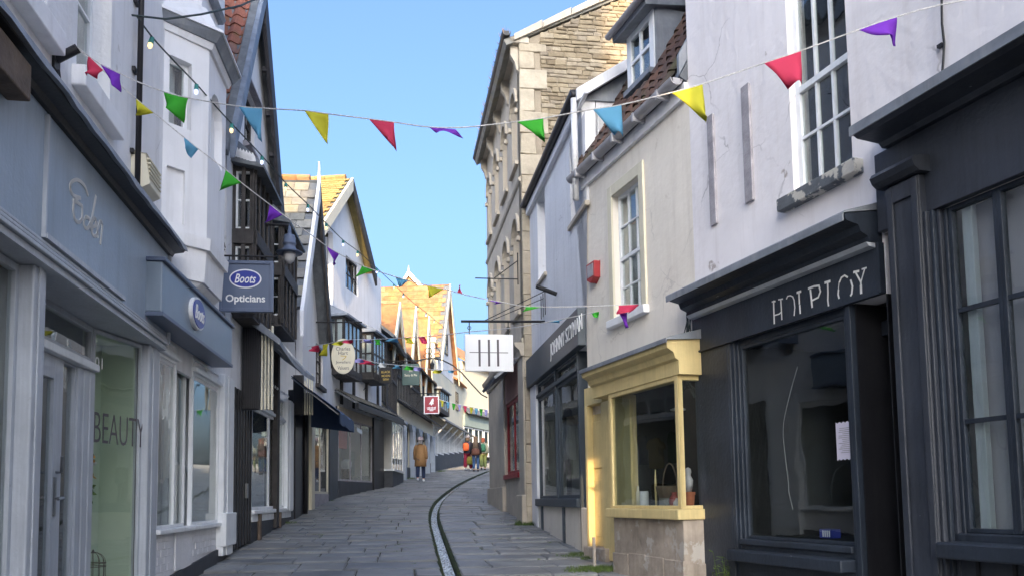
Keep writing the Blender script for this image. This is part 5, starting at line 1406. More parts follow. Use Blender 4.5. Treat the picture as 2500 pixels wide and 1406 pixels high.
# door in its recess
dq0, dq1 = uD + .01, g0 - .10
dz1 = W.Z(2110, 800, -.3)
dr = MB().box(W, dq0, dq1, -.36, -.32, W.g(dq0) + .05, W.Z(2130, 1247, -.3)).build('door', M['black'], es, bevel=.006)
MB().box(W, dq1 - .12, dq1, -.36, -.318, W.Z(2130, 1247, -.3), dz1 - .12).build('stile', M['black'], dr, bevel=.006)
MB().box(W, dq0, dq1 - .12, -.345, -.34, W.Z(2130, 1247, -.3), dz1 - .12).build('pane', M['glass'], dr)
MB().box(W, dq0 + .02, dq1 - .20, -.319, -.31, W.Z(2190, 1272, -.3), W.Z(2190, 1248, -.3)).build('letter_plate', M['batten'], dr, bevel=.003)
MB().box(W, dq0, dq1, -.36, -.24, dz1 - .12, dz1).build('transom_bar', M['navy'], es, bevel=.01)
tl_ = MB().box(W, dq0, dq1, -.345, -.34, dz1, zf0).build('fanlight', M['glass'], es)
text_mb('2', W.P(W.U(2178, 762, -.33), -.336, W.Z(2178, 762, -.33)), -W.t.to_3d(), UPZ, height=.17, depth=.004).build('lettering', M['net'], tl_)
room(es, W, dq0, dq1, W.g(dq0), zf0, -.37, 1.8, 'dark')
for s_, a in ((1, dq0), (-1, dq1)): MB().box(W, a - .005, a + .005, -.36, .0, W.g(dq0) - .1, zf0).build('door_cheek', M['black'], es)
MB().box(W, dq0, dq1, -.4, .05, W.g(dq0) - .4, W.g(dq0) + .048).build('doorstep', M['stone'], es)
# things left in the window
nq = W.rect(2042, 2080, 1030, 1124, .004)
pp = []
for k in range(9): pp.append((nq[0] + (nq[1] - nq[0]) * k / 8, nq[3] - .012 * (k % 2)))
for k in range(9): pp.append((nq[1] - (nq[1] - nq[0]) * k / 8, nq[2] + .012 * (k % 2)))
nt_ = tag(MB().prism(W, pp, .002, .004).build('paper_notice', surf('lilac_paper', (.66, .62, .72), .8, .06, 8, 0)), 'long lilac paper notice with serrated edges taped to the empty shop window', 'notice')
mm = MB()
for k in range(14):
    zz_ = nq[3] - .05 - (nq[3] - nq[2] - .1) * k / 14
    mm.box(W, nq[0] + .02, nq[0] + .02 + (nq[1] - nq[0] - .04) * random.uniform(.6, 1), .0042, .005, zz_ - .006, zz_)
mm.build('print', M['batten'], nt_)
q = W.rect(2154, 2174, 1193, 1211, -.33)
tag(MB().box(W, q[0], q[1], -.338, -.335, q[2], q[3]).build('sticker', M['winecolor']), 'small red sticker on the empty shop door glass', 'sticker')
tag(MB().tube([W.P(W.U(x, y, -.12), -.12, W.Z(x, y, -.12)) for x, y in smooth_pts([(1947, 895), (1925, 975), (1912, 1045), (1918, 1120), (1925, 1180), (1926, 1200), (1936, 1243)])], .002, 5).build('pull_cord', M['rope']), 'pale pull cord hanging inside the empty shop window', 'cord')
q = W.rect(2008, 2036, 1290, 1322, -.25)
bx = thing('printed_box', 'small blue and white box standing in the empty shop window', 'box', W.P(q[0], -.25, q[2]))
MB().box(W, q[0], q[1], -.32, -.22, gz0 + .03, q[3]).build('carton', M['badge'], bx)
for k in range(4): MB().box(W, q[0] + .012 + .025 * k, q[0] + .026 + .025 * k, -.2198, -.218, gz0 + .04, q[3] - .01).build('stripe', M['signwhite'], bx)
tag(MB().box(W, g0 + .3, g1 - .3, -1.2, -.3, gz0 - .35, gz0 - .02).build('window_bench', M['brownwood'], None), 'low bench inside the empty shop window', 'bench')
for k, (x, y) in enumerate(((1870, 1180), (1950, 1120), (2010, 1100))):
    u_, z_ = W.uz(x, y, -2.2)
    tag(MB().box(W, u_ - .18, u_ + .18, -2.3, -2.2, z_ - .6, z_ + .5).build('leaning_board', [M['batten'], M['room'], M['plinth']][k]), ['grey board', 'brown board', 'dark board'][k] + ' leaning deep inside the empty shop', 'board')
wr = thing('wire_tangle', 'tangle of thin wires at the corner of the cornice and the cream house', 'wires', W.P(u2, .05, zk1 - .3))
for k in range(6):
    pts = [W.P(u2 + .06 + random.uniform(-.12, .2) * i / 3, .03 + .02 * random.random(), zk1 + .05 - .22 * i) for i in range(6)]
    MB().tube(pts, .006, 5).build('wire', M['wire'], wr)

# ================================================================ right: cream house with yellow bay shop
u3 = L_
yh = thing('cream_house', 'cream rendered house with pantiled roof, dormer and ochre-yellow bay shop window', 'shop', W.P((u2 + u3) / 2, 0, W.g((u2 + u3) / 2)))
gA, gB = W.uz(1668, 182, .14), W.uz(1412, 432, .14)
zgut = (gA[1] + gB[1]) / 2
w = W.rect(1500, 1568, 478, 778)
bz1 = W.Z(1640, 828, .40); bz0 = W.Z(1660, 912, .3)
uR_, uL_ = W.U(1722, 1100), W.U(1488, 1100, .3)
BD = .30
zwall = W.Z(1660, 900, 0)
wall_mesh(W, [(u2, zwall), (u3, zwall), (u3, zgut + .05), (u2, zgut + .05)], [RC(*w)], thick=.14).build('wall', M['cream'], yh)
body(yh, W, u2 + .003, u3, W.g(u2) - .5, zgut, 7, M['cream'], back=-.15)
zm_ = w[2] + (w[3] - w[2]) * .47
window(yh, W, *w, d=-.07, cols=3, rows=[w[2], w[2] + (zm_ - w[2]) * .5, zm_, zm_ + (w[3] - zm_) * .5, w[3]], mat=M['whitepaint'], fw=.045, bw=.02, rail=1, back='net', back_d=.35)
mm = MB()
mm.box(W, w[0] - .11, w[0], .001, .03, w[2] - .02, w[3] + .14); mm.box(W, w[1], w[1] + .11, .001, .03, w[2] - .02, w[3] + .14); mm.box(W, w[0], w[1], .001, .029, w[3], w[3] + .14)
mm.build('architrave', M['creampaint'], yh, bevel=.005)
MB().box(W, w[0] - .13, w[1] + .13, -.02, .08, w[2] - .12, w[2] - .021).build('window_sill', M['bay_white'], yh, bevel=.01)
gutter(yh, W, u2 + .02, u3 + .12, .13, zgut + .06, .075, M['pvcgrey'])
for k in range(5): MB().box(W, u2 + .3 + .55 * k, u2 + .34 + .55 * k, .03, .212, zgut - .04, zgut + .064).build('gutter_bracket', M['pvcgrey'], yh)
MB().box(W, u2 + .004, u3, .001, .05, zgut - .14, zgut + .02).build('eaves_board', M['bay_white'], yh)
run, rise_ = 2.0, 3.7
rf_ = slab_quad(yh, 'roof', [W.P(u2 + .005, .10, zgut + .08), W.P(u3 + .1, .10, zgut + .08), W.P(u3 + .1, -run, zgut + rise_), W.P(u2 + .005, -run, zgut + rise_)], M['slate'], .1)
ey = W.P(0, -run, zgut + rise_) - W.P(0, .10, zgut + .08)
DF = -.34
dm0, dm1 = W.uz(1598, 190, DF), W.uz(1532, 190, DF)
du0, du1 = min(dm0[0], dm1[0]), max(dm0[0], dm1[0])
def keep(p):
    u = (p.xy - W.A).dot(W.t); d = (p.xy - W.A).dot(W.n)
    return not (du0 - .05 < u < du1 + .05 and d < -.28)
tiles(rf_, W.P(u2 + .01, .12, zgut + .09), W.P(1, 0, 0) - W.P(0, 0, 0), ey, u3 - u2 + .08, ey.length, .2, .24, M['oldpantile'], 'pan', keep)
slab_quad(yh, 'roof', [W.P(u2 + .005, -2 * run, zgut + .08), W.P(u3 + .1, -2 * run, zgut + .08), W.P(u3 + .1, -run, zgut + rise_ - .01), W.P(u2 + .005, -run, zgut + rise_ - .01)], M['slate'], .1)
MB().prism(Fr(W.P(u3, 0, 0).xy, W.P(u3, -7, 0).xy, True), [(0.0, zgut - .1), (2 * run, zgut - .1), (run, zgut + rise_ - .12)], -.02, .02).build('gable_wall', M['lead'], yh)
MB().prism(Fr(W.P(u2 + .03, 0, 0).xy, W.P(u2 + .03, -2, 0).xy, True), [(-.1, zgut + .1), (.9, zgut + 1.9), (.9, zgut + 2.1), (-.1, zgut + .32)], -.02, .02).build('flashing', M['lead'], yh)
# dormer
dz0 = zgut + .08 + (.65 / 2.7) * rise_ * .95
dz1 = W.Z(1540, 78, DF)
dz0 = W.Z(1545, 218, DF)
dmo = MB()
dmo.box(W, du0, du0 + .06, -2.0, DF, dz0 - .1, dz1); dmo.box(W, du1 - .06, du1, -2.0, DF, dz0 - .1, dz1); dmo.box(W, du0 + .06, du1 - .06, DF - .06, DF, dz1 - .08, dz1)
dmo = dmo.build('dormer', M['whitepaint'], yh)
window(yh, W, du0 + .06, du1 - .06, dz0, dz1 - .082, d=DF, cols=2, rows=2, mat=M['whitepaint'], fw=.045, bw=.045, back='dark', back_d=.9, name='dormer_window')
slab_quad(dmo, 'dormer_roof', [W.P(du0 - .10, DF + .16, dz1 + .01), W.P(du1 + .10, DF + .16, dz1 + .01), W.P(du1 + .10, -2.3, dz1 + .35), W.P(du0 - .10, -2.3, dz1 + .35)], M['lead'], .07)
gutter(yh, W, du0 - .12, du1 + .14, DF + .2, dz1 + .04, .05, M['pvcgrey'])
MB().box(W, du0 - .03, du0 - .003, -2.0, DF - .02, dz0 - .1, dz1 - .01).build('dormer_cheek', M['lead'], dmo)
MB().box(W, du0, du1, DF - .02, DF + .07, dz0 - .07, dz0 - .002).build('dormer_sill', M['lead'], yh)
# bay shop window
bf = thing('bay_shopfront', 'ochre-yellow bay shop window on a worn stone base projecting from the cream house', 'bay window', W.P((uR_ + uL_) / 2, BD, W.g(uR_)))
bs1 = W.Z(1660, 1242, BD); bs0 = W.Z(1660, 1268, BD)
FF = Fr(W.P(uR_, BD, 0).xy, W.P(uL_, BD, 0).xy, False); FF.n = W.n
FS = Fr(W.P(uR_, 0, 0).xy, W.P(uR_, BD, 0).xy, True); FS.n = -W.t
FS2 = Fr(W.P(uL_, 0, 0).xy, W.P(uL_, BD, 0).xy, True); FS2.n = W.t
def ywin(fr, u0, u1, z0, z1, l=.05, r=.05):
    f = MB(); d0, d1 = -.06, .0
    f.box(fr, u0, u0 + l, d0, d1, z0, z1); f.box(fr, u1 - r, u1, d0, d1, z0, z1); f.box(fr, u0 + l, u1 - r, d0, d1, z0, z0 + .035); f.box(fr, u0 + l, u1 - r, d0, d1, z1 - .05, z1)
    o = f.build('window', M['yellow'], bf, bevel=.006)
    MB().box(fr, u0 + l, u1 - r, -.035, -.031, z0 + .035, z1 - .05).build('pane', M['glass'], o)
ywin(FF, 0.0, FF.L, bs1, bz0, .065, .045)
ywin(FS, 0.0, BD - .001, bs1, bz0, .03, .03)
ywin(FS2, 0.0, BD - .001, bs1, bz0, .03, .03)
MB().box(W, uR_ - .03, uL_ + .03, .0, BD + .06, bs0, bs1 - .001).build('window_sill', M['yellow'], bf, bevel=.012)
base = MB()
base.box(W, uR_ + .0, uL_ - .02, .0, BD - .02, W.g(uR_) - .4, bs0 - .001)
base = base.build('base', M['stonepink'], bf, bevel=.012)
zst = W.g(uL_) + .22
for k in range(4):
    a = uR_ + (uL_ - uR_) * k / 4
    MB().box(W, a + .006, a + (uL_ - uR_) / 4 - .006, BD - .02, BD - .006 + .004 * (k % 2), W.g(a) - .3, zst + .008 * (k % 3)).build('stone', M['stonepink'], base, bevel=.02)
MB().box(W, uR_ - .018, uR_ - .001, .02, BD - .03, W.g(uR_) - .3, zst - .03).build('stone', M['stonepink'], base, bevel=.01)
uC = W.U(1424, 895, .42)
pr = [(.0, bz0 + .001), (BD + .012, bz0 + .001), (BD + .012, bz0 + .14), (BD + .05, bz0 + .16), (BD + .07, bz0 + .22), (BD + .14, bz0 + .26), (BD + .15, bz1), (.0, bz1 + .03)]
cor = MB().profile(W, uR_ - .06, uC, pr).build('cornice', M['yellow'], bf)
MB().profile(W, uR_ - .09, uC + .03, [(.0, bz1 + .14), (BD + .12, bz1 + .035), (BD + .17, bz1 + .015), (BD + .17, bz1 - .03), (BD + .155, bz1 - .03), (BD + .152, bz1 + .001), (.0, bz1 + .031)]).build('lead_flashing', M['lead'], bf)
room(bf, W, uR_ + .02, uL_ - .025, W.g(uR_) + .2, bz0 + .1, -.0, 2.6, 'dark')
MB().box(W, uR_ + .03, uL_ - .03, .0, BD - .07, bs1 - .12, bs1 + .01).build('window_board', M['room'], bf)
# inner glazed screen reflected / seen inside
sc = thing('inner_screen', 'white glazed screen inside the yellow bay shop', 'screen', W.P(uL_ - .3, -.8, W.g(uL_)))
for k in range(5):
    a = uR_ + .15 + (uL_ - uR_ - .25) * k / 4
    MB().box(W, a - .02, a + .02, -.9, -.86, bs1 - .2 if k == 4 else bz0 - .55, bz0).build('bar', M['bay_white'], sc)
MB().box(W, uR_ + .13, uL_ - .08, -.9, -.855, bz0 - .58, bz0 - .53).build('bar', M['bay_white'], sc)
for i, (x, y) in enumerate(((1548, 1018), (1655, 998))):
    u_, z_ = W.uz(x, y, -.3)
    pl_ = thing('pendant_lamp', 'white saucer pendant lamp in the yellow bay window, %s' % ('the left one' if i == 0 else 'the right one by the corner post'), 'lamp', W.P(u_, -.3, z_))
    MB().lathe(W.P(u_, -.3, z_), [(.09, -.012), (.09, 0), (.03, .02), (.012, .05), (.01, .06)], 16).build('shade', M['signwhite'], pl_, smooth=True)
    MB().tube([W.P(u_, -.3, z_ + .05), W.P(u_, -.3, bz0 + .05)], .003, 5).build('flex', M['signwhite'], pl_)
def inwin(x, y, d): 
    u_, z_ = W.uz(x, y, d); return W.P(u_, d, 0), u_, z_
zb_ = bs1 + .012
p_, u_, z_ = inwin(1573, 1215, .1)
tag(MB().lathe(Vector((p_.x, p_.y, zb_)), [(.045, 0), (.052, .02), (.05, .17), (.045, .18), (.04, .17), (.04, .03)], 14).build('white_mug', M['signwhite'], None, smooth=True), 'white jar standing in the yellow bay window', 'jar')
p_, u_, z_ = inwin(1558, 1200, .14)
tag(MB().lathe(Vector((p_.x, p_.y, zb_)), [(.022, 0), (.024, .16), (.012, .2), (.012, .24)], 10).build('cream_bottle', M['creampaint'], None, smooth=True), 'slim cream bottle left of the jar in the yellow bay', 'bottle')
p_, u_, z_ = inwin(1600, 1160, .05)
tag(MB().lathe(Vector((p_.x, p_.y, zb_)), [(.013, 0), (.013, .3), (.004, .42)], 8).build('taper_candle', M['yellow'], None, smooth=True), 'tall yellow taper candle in the bay window', 'candle')
p_, u_, z_ = inwin(1636, 1190, .0)
bk = thing('basket', 'brown wicker basket with hooped handle in the yellow bay window', 'basket', Vector((p_.x, p_.y, zb_)))
MB().lathe(Vector((p_.x, p_.y, zb_ + .1)), [(.13, 0), (.16, .11), (.16, .13), (.14, .12)], 16).build('bowl', M['brownwood'], bk)
MB().tube([Vector((p_.x, p_.y, zb_ + .2)) + W.t.to_3d() * (.15 * math.cos(a)) + UPZ * (.28 * math.sin(a)) for a in [i * math.pi / 10 for i in range(11)]], .008, 6).build('handle', M['brownwood'], bk)
MB().lathe(Vector((p_.x, p_.y, zb_)), [(.13, 0), (.13, .1)], 16).build('stand', M['room'], bk)
u_ = uR_ + .13; p_ = W.P(u_, .13, 0)
pot = thing('terracotta_pot', 'terracotta pot with grey figurine behind the narrow side pane', 'pot', Vector((p_.x, p_.y, zb_)))
MB().lathe(Vector((p_.x, p_.y, zb_)), [(.05, 0), (.06, .13), (.068, .13), (.068, .16), (.055, .16)], 14).build('pot', surf('terracotta', (.36, .11, .05), .8, .15, 8, .1), pot)
MB().lathe(Vector((p_.x, p_.y, zb_ + .16)), [(.03, 0), (.045, .06), (.05, .12), (.025, .17), (.035, .2), (.03, .235), (.005, .25)], 10).build('figurine', M['batten'], pot, smooth=True)
# yellow door left of the bay
yd0, yd1 = W.U(1481, 1150, .0), W.U(1438, 1150)
ydz = bz0 - .12
MB().box(W, yd0 + .02, yd1, -.09, -.05, W.g(yd0) + .18, ydz).build('door', M['yellow'], yh)
MB().box(W, yd1 - .07, yd1 + .0, -.05, .05, W.g(yd1) + .02, ydz + .12).build('door_frame', M['yellow'], yh, bevel=.008)
MB().box(W, uL_ - .05, yd0 + .05, -.05, .04, W.g(yd0) + .02, ydz + .12).build('door_frame', M['yellow'], yh, bevel=.008)
MB().box(W, yd0 + .05, yd1 - .07, -.049, -.035, W.g(yd0) + 1.2, ydz - .1).build('door_panel', M['yellow'], yh, bevel=.01)
MB().box(W, yd0 + .05, yd1 - .07, -.049, -.036, W.g(yd0) + .3, W.g(yd0) + 1.05).build('door_panel', M['yellow'], yh, bevel=.01)
MB().box(W, yd0 - .1, yd1 + .02, -.2, .10, W.g(yd0) - .3, W.g(yd0) + .17).build('doorstep', M['stonepink'], yh, bevel=.015)
MB().box(W, uL_ - .02, yd1, -.14, -.092, W.g(u2) - .4, zwall + .01).build('wall', M['cream'], yh)
MB().box(W, yd1 + .001, u3, -.14, .0, W.g(u3) - .4, zwall - .001).build('wall', M['cream'], yh)
MB().box(W, yd0 + .0, yd1, -.0915, .045, ydz + .121, zwall + .1).build('door_head', M['yellow'], yh)
q = W.rect(1436, 1456, 648, 698, .06)
al = thing('alarm_box', 'red and white burglar alarm box on the cream wall', 'alarm box', W.P(q[0], 0, q[2]))
MB().prism(W, [(q[0], q[3]), (q[1], q[3]), (q[1] - .01, q[2] + .06), ((q[0] + q[1]) / 2, q[2]), (q[0] + .01, q[2] + .06)], .002, .09).build('case', M['red'], al, bevel=.008)
MB().box(W, q[0] + .03, q[1] - .04, .091, .096, q[2] + .08, q[3] - .03).build('label', M['batten'], al)
MB().box(W, yd0 - .32, yd0 - .29, BD + .03, BD + .06, W.g(uL_) - .1, W.g(uL_) + .38).build('base_strut', M['stonepink'], bf)

# ================================================================ right: white house with the navy fascia shop
W = WJ; L_ = W.L
jh = thing('navy_shop', 'white rendered house with navy lettered fascia shop between the cream house and the stone building', 'shop', W.P(L_ / 2, 0, W.g(L_ / 2)))
jA, jB = W.uz(1430, 200, .12), W.uz(1280, 478, .12)
zj = (jA[1] + jB[1]) / 2
f1 = W.Z(1296, 868, .12); f0 = W.Z(1296, 938, .12)
h1 = W.rect(1313, 1332, 500, 690); h2 = W.rect(1392, 1432, 345, 555)
h1 = (h1[0], h1[1], W.Z(1313, 695), W.Z(1313, 490))
wall_mesh(W, [(0, f0), (L_, f0), (L_, zj), (0, zj)], [RC(*h1), RC(h2[0], h2[1], h2[2], h2[3])], thick=.2).build('wall', M['white'], jh)
body(jh, W, .003, L_, W.g(0) - .5, zj, 6, M['white'], back=-.21)
for q in (h1, h2):
    window(jh, W, *q, d=-.14, cols=2, rows=4, mat=M['whitepaint'], fw=.045, bw=.02, back='net', back_d=.3)
    MB().box(W, q[0] - .06, q[1] + .06, -.02, .045, q[2] - .07, q[2] - .001).build('window_sill', M['stone'], jh, bevel=.008)
    MB().profile(W, q[0] - .25, q[1] + .25, [(.001, q[3] + .14), (.06, q[3] + .12), (.06, q[3] + .16), (.001, q[3] + .2)]).build('drip_mould', M['bay_white'], jh)
gutter(jh, W, -.1, L_ + .02, .11, zj + .05, .065, M['black'])
MB().box(W, 0.0, L_, .001, .07, zj - .16, zj - .02).build('eaves_board', M['bay_white'], jh)
slab_quad(jh, 'roof', [W.P(-.12, .06, zj + .06), W.P(L_, .06, zj + .06), W.P(L_, -3.0, zj + 2.0), W.P(-.12, -3.0, zj + 2.0)], M['slate'], .1)
slab_quad(jh, 'roof', [W.P(-.12, -6.1, zj + .06), W.P(L_, -6.1, zj + .06), W.P(L_, -3.0, zj + 1.99), W.P(-.12, -3.0, zj + 1.99)], M['slate'], .1)
MB().prism(Fr(W.P(.0, 0, 0).xy, W.P(.0, -6, 0).xy, True), [(0, zj - .05), (6, zj - .05), (3.0, zj + 1.9)], -.03, .03).build('gable_wall', M['lead'], jh)
MB().prism(Fr(W.P(-.13, 0, 0).xy, W.P(-.13, -6, 0).xy, True), [(-.1, zj - .12), (3.0, zj + 1.9), (3.0, zj + 2.06), (-.1, zj + .04)], -.03, .03).build('barge_board', M['bay_white'], jh)
rp = thing('rainwater_pipe', 'white rainwater pipe rising beside the cream roof to the black gutter', 'drainpipe', W.P(-.04, .1, zj - 1.3))
MB().tube([W.P(-.06, .12, zj - 1.5), W.P(-.06, .12, zj - .06)], .045, 10).build('pipe', M['pipewhite'], rp, smooth=True)
MB().tube([W.P(-.06, .12, zj - .06), W.P(-.06, .12, zj + .05)], .05, 10).build('outlet', M['black'], rp, smooth=True)
fas = MB().box(W, 0.02, L_ - .02, .0, .12, f0, f1).build('fascia', M['johnny'], jh, bevel=.01)
uu0, uu1 = W.U(1422, 800, .12), W.U(1344, 840, .12)
hgt = (f1 - f0) * .48
text_mb('JOHNNY SZYMAN', W.P((uu0 + uu1) / 2, .1205, (f0 + f1) / 2 - .02), -W.t.to_3d(), UPZ, width=uu1 - uu0, height=hgt * 1.12, depth=.01, bold=-.004).build('lettering', M['letterwhite'], fas)
js = W.Z(1318, 1216, .02); jt = W.Z(1318, 968, .02)
n0, n1, n2 = W.U(1418, 1100), W.U(1362, 1100), W.U(1316, 1100)
for a, b_ in ((n0, n1 - .03), (n1 + .03, n2)):
    window(jh, W, a, b_, js, jt, d=.0, cols=1, rows=1, mat=M['johnny'], fw=.05, glass='glass', back=None, name='shop_window')
    window(jh, W, a, b_, jt + .06, f0 - .02, d=.0, cols=1, rows=1, mat=M['johnny'], fw=.04, glass='glass', back=None, name='top_light')
MB().box(W, n1 - .03, n1 + .03, -.07, .03, js, f0 - .001).build('mullion', M['johnny'], jh, bevel=.006)
MB().box(W, n0, n2, -.06, .04, jt + .001, jt + .059).build('transom_bar', M['johnny'], jh, bevel=.008)
MB().box(W, n0 - .02, n2 + .02, -.15, .09, js - .13, js - .001).build('window_sill', M['johnny'], jh, bevel=.015)
MB().box(W, .0, n2 + .05, -.2, .03, W.g(1) - .5, js - .131).build('stall_riser', M['cream'], jh, bevel=.01)
for k in (.3, .85): MB().box(W, n0 + (n2 - n0) * k, n0 + (n2 - n0) * k + .1, .031, .06, W.g(3) - .3, js - .135).build('console', M['johnny'], jh)
MB().box(W, n2 + .001, L_, -.2, .05, W.g(L_) - .5, f0 - .001).build('pilaster', M['bay_white'], jh, bevel=.01)
MB().box(W, .0, n0 - .021, -.5, -.45, W.g(0) - .3, f0).build('door', M['johnny'], jh)
MB().box(W, n0 - .06, n0 - .001, -.4, .03, W.g(0) - .3, f0 - .002).build('jamb', M['johnny'], jh)
room(jh, W, n0, n2, js - .1, f0, -.08, 1.1, 'roomlight')
# dressed dummy
u_, z_ = W.uz(1388, 1100, -.4)
mq = thing('shop_dummy', 'shop dummy in white shirt, black shorts and black hat in the navy shop window', 'mannequin', W.P(u_, -.4, js - .1))
pc = W.P(u_, -.4, 0)
Zq = lambda yy: W.Z(1388, yy, -.4)
wx, wy = 1.0, .6
sc_ = (Zq(1030) - Zq(1130)) / 100
MB().lathe(pc, [(12 * sc_, Zq(1122)), (18 * sc_, Zq(1120)), (18 * sc_, Zq(1080)), (16 * sc_, Zq(1050)), (17 * sc_, Zq(1036)), (10 * sc_, Zq(1029)), (5 * sc_, Zq(1026))], 16, 1, .65).build('shirt', M['signwhite'], mq, smooth=True)
for s_ in (-1, 1):
    a = pc + W.t.to_3d() * (s_ * 16 * sc_)
    MB().tube([Vector((a.x, a.y, Zq(1038))), Vector((a.x, a.y, Zq(1070))) + W.t.to_3d() * s_ * .03], [7 * sc_, 6 * sc_], 8).build('sleeve', M['signwhite'], mq, smooth=True)
    b_ = pc + W.t.to_3d() * (s_ * 8 * sc_)
    MB().tube([Vector((b_.x, b_.y, Zq(1121))), Vector((b_.x, b_.y, Zq(1158)))], [9 * sc_, 9 * sc_], 8).build('shorts_leg', M['black'], mq, smooth=True)
    MB().tube([Vector((b_.x, b_.y, Zq(1157))), Vector((b_.x, b_.y, js - .08))], [5 * sc_, 3.5 * sc_], 8).build('leg', M['dark'], mq, smooth=True)
MB().lathe(pc, [(4 * sc_, Zq(1028)), (4.5 * sc_, Zq(1022)), (8 * sc_, Zq(1014)), (8.5 * sc_, Zq(1004)), (4 * sc_, Zq(996))], 12).build('head', M['net'], mq, smooth=True)
MB().lathe(pc, [(19 * sc_, Zq(1022)), (18 * sc_, Zq(1020)), (11 * sc_, Zq(1012)), (10 * sc_, Zq(1000)), (5 * sc_, Zq(994)), (.5 * sc_, Zq(993))], 16).build('hat', M['black'], mq, smooth=True)
tag(MB().box(W, n1 - .55, n1 - .25, -.5, -.3, js - .09, js + .28).build('white_box', M['signwhite'], None), 'white box at the feet of the shop dummy', 'box')

# ================================================================ right: tall rubble and bath-stone building
W = WS; L_ = W.L
sb = thing('stone_building', 'tall bath-stone building with rubble gable, arched windows and weeds along its gutter', 'building', W.P(L_ / 2, 0, W.g(L_ / 2)))
zA = W.Z(1262, 120, .0)
zEv = zA
GA = W.P(0, 0, 0).xy
DEP = 10.5
GF = Fr(GA, W.P(0, -DEP, 0).xy, True); GF.n = -W.t          # gable face, u runs away from the street
zAp = zEv + .52 * DEP / 2
cols_u = [L_ * (k + .5) / 4 for k in range(4)]
holes, wins = [], []
levels = [(W.Z(1225, 1005), W.Z(1225, 880))]
z2a, z2b = W.g(2) + 4.0, W.g(2) + 5.9
z3a, z3b = W.g(2) + 7.0, W.g(2) + 8.5
for u_ in cols_u:
    wins.append((u_ - .38, u_ + .38, z2a, z2b)); wins.append((u_ - .34, u_ + .34, z3a, z3b))
zshop = W.g(2) + 3.3
wall_mesh(W, RC(0, L_, zshop, zEv), [arch(*q) for q in wins], thick=.22).build('wall', M['stone'], sb)
MB().add([W.P(L_, 0, W.g(0) - .6), W.P(L_, -DEP, W.g(0) - .6), W.P(L_, -DEP, zEv), W.P(L_, -DEP / 2, zAp), W.P(L_, 0, zEv), W.P(0, -DEP, W.g(0) - .6), W.P(0, -DEP, zEv)], [(0, 1, 2, 3, 4), (1, 2, 6, 5)]).build('wall', M['stone'], sb)
for i, q in enumerate(wins):
    window(sb, W, q[0], q[1], q[2], q[3], d=-.22, cols=2, rows=3, mat=M['stone'], fw=.05, bw=.03, back='dark', back_d=.4)
    MB().box(W, q[0] - .1, q[1] + .1, .0, .07, q[2] - .10, q[2] - .01).build('window_sill', M['stone'], sb, bevel=.01)
    ar = arch(q[0] - .12, q[1] + .12, q[3] - .5, q[3] + .13, 10)[2:]
    ai = arch(q[0] - .02, q[1] + .02, q[3] - .5, q[3] + .03, 10)[2:]
    MB().prism(W, ar + ai[::-1], .001, .05).build('hood_mould', M['stone'], sb)
    for s_, uu in ((0, q[0] - .1), (1, q[1] + .1)): MB().box(W, uu - .05, uu + .05, .0, .07, q[3] - .57, q[3] - .47).build('label_stop', M['stone'], sb, bevel=.02)
for zz_ in (zshop, z3a - .55): MB().profile(W, 0.02, L_, [(.001, zz_), (.03, zz_ + .02), (.05, zz_ + .07), (.001, zz_ + .11)]).build('string_course', M['stone'], sb)
# gable wall behind, stones one by one in front of it
bk_ = MB().prism(GF, [(0, W.g(0) - .6), (DEP, W.g(0) - .6), (DEP, zEv), (DEP / 2, zAp - .08), (0, zEv)], -.25, 0).build('gable_wall', M['mortar'], sb)
vis = []
rr = random.Random(3)
z = zj + .2
zv0 = gz(15) + 5.2
z = zv0
others = MB()
cnt = 0
def stone_at(u0, u1, z0, z1, mat, big=None, pr=.02):
    j = lambda: rr.uniform(-.012, .012)
    p = [(u0 + j(), z0 + j()), (u1 + j(), z0 + j()), (u1 + j(), z1 + j()), (u0 + j(), z1 + j())]
    dd_ = pr + rr.uniform(0, .018)
    e = .012
    cu, cz_ = (u0 + u1) / 2, (z0 + z1) / 2
    q = [(u + (cu - u) / max(.05, abs(cu - u)) * e, zz + (cz_ - zz) / max(.02, abs(cz_ - zz)) * e) for u, zz in p]
    v = [GF.P(u, .001, zz) for u, zz in p] + [GF.P(u, dd_ * .7, zz) for u, zz in p] + [GF.P(u, dd_, zz) for u, zz in q]
    f = [(i, (i + 1) % 4, 4 + (i + 1) % 4, 4 + i) for i in range(4)] + [(4 + i, 4 + (i + 1) % 4, 8 + (i + 1) % 4, 8 + i) for i in range(4)] + [(8, 9, 10, 11)]
    if big is not None: big.add(v, f)
    else: MB().add(v, f).build('stone', mat, bk_)
while z < zAp - .1:
    h = rr.uniform(.06, .115)
    top = (z - zEv) / .52 if z > zEv else 0
    ustart = .42 if z < zEv else max(.42, top + .15)
    uend = min(DEP - top - .1, 6.2)
    u = ustart
    while u < uend:
        w_ = rr.uniform(.13, .40)
        if u + w_ > uend: w_ = uend - u
        if w_ < .08: break
        # columns where the cream roof hides the wall stay in the joined piece
        pxu = CX + F * GF.P(u, 0, 0).x / GF.P(u, 0, 0).y
        seen = z > zj - .1 + (0 if u < 1.2 else min(2.2, (u - 1.2) * 1.1)) and u < 2.9
        if seen and cnt < 300:
            stone_at(u + .006, u + w_ - .006, z + .005, z + h - .005, M['rubble']); cnt += 1
        else:
            stone_at(u + .006, u + w_ - .006, z + .005, z + h - .005, M['rubble'], others)
        u += w_
    z += h
M['rubblefar'] = M['rubble'].copy()
_t = M['rubblefar'].node_tree
_t.links.new([n for n in _t.nodes if n.type == 'NEW_GEOMETRY'][0].outputs['Random Per Island'], [n for n in _t.nodes if n.type == 'VALTORGB'][0].inputs[0])
others.build('stones', M['rubblefar'], bk_, kind='stuff')
z = W.g(0) - .1; k = 0
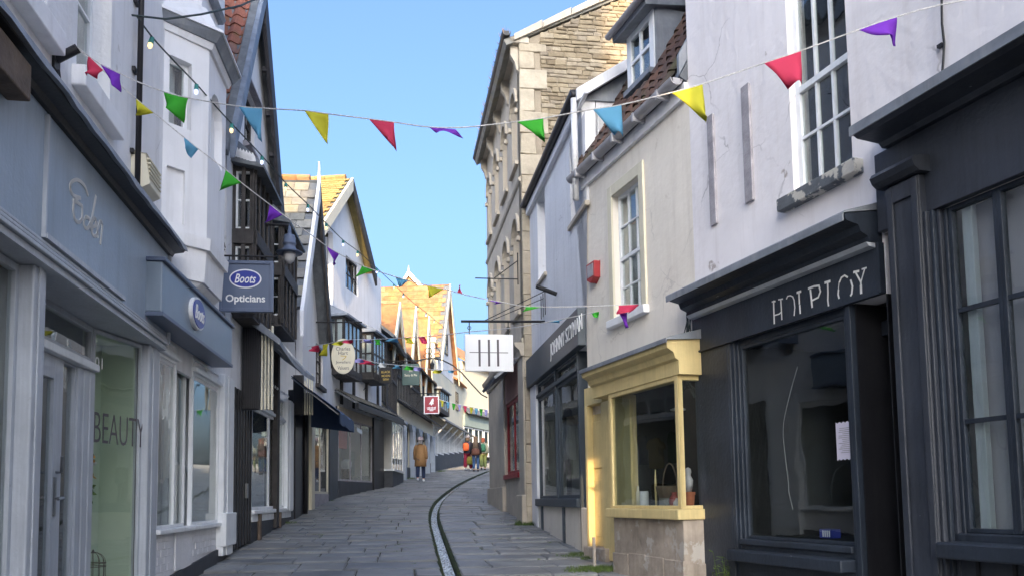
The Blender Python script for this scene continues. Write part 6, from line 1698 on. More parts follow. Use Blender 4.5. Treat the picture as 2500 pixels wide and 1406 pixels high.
while z < zEv - .05:
    h = rr.uniform(.34, .46); w_ = .55 if k % 2 else .30
    stone_at(.0, w_, z + .004, min(z + h, zEv) - .004, M['quoin'], None, .035); z += h; k += 1
# eaves: corbels, gutter, roof, coping
for k in range(5):
    u_ = .12 + (L_ - .3) * k / 4
    MB().profile(W, u_ - .06, u_ + .06, [(.001, zEv - .55), (.04, zEv - .50), (.07, zEv - .36), (.15, zEv - .22), (.16, zEv - .02), (.001, zEv - .02)]).build('eaves_corbel', M['stone'], sb)
MB().box(W, -.05, L_ + .05, -.2, .18, zEv - .02, zEv + .10).build('eaves_course', M['stone'], sb, bevel=.01)
gutter(sb, W, -.12, L_ + .1, .25, zEv + .16, .09, M['black'])
slab_quad(sb, 'roof', [W.P(-.05, .3, zEv + .02), W.P(L_, .3, zEv + .02), W.P(L_, -DEP / 2, zAp + .05), W.P(-.05, -DEP / 2, zAp + .05)], M['greyslate'], .12)
slab_quad(sb, 'roof', [W.P(-.05, -DEP - .3, zEv + .02), W.P(L_, -DEP - .3, zEv + .02), W.P(L_, -DEP / 2, zAp + .04), W.P(-.05, -DEP / 2, zAp + .04)], M['greyslate'], .12)
for k in range(9):
    a, b_ = DEP / 2 * k / 9, DEP / 2 * (k + 1) / 9
    f_ = lambda u: zEv + .52 * u
    MB().prism(GF, [(a - .1, f_(a) - .0), (b_ - .11, f_(b_) - .0), (b_ - .11, f_(b_) + .16), (a - .1, f_(a) + .13)], -.3, .10).build('coping_stone', M['stone'], sb, bevel=.012)
wd = MB()
for k in range(700):
    u_ = rr.uniform(-.1, L_)
    b0 = W.P(u_, .24 + rr.uniform(-.05, .06), zEv + .14)
    tip = b0 + Vector((rr.uniform(-.12, .04), rr.uniform(-.1, .1), rr.uniform(.02, .22)))
    s_ = Vector((rr.uniform(-.02, .02), .012, 0))
    wd.add([b0 - s_, b0 + s_, tip], [(0, 1, 2)])
wd.build('gutter_weeds', M['drygrass'], sb, kind='stuff')
# ground floor: two stone piers, red window between
c0, c1 = 0.0, .62
def pier(a, b_, d):
    o = MB().box(W, a, b_, -.3, d, W.g(a) - .5, zshop - .25).build('pier', M['stone'], sb, bevel=.02)
    MB().box(W, a - .03, b_ + .03, -.28, d + .06, W.g(a) - .4, W.g(a) + .55).build('pier_foot', M['stone'], o, bevel=.02)
    MB().profile(W, a - .04, b_ + .04, [(.0, zshop - .25), (d + .03, zshop - .25), (d + .06, zshop - .15), (d + .14, zshop - .08), (d + .16, zshop - .005), (.0, zshop - .005)]).build('capital', M['stone'], o)
pier(.01, .62, .03)
u_b = W.U(1222, 1100, .1)
pier(u_b, L_ - .02, .02)
rz0, rz1 = W.Z(1230, 1160), W.Z(1230, 990)
window(sb, W, .75, u_b - .05, rz0, rz1, d=-.05, cols=2, rows=1, mat=M['red'], fw=.07, bw=.07, glass='glass', back='net', back_d=.25, name='shop_window')
MB().box(W, .7, u_b, -.2, .05, rz0 - .10, rz0 - .002).build('window_sill', M['red'], sb, bevel=.01)
MB().box(W, .7, u_b, -.2, -.01, W.g(0) - .5, rz0 - .101).build('stall_riser', M['stone'], sb)
MB().box(W, .7, u_b, -.2, -.02, rz1, zshop).build('sign_board', surf('faded_pink_board', (.42, .25, .22), .7, .1, 3, .1), sb)
slab_quad(sb, 'pent_canopy', [W.P(.7, .5, zshop - .55), W.P(u_b, .5, zshop - .55), W.P(u_b, .0, zshop - .15), W.P(.7, .0, zshop - .15)], M['lead'], .06)
# farther right-hand terrace, mostly hidden
W = WT
th = thing('far_right_terrace', 'plain rendered terrace continuing beyond the stone building on the right', 'house', W.P(W.L / 2, 0, W.g(W.L / 2)))
MB().box(W, .2, W.L, -6, 0, W.g(0) - .5, W.g(8) + 6).build('wall', M['cream'], th)
for k in range(5): window(th, W, 2 + 4 * k, 3.2 + 4 * k, W.g(8) + 3, W.g(8) + 4.6, d=.06, cols=2, rows=2, back=None)

# ================================================================ hanging signs
def psign(W, u): 
    f = Fr(W.P(u, 0, 0).xy, W.P(u, 1, 0).xy, False); f.n = -W.t; return f
# white sign with three strokes
PJ = psign(WJ, WJ.U(1330, 780)); RJ = -PJ.t.to_3d()
q = PJ.rect(1135, 1253, 815, 906)
hs = thing('hanging_sign', 'white square hanging sign with three grey upright strokes crossed by a bar', 'sign', PJ.P((q[0] + q[1]) / 2, 0, q[2]))
bd = MB().box(PJ, q[0], q[1], -.02, .02, q[2], q[3]).build('board', M['signwhite'], hs, bevel=.012)
mm = MB()
for px_ in (1170, 1193, 1215):
    a = PJ.uz(px_, 829); b_ = PJ.uz(px_, 894)
    mm.box(PJ, a[0] - .018, a[0] + .018, .0205, .024, b_[1], a[1])
a = PJ.uz(1146, 860); b_ = PJ.uz(1240, 860)
mm.box(PJ, min(a[0], b_[0]), max(a[0], b_[0]), .0206, .0235, a[1] - .006, a[1] + .006)
mm.build('emblem', M['lettergrey'], bd)
zp_ = PJ.Z(1200, 785)
MB().tube([PJ.P(.0, 0, zp_ + .02), PJ.P(q[1] + .06, 0, zp_)], .022, 8).build('bracket_arm', M['iron'], hs)
MB().tube([PJ.P(.0, 0, zp_ + .55), PJ.P(q[1] * .75, 0, zp_ + .02)], .008, 6).build('stay', M['iron'], hs)
for uu in (q[0] + .08, q[1] - .08):
    MB().tube([PJ.P(uu, 0, q[3] - .03), PJ.P(uu, 0, zp_)], .009, 6).build('hanger', M['iron'], hs)
    MB().tube([PJ.P(uu + .03 * math.cos(k * .7854), 0, (q[3] + zp_) / 2 + .03 * math.sin(k * .7854)) for k in range(9)], .006, 5).build('ring', M['iron'], hs)
# second bracket with small sign plate higher on the stone
PS = psign(WS, WS.U(1266, 690)); 
bk2 = thing('iron_bracket', 'empty iron sign bracket with diagonal stay on the stone building', 'bracket', PS.P(0, 0, PS.Z(1266, 690)))
zz_ = PS.Z(1240, 681)
MB().tube([PS.P(0, 0, zz_), PS.P(PS.U(1160, 680), 0, zz_)], .012, 6).build('arm', M['iron'], bk2)
MB().tube([PS.P(0, 0, PS.Z(1268, 636)), PS.P(PS.U(1205, 665), 0, zz_)], .01, 6).build('stay', M['iron'], bk2)
MB().tube([PS.P(0.01, 0, PS.Z(1268, 618)), PS.P(0.01, 0, PS.Z(1268, 695))], .012, 6).build('back_bar', M['iron'], bk2)
PJ2 = psign(WJ, WJ.U(1332, 745))
bk3 = thing('trident_bracket', 'three-pronged iron bracket with long stay on the white wall above the navy shop', 'bracket', PJ2.P(0, 0, PJ2.Z(1330, 745)))
for k in range(3): MB().tube([WJ.P(WJ.U(1328 + 5 * k, 745), .05, WJ.Z(1328, 780)), WJ.P(WJ.U(1328 + 5 * k, 745), .05, WJ.Z(1328, 722))], .008, 6).build('prong', M['iron'], bk3)
MB().tube([PJ2.P(.03, 0, PJ2.Z(1328, 728)), PJ2.P(PJ2.U(1196, 785), 0, PJ2.Z(1196, 783))], .007, 6).build('stay', M['iron'], bk3)
fl_ = tag(MB().tube([WJ.P(WJ.U(1362, 718), .02, WJ.Z(1362, 718)), WJ.P(WJ.U(1362, 718), .35, WJ.Z(1362, 718) + .12)], .035, 10).build('flag_socket', M['iron']), 'short black flagpole socket on the white wall above the navy fascia', 'bracket')
# oval jewellers sign
PH = psign(WH, 1.75); RH = PH.t.to_3d()
cu_, cz_ = PH.uz(838, 869); ru = (PH.U(867, 869) - PH.U(809, 869)) / 2; rz_ = (PH.Z(838, 826) - PH.Z(838, 912)) / 2
js_ = thing('oval_sign', 'cream oval hanging sign reading Charles Hart Jewellers', 'sign', PH.P(cu_, 0, cz_ - rz_))
bd = MB().disc(PH, cu_, cz_, ru, rz_, -.02, .02).build('board', M['creampaint'], js_, bevel=.008)
for s_, dz, w_ in (('Charles', .42, 1.2), ('Hart', .18, .8), ('Jewellers', -.36, 1.25), ('Valuers', -.66, .95)):
    text_mb(s_, PH.P(cu_, .0205, cz_ + rz_ * dz), RH, UPZ, width=ru * w_, height=rz_ * .2, depth=.004).build('lettering', M['lettergrey'], bd)
mm = MB(); stroke_mb(mm, PH, [(cu_ - ru * .2, cz_ + rz_ * .02), (cu_ + ru * .25, cz_ + rz_ * .0), (cu_ + ru * .2, cz_ - rz_ * .08), (cu_ - ru * .05, cz_ - rz_ * .22)], .02, .0206, .024); mm.build('emblem', M['gold'], bd)
za_ = PH.Z(838, 786)
MB().tube([PH.P(-.05, 0, za_), PH.P(PH.U(884, 786), 0, za_)], .018, 8).build('bracket_arm', M['iron'], js_)
for s_ in (-1, 1): MB().tube([PH.P(cu_ + s_ * ru * .5, 0, cz_ + rz_ * .8), PH.P(cu_ + s_ * ru * .5, 0, za_)], .007, 6).build('hanger', M['iron'], js_)
for s_ in (-1, 1): MB().tube([PH.P(cu_ + s_ * (.1 + .07 * math.cos(k * .6)), 0, cz_ - rz_ - .05 + .06 * math.sin(k * .6)) for k in range(10)], .008, 5).build('scroll', M['iron'], js_)
# three smaller far signs
def far_sign(W, u, px0, px1, py0, py1, mat, name, label, lines, lm, frame=None):
    P_ = psign(W, u); q = P_.rect(px0, px1, py0, py1)
    t_ = thing('hanging_sign', label, 'sign', P_.P((q[0] + q[1]) / 2, 0, q[2]))
    b_ = MB().box(P_, q[0], q[1], -.02, .02, q[2], q[3]).build('board', mat, t_, bevel=.01)
    w, h = q[1] - q[0], q[3] - q[2]; c = (q[0] + q[1]) / 2
    if frame:
        mm = MB(); e = w * .06
        mm.box(P_, q[0], q[0] + e, .0205, .026, q[2], q[3]); mm.box(P_, q[1] - e, q[1], .0205, .026, q[2], q[3]); mm.box(P_, q[0] + e, q[1] - e, .0205, .0255, q[2], q[2] + e); mm.box(P_, q[0] + e, q[1] - e, .0205, .0255, q[3] - e, q[3])
        mm.build('border', frame, b_)
    for s_, fy, fw in lines:
        text_mb(s_, P_.P(c, .0206, q[2] + h * fy), P_.t.to_3d(), UPZ, width=w * fw, height=h * .14, depth=.004, bold=.01).build('lettering', lm, b_)
    MB().tube([P_.P(-.05, 0, q[3] + .12), P_.P(q[1] + .1, 0, q[3] + .12)], .02, 6).build('bracket_arm', M['iron'], t_)
    MB().tube([P_.P(0, 0, q[2] - .2), P_.P(q[0], 0, q[3] + .1)], .012, 6).build('stay', M['iron'], t_)
    for uu in (q[0] + w * .2, q[1] - w * .2): MB().tube([P_.P(uu, 0, q[3]), P_.P(uu, 0, q[3] + .12)], .01, 6).build('hanger', M['iron'], t_)
    return P_, q, b_
far_sign(WI, 2.7, 928, 957, 897, 936, M['black'], 'bm', 'black hanging sign with gold lettering Black Moon', [('BLACK', .72, .75), ('MOON', .48, .7), ('tattoo', .27, .5)], M['gold'])
far_sign(WK, 1.6, 982, 1024, 888, 940, M['greensign'], 'gs', 'dark green square hanging sign with pale lettering and crown', [('Sassy & Pie', .46, .72), ('VVV', .68, .22)], M['creampaint'])
P_, q, b_ = far_sign(WL_, 3.2, 1035, 1072, 966, 1010, M['winecolor'], 'rs', 'wine red square hanging sign with white bird emblem', [], M['signwhite'], M['signwhite'])
w, h = q[1] - q[0], q[3] - q[2]
mm = MB(); mm.prism(P_, [(q[0] + w * x, q[2] + h * y) for x, y in ((.33, .52), (.42, .56), (.50, .46), (.56, .54), (.66, .55), (.62, .62), (.66, .74), (.63, .86), (.55, .84), (.47, .72), (.40, .62))], .0205, .026)
for k, (fy, fw) in enumerate(((.34, .6), (.26, .55), (.19, .25))):
    for i in range(9):
        a = q[0] + w * (.5 - fw / 2 + fw * i / 9); mm.box(P_, a, a + w * fw / 13, .0205, .025, q[2] + h * (fy - .03), q[2] + h * (fy + .02 + .015 * (i % 3)))
mm.build('emblem', M['signwhite'], b_)
# iron arch with lantern across the street
PA = Fr((-4.7, 30.0), (-.5, 30.0), False); PA.n = Vector((0, -1))
ia = thing('iron_arch', 'thin iron arch with scrolls and small lantern spanning the street beyond the white sign', 'arch', PA.P(2, 0, PA.Z(1055, 905)))
pts = [PA.P(*[(lambda t: (t[0], 0, t[1]))(PA.uz(x, y))][0]) for x, y in ((968, 900), (1000, 887), (1030, 877), (1055, 874), (1080, 878), (1105, 891), (1126, 908), (1150, 935), (1175, 962), (1190, 970))]
MB().tube(pts, .025, 6).build('arch_bar', M['iron'], ia)
mm = MB()
for s_ in (-1, 1):
    c = PA.uz(1055 + s_ * 9, 856)
    mm.tube([PA.P(c[0] + .14 * math.cos(a), 0, c[1] + .11 * math.sin(a)) for a in [k * .5236 for k in range(13)]], .012, 5)
    c = PA.uz(1055 + s_ * 11, 868)
    mm.tube([PA.P(c[0] + .15 * math.cos(a), 0, c[1] + .09 * math.sin(a)) for a in [k * .5236 for k in range(13)]], .012, 5)
mm.build('scroll', M['iron'], ia)
c = PA.uz(1055, 893); k_ = (PA.Z(1055, 884) - PA.Z(1055, 904)) / 20
MB().lathe(PA.P(c[0], 0, c[1]), [(3 * k_, -10 * k_), (5 * k_, 3 * k_), (6 * k_, 4 * k_), (2 * k_, 10 * k_), (.5 * k_, 16 * k_)], 6).build('lantern', M['iron'], ia)

# ================================================================ bunting
FC = {'r': cloth('pink_red_flag', (.72, .07, .15)), 'p': cloth('purple_flag', (.26, .06, .60)), 'y': cloth('yellow_flag', (.70, .66, .06)), 'g': cloth('green_flag', (.07, .50, .05)),
      'b': cloth('blue_flag', (.17, .46, .66)), 'l': cloth('lavender_flag', (.45, .42, .75)), 'w': cloth('white_flag', (.75, .75, .72))}
def bunting(A, B, line, flags, label, r=.0042, group='bunting strings'):
    fr = Fr(A, B, False)
    if fr.n.y > 0: fr.n = -fr.n
    t_ = thing('bunting', label, 'bunting', fr.P(fr.L / 2, 0, fr.Z(*line[len(line) // 2])), group)
    pts = []
    for x, y in smooth_pts(line):
        u, z = fr.uz(x, y); pts.append(fr.P(u, 0, z))
    MB().tube(pts, r, 5).build('tape', M['rope'], t_)
    for col, *q in flags:
        c = [fr.uz(*p) for p in q]
        if len(c) == 3: c = [c[0], c[1], c[2], c[2]]
        n = 6; vs_ = []
        ph = random.uniform(0, 6)
        w = math.hypot(c[1][0] - c[0][0], c[1][1] - c[0][1])
        for j in range(n + 1):
            t = j / n
            for i in range(n + 1):
                s_ = i / n
                u = (c[0][0] * (1 - s_) + c[1][0] * s_) * (1 - t) + (c[3][0] * (1 - s_) + c[2][0] * s_) * t
                z = (c[0][1] * (1 - s_) + c[1][1] * s_) * (1 - t) + (c[3][1] * (1 - s_) + c[2][1] * s_) * t
                d = w * (.22 * math.sin(math.pi * s_ + ph * .3) * t + .12 * math.sin(5.0 * s_ + 4 * t + ph) * t)
                vs_.append(fr.P(u, d, z))
        f = [(j * (n + 1) + i, j * (n + 1) + i + 1, (j + 1) * (n + 1) + i + 1, (j + 1) * (n + 1) + i) for j in range(n) for i in range(n)]
        o = mk('flag', vs_, f, FC[col], t_, smooth=True)
        sd = o.modifiers.new('cloth', 'SOLIDIFY'); sd.thickness = .0015
    return fr
AB = WE.P(ub, BD_, 0).xy
bunting(AB, WR.P(WR.U(2540, -25, .05), .05, 0).xy,
        [(190, 118), (243, 156), (294, 181), (340, 202), (400, 225), (460, 240), (580, 260), (660, 266), (745, 271), (803, 279), (900, 291), (962, 299), (1048, 311), (1125, 312), (1200, 305), (1265, 297), (1328, 289), (1445, 268), (1515, 257), (1640, 227), (1718, 205), (1865, 155), (1955, 125), (2095, 74), (2190, 42), (2300, 12), (2500, -24)],
        [('r', (216, 138), (252, 172), (231, 189), (212, 186)), ('p', (244, 156), (294, 180), (286, 219)), ('g', (400, 226), (460, 240), (440, 294), (412, 270)), ('b', (583, 261), (640, 264), (638, 346)),
         ('y', (743, 271), (802, 280), (797, 350)), ('r', (900, 291), (962, 300), (963, 363)), ('p', (1048, 312), (1112, 317), (1128, 332), (1068, 329)), ('g', (1262, 298), (1326, 290), (1330, 346)),
         ('b', (1447, 268), (1517, 257), (1521, 332), (1500, 330)), ('y', (1640, 228), (1715, 206), (1724, 297)), ('r', (1866, 156), (1956, 125), (1957, 208), (1925, 215)), ('p', (2095, 74), (2190, 42), (2193, 103), (2160, 102))],
        'long bunting string across the street high up, from the wall bracket to the pinkish wall')
bunting(AB, WR.P(WR.U(1600, 745, .05), .05, 0).xy,
        [(190, 120), (330, 240), (378, 278), (447, 334), (487, 366), (551, 415), (590, 447), (660, 501), (690, 524), (760, 574), (797, 601), (828, 620), (880, 647), (912, 659), (965, 676), (998, 685), (1045, 697), (1095, 708), (1130, 718), (1190, 731), (1230, 738), (1290, 748), (1420, 748), (1560, 742)],
        [('y', (332, 242), (378, 277), (332, 279)), ('b', (449, 335), (485, 364), (468, 386), (449, 366)), ('g', (551, 415), (590, 447), (538, 463)), ('p', (659, 501), (690, 525), (647, 544)), ('p', (797, 601), (828, 620), (815, 648)),
         ('g', (884, 649), (912, 660), (869, 676)), ('b', (965, 677), (998, 685), (975, 701)), ('y', (1043, 698), (1085, 705), (1048, 726)), ('r', (1116, 714), (1130, 718), (1122, 696)), ('p', (1193, 733), (1228, 738), (1209, 742)),
         ('g', (1283, 749), (1332, 748), (1278, 760)), ('r', (1510, 746), (1560, 743), (1538, 765), (1505, 767)), ('p', (1511, 764), (1531, 763), (1529, 800))],
        'bunting string sweeping from the wall bracket down to the cream house sash window')
bunting(WH.P(.4, .1, 0).xy, WR.P(WR.U(1452, 765, .05), .05, 0).xy,
        [(750, 846), (800, 838), (850, 829), (905, 828), (950, 826), (1000, 823), (1040, 821), (1100, 815), (1160, 808), (1250, 800), (1350, 783), (1452, 762)],
        [('r', (760, 846), (778, 842), (768, 858)), ('y', (788, 841), (802, 838), (790, 868)), ('y', (815, 836), (840, 831), (826, 843)), ('r', (838, 831), (860, 829), (850, 838)), ('l', (885, 828), (912, 827), (898, 836)), ('g', (914, 828), (928, 827), (925, 841)),
         ('b', (945, 826), (972, 825), (958, 834)), ('y', (985, 824), (1003, 823), (1003, 838)), ('r', (1020, 822), (1036, 821), (1040, 839)), ('b', (1340, 786), (1375, 779), (1360, 787)), ('g', (1444, 764), (1462, 760), (1456, 775))],
        'low bunting string passing in front of the oval jewellers sign', .007)
bunting(WI.P(1.0, .1, 0).xy, WS.P(WS.U(1268, 872, .1), .1, 0).xy,
        [(862, 870), (900, 880), (935, 887), (1010, 894), (1060, 902), (1110, 903), (1180, 892), (1266, 872)],
        [('l', (866, 872), (888, 878), (880, 885)), ('r', (885, 877), (908, 883), (898, 889)), ('w', (927, 885), (942, 888), (936, 896)), ('b', (962, 889), (976, 891), (970, 899)), ('g', (990, 892), (1007, 894), (1000, 903)), ('l', (1012, 895), (1028, 897), (1020, 905)), ('y', (1060, 902), (1078, 903), (1068, 911)), ('b', (1095, 903), (1108, 903), (1102, 910))],
        'bunting string just below the white three-stroke sign over mid street', .008)
bunting((-4.3, 34.0), (-.5, 31.5), [(1068, 973), (1100, 982), (1150, 993), (1190, 1000)],
        [(c, (x, y), (x + 9, y + 2), (x + 5, y + 17)) for c, x, y in (('y', 1075, 975), ('b', 1089, 979), ('g', 1103, 983), ('l', 1117, 986), ('r', 1131, 989), ('y', 1146, 992), ('b', 1158, 994), ('g', 1170, 997), ('l', 1182, 998))],
        'farthest small bunting string above the white shop at the bend', .012)
# ================================================================ festoon lights
fr = Fr(WE.P(WE.U(336, 42, .05), .05, 0).xy, (-2.5, 29.0), False)
if fr.n.y > 0: fr.n = -fr.n
line = [(335, 42), (372, 92), (425, 150), (480, 207), (530, 264), (566, 303), (640, 382), (698, 448), (752, 500), (797, 546), (838, 587), (873, 613), (920, 655), (962, 694), (1005, 735), (1045, 766), (1085, 800)]
fs_ = thing('festoon_lights', 'dark cable of festoon bulbs strung from the drainpipe wall along the street', 'string lights', fr.P(8, 0, fr.Z(752, 500)))
pts = []
for x, y in smooth_pts(line):
    u, z = fr.uz(x, y); pts.append(fr.P(u, 0, z))
MB().tube(pts, .008, 6).build('cable', M['wire'], fs_)
teal = surf('teal_lamp_holder', (.03, .22, .20), .5, .1, 5, 0)
warm, cool = glow('warm_bulb', (1.0, .70, .30), .55), glow('cool_bulb', (.62, .7, 1.0), .5)
for i, (x, y) in enumerate(((372, 92), (480, 207), (566, 303), (640, 382), (698, 448), (752, 500), (797, 546), (838, 587), (873, 613), (920, 655), (962, 694), (985, 716), (1020, 747), (1040, 763), (1060, 780))):
    u, z = fr.uz(x, y); p = fr.P(u, 0, z)
    tlt = Vector((-.25 if i == 0 else -.05, 0, -1)).normalized()
    MB().tube([p + tlt * .0, p + tlt * .06], [.020, .025], 10).build('lamp_holder', teal, fs_)
    MB().tube([p + tlt * .06, p + tlt * .07, p + tlt * .10, p + tlt * .115], [.015, .022, .021, .006], 10).build('bulb', warm if i % 2 == 0 else cool, fs_, smooth=True)
mm = MB().tube([WE.P(WE.U(x, y, .03), .03 + .25 * k, WE.Z(x, y, .03)) for k, (x, y) in enumerate(((322, 38), (335, 42), (360, 25), (405, 0), (460, -40)))], .010, 6)
mm.build('cable', M['wire'], fs_)

# ================================================================ people
SK = surf('skin', (.52, .31, .23), .6, .05, 8, 0)
def skin_obj(name, vs_, edges, rad, mat, parent, root=0, sub=1):
    c = Vector(vs_[0]); me = bpy.data.meshes.new(name)
    me.from_pydata([Vector(v) - c for v in vs_], edges, [])
    me.materials.append(mat)
    o = bpy.data.objects.new(name, me); COL.objects.link(o)
    o.parent = parent; o.location = c - _wl(parent); WLOC[o.name] = c
    md = o.modifiers.new('skin', 'SKIN'); md.use_smooth_shade = True; md.branch_smoothing = .3
    for i, r in enumerate(rad):
        sv = me.skin_vertices[0].data[i]
        sv.radius = r if isinstance(r, tuple) else (r, r)
        sv.use_root = (i == root)
    sb_ = o.modifiers.new('sub', 'SUBSURF'); sb_.levels = sub; sb_.render_levels = sub
    return o
def person(px, py, hpx, label, yaw=0.0, stride=.16, top=None, legs=None, hem=.9, sleeve='long', hair=None, hairlen=0, cap=None, shoe=None, topw=1.0, legw=1.0, head_turn=0.0, flare=1.0):
    g_ = ground_at(px, py); d = g_.y
    Hh = hpx / F * d
    k = Hh / 1.75
    base = Vector((g_.x, g_.y, gz(g_.y)))
    t_ = thing('person', label, 'person', base, 'people walking up the street')
    ca, sa = math.cos(yaw), math.sin(yaw)
    def P(x, y, z): return base + Vector(((x * ca - y * sa) * k, (x * sa + y * ca) * k, z * k))
    J = dict(pel=(0, 0, .96), abd=(0, 0, 1.12), che=(0, 0.01, 1.32), nec=(0, 0, 1.47), hd0=(0, .01, 1.56), hd1=(0, .01, 1.68))
    names = list(J); V_ = [P(*J[n]) for n in names]; E_ = [(i, i + 1) for i in range(5)]; Rr = [.13, .12, .14, .055, .082, .088]
    def add(p, par, r): V_.append(P(*p)); E_.append((par, len(V_) - 1)); Rr.append(r); return len(V_) - 1
    ank = []
    for s_ in (-1, 1):
        st = stride * s_
        h = add((.09 * s_, 0, .90), 0, .085); kn = add((.10 * s_, st * .55 + .03, .50), h, .06); an = add((.10 * s_, st, .09 + max(0, -st) * .25), kn, .04); add((.11 * s_, st + .15, .05), an, .035)
        ank.append((.10 * s_, st, .09 + max(0, -st) * .25))
        sh = add((.18 * s_, 0, 1.41), 2, .06); el = add((.24 * s_, -.03 - st * .3, 1.14), sh, .045); wr_ = add((.23 * s_, .06 - st * .6, .90), el, .032); ha = add((.225 * s_, .08 - st * .6, .83), wr_, .034)
        for f in range(5):
            a = add((.225 * s_ - s_ * .012 * (f == 4), .055 - st * .6 + .015 * f, .77 if f < 4 else .81), ha, .010); add((.215 * s_, .06 - st * .6 + .015 * f, .725 + .01 * abs(f - 2) if f < 4 else .775), a, .008)
    skin_obj('body', V_, E_, [r * k for r in Rr], SK, t_)
    # nose and ears
    mm = MB(); mm.tube([P(0, .085, 1.63), P(0, .115, 1.60)], [.012 * k, .016 * k], 6)
    for s_ in (-1, 1): mm.tube([P(.085 * s_, .0, 1.64), P(.09 * s_, .0, 1.60)], [.014 * k, .012 * k], 6)
    mm.build('ears_and_nose', SK, t_)
    # trousers
    tv = [P(0, 0, .98)]; te = []; tr_ = [(.15 * k * legw, .125 * k * legw)]
    for s_, an in zip((-1, 1), ank):
        st = stride * s_
        b0 = len(tv)
        tv += [P(.095 * s_, 0, .86), P(.10 * s_, st * .55 + .03, .50), P(an[0], an[1], an[2] + .03)]
        te += [(0, b0), (b0, b0 + 1), (b0 + 1, b0 + 2)]; tr_ += [.105 * k * legw, .085 * k * legw * flare, .07 * k * legw * flare]
    skin_obj('trousers', tv, te, tr_, legs, t_)
    for s_, an in zip((-1, 1), ank):
        MB().tube([P(an[0], an[1] - .07, an[2] - .035), P(an[0], an[1] + .02, an[2] - .02), P(an[0], an[1] + .12, an[2] - .045), P(an[0], an[1] + .18, an[2] - .055)], [.035 * k, .05 * k, .045 * k, .02 * k], 8).build('shoe', shoe or M['black'], t_, smooth=True)
    # upper garment
    prof = [(1.49, .07, .06), (1.46, .12, .08), (1.41, .19, .11), (1.30, .20, .135), (1.12, .19 * topw, .13 * topw), (.98, .215 * topw, .15 * topw), (hem + .002, .225 * topw * (1.12 if hem < .8 else 1), .155 * topw * (1.1 if hem < .8 else 1)), (hem, .20 * topw, .13 * topw)]
    prof = [p for p in prof if p[0] >= hem]
    n = 16; vs_ = []; fs = []
    for i, (z, rx, ry) in enumerate(prof):
        for q_ in range(n):
            a = 2 * math.pi * q_ / n
            w = 1 + .04 * math.sin(3 * a + i) * (i > 3)
            vs_.append(P(rx * math.cos(a) * w, ry * math.sin(a) * w, z))
    for i in range(len(prof) - 1):
        fs += [(i * n + q_, i * n + (q_ + 1) % n, (i + 1) * n + (q_ + 1) % n, (i + 1) * n + q_) for q_ in range(n)]
    fs += [tuple(range(n)), tuple((len(prof) - 1) * n + q_ for q_ in range(n))]
    mk('coat' if hem < .8 else 'top', vs_, fs, top, t_, smooth=True)
    for s_ in (-1, 1):
        st = stride * s_
        pts = [P(.14 * s_, 0, 1.43), P(.19 * s_, -.01, 1.36), P(.235 * s_, -.03 - st * .3, 1.14)] + ([P(.24 * s_, .05 - st * .6, .90)] if sleeve == 'long' else [])
        MB().tube(pts, [.06 * k, .066 * k, .06 * k] + ([.055 * k] if sleeve == 'long' else []), 10).build('sleeve', top, t_, smooth=True)
    if hair:
        pr = [(.02, 1.755), (.075, 1.735), (.10, 1.68), (.102, 1.60), (.10, 1.55), (.085, 1.50)]
        if hairlen: pr += [(.13, 1.40), (.14, 1.30), (.135, 1.18), (.11, 1.06 - hairlen * 0), (.05, 1.0)]
        n = 14; vs_ = []; fs = []
        for i, (r, z) in enumerate(pr):
            for q_ in range(n):
                a = 2 * math.pi * q_ / n
                back = -.02 if z > 1.5 else -.13
                yy = r * math.sin(a) * (.95 if z > 1.5 else .35)
                if z > 1.5 and yy > .05: yy = .05
                w = 1 + .06 * math.sin(5 * a + 2 * i)
                vs_.append(P(r * math.cos(a) * w, yy + back, z))
        for i in range(len(pr) - 1): fs += [(i * n + q_, i * n + (q_ + 1) % n, (i + 1) * n + (q_ + 1) % n, (i + 1) * n + q_) for q_ in range(n)]
        fs += [tuple(range(n)), tuple((len(pr) - 1) * n + q_ for q_ in range(n))]
        mk('hair', vs_, fs, hair, t_, smooth=True)
    if cap:
        kind, cm = cap
        n = 14
        c = P(0, .0, 0)
        pr = [(.112, 1.655), (.115, 1.69), (.10, 1.75), (.06, 1.785), (.01, 1.795)] if kind == 'flat' else [(.15, 1.645), (.145, 1.655), (.108, 1.67), (.105, 1.73), (.07, 1.775), (.01, 1.785)]
        mm = MB(); mm.lathe(c, [(r * k, z * k) for r, z in pr], n, 1, 1.12)
        if kind == 'flat': mm.hexa([P(-.07, .09, 1.66), P(.07, .09, 1.66), P(.055, .19, 1.645), P(-.055, .19, 1.645), P(-.07, .09, 1.68), P(.07, .09, 1.68), P(.055, .19, 1.655), P(-.055, .19, 1.655)])
        mm.build('cap', cm, t_, smooth=True)
    return t_, P, k
def fab(n, c): return surf(n, c, .85, .12, 12, .25, 70)
man, Pm, km = person(1027, 1175, 108, 'person in long tan coat, bucket hat and dark trousers walking away alone', stride=.13, top=fab('tan_corduroy', (.30, .165, .07)), legs=fab('navy_denim', (.018, .03, .075)), hem=.60, topw=.95, cap=('bucket', fab('pinkish_grey_felt', (.42, .33, .34))), hair=fab('grey_hair', (.25, .24, .24)), shoe=M['signwhite'])
mm = MB(); mm.tube([Pm(.115 * math.cos(a), -.01, 1.62 + .17 * math.sin(a)) for a in [math.pi * k / 10 for k in range(11)]], .012 * km, 6)
for s_ in (-1, 1): mm.lathe(Pm(.112 * s_, 0, 1.57), [(.03 * km, 0), (.035 * km, .03 * km), (.03 * km, .07 * km)], 8)
tag(mm.build('headphones', M['black']), 'dark over-ear headphones on the person in the tan coat', 'headphones')
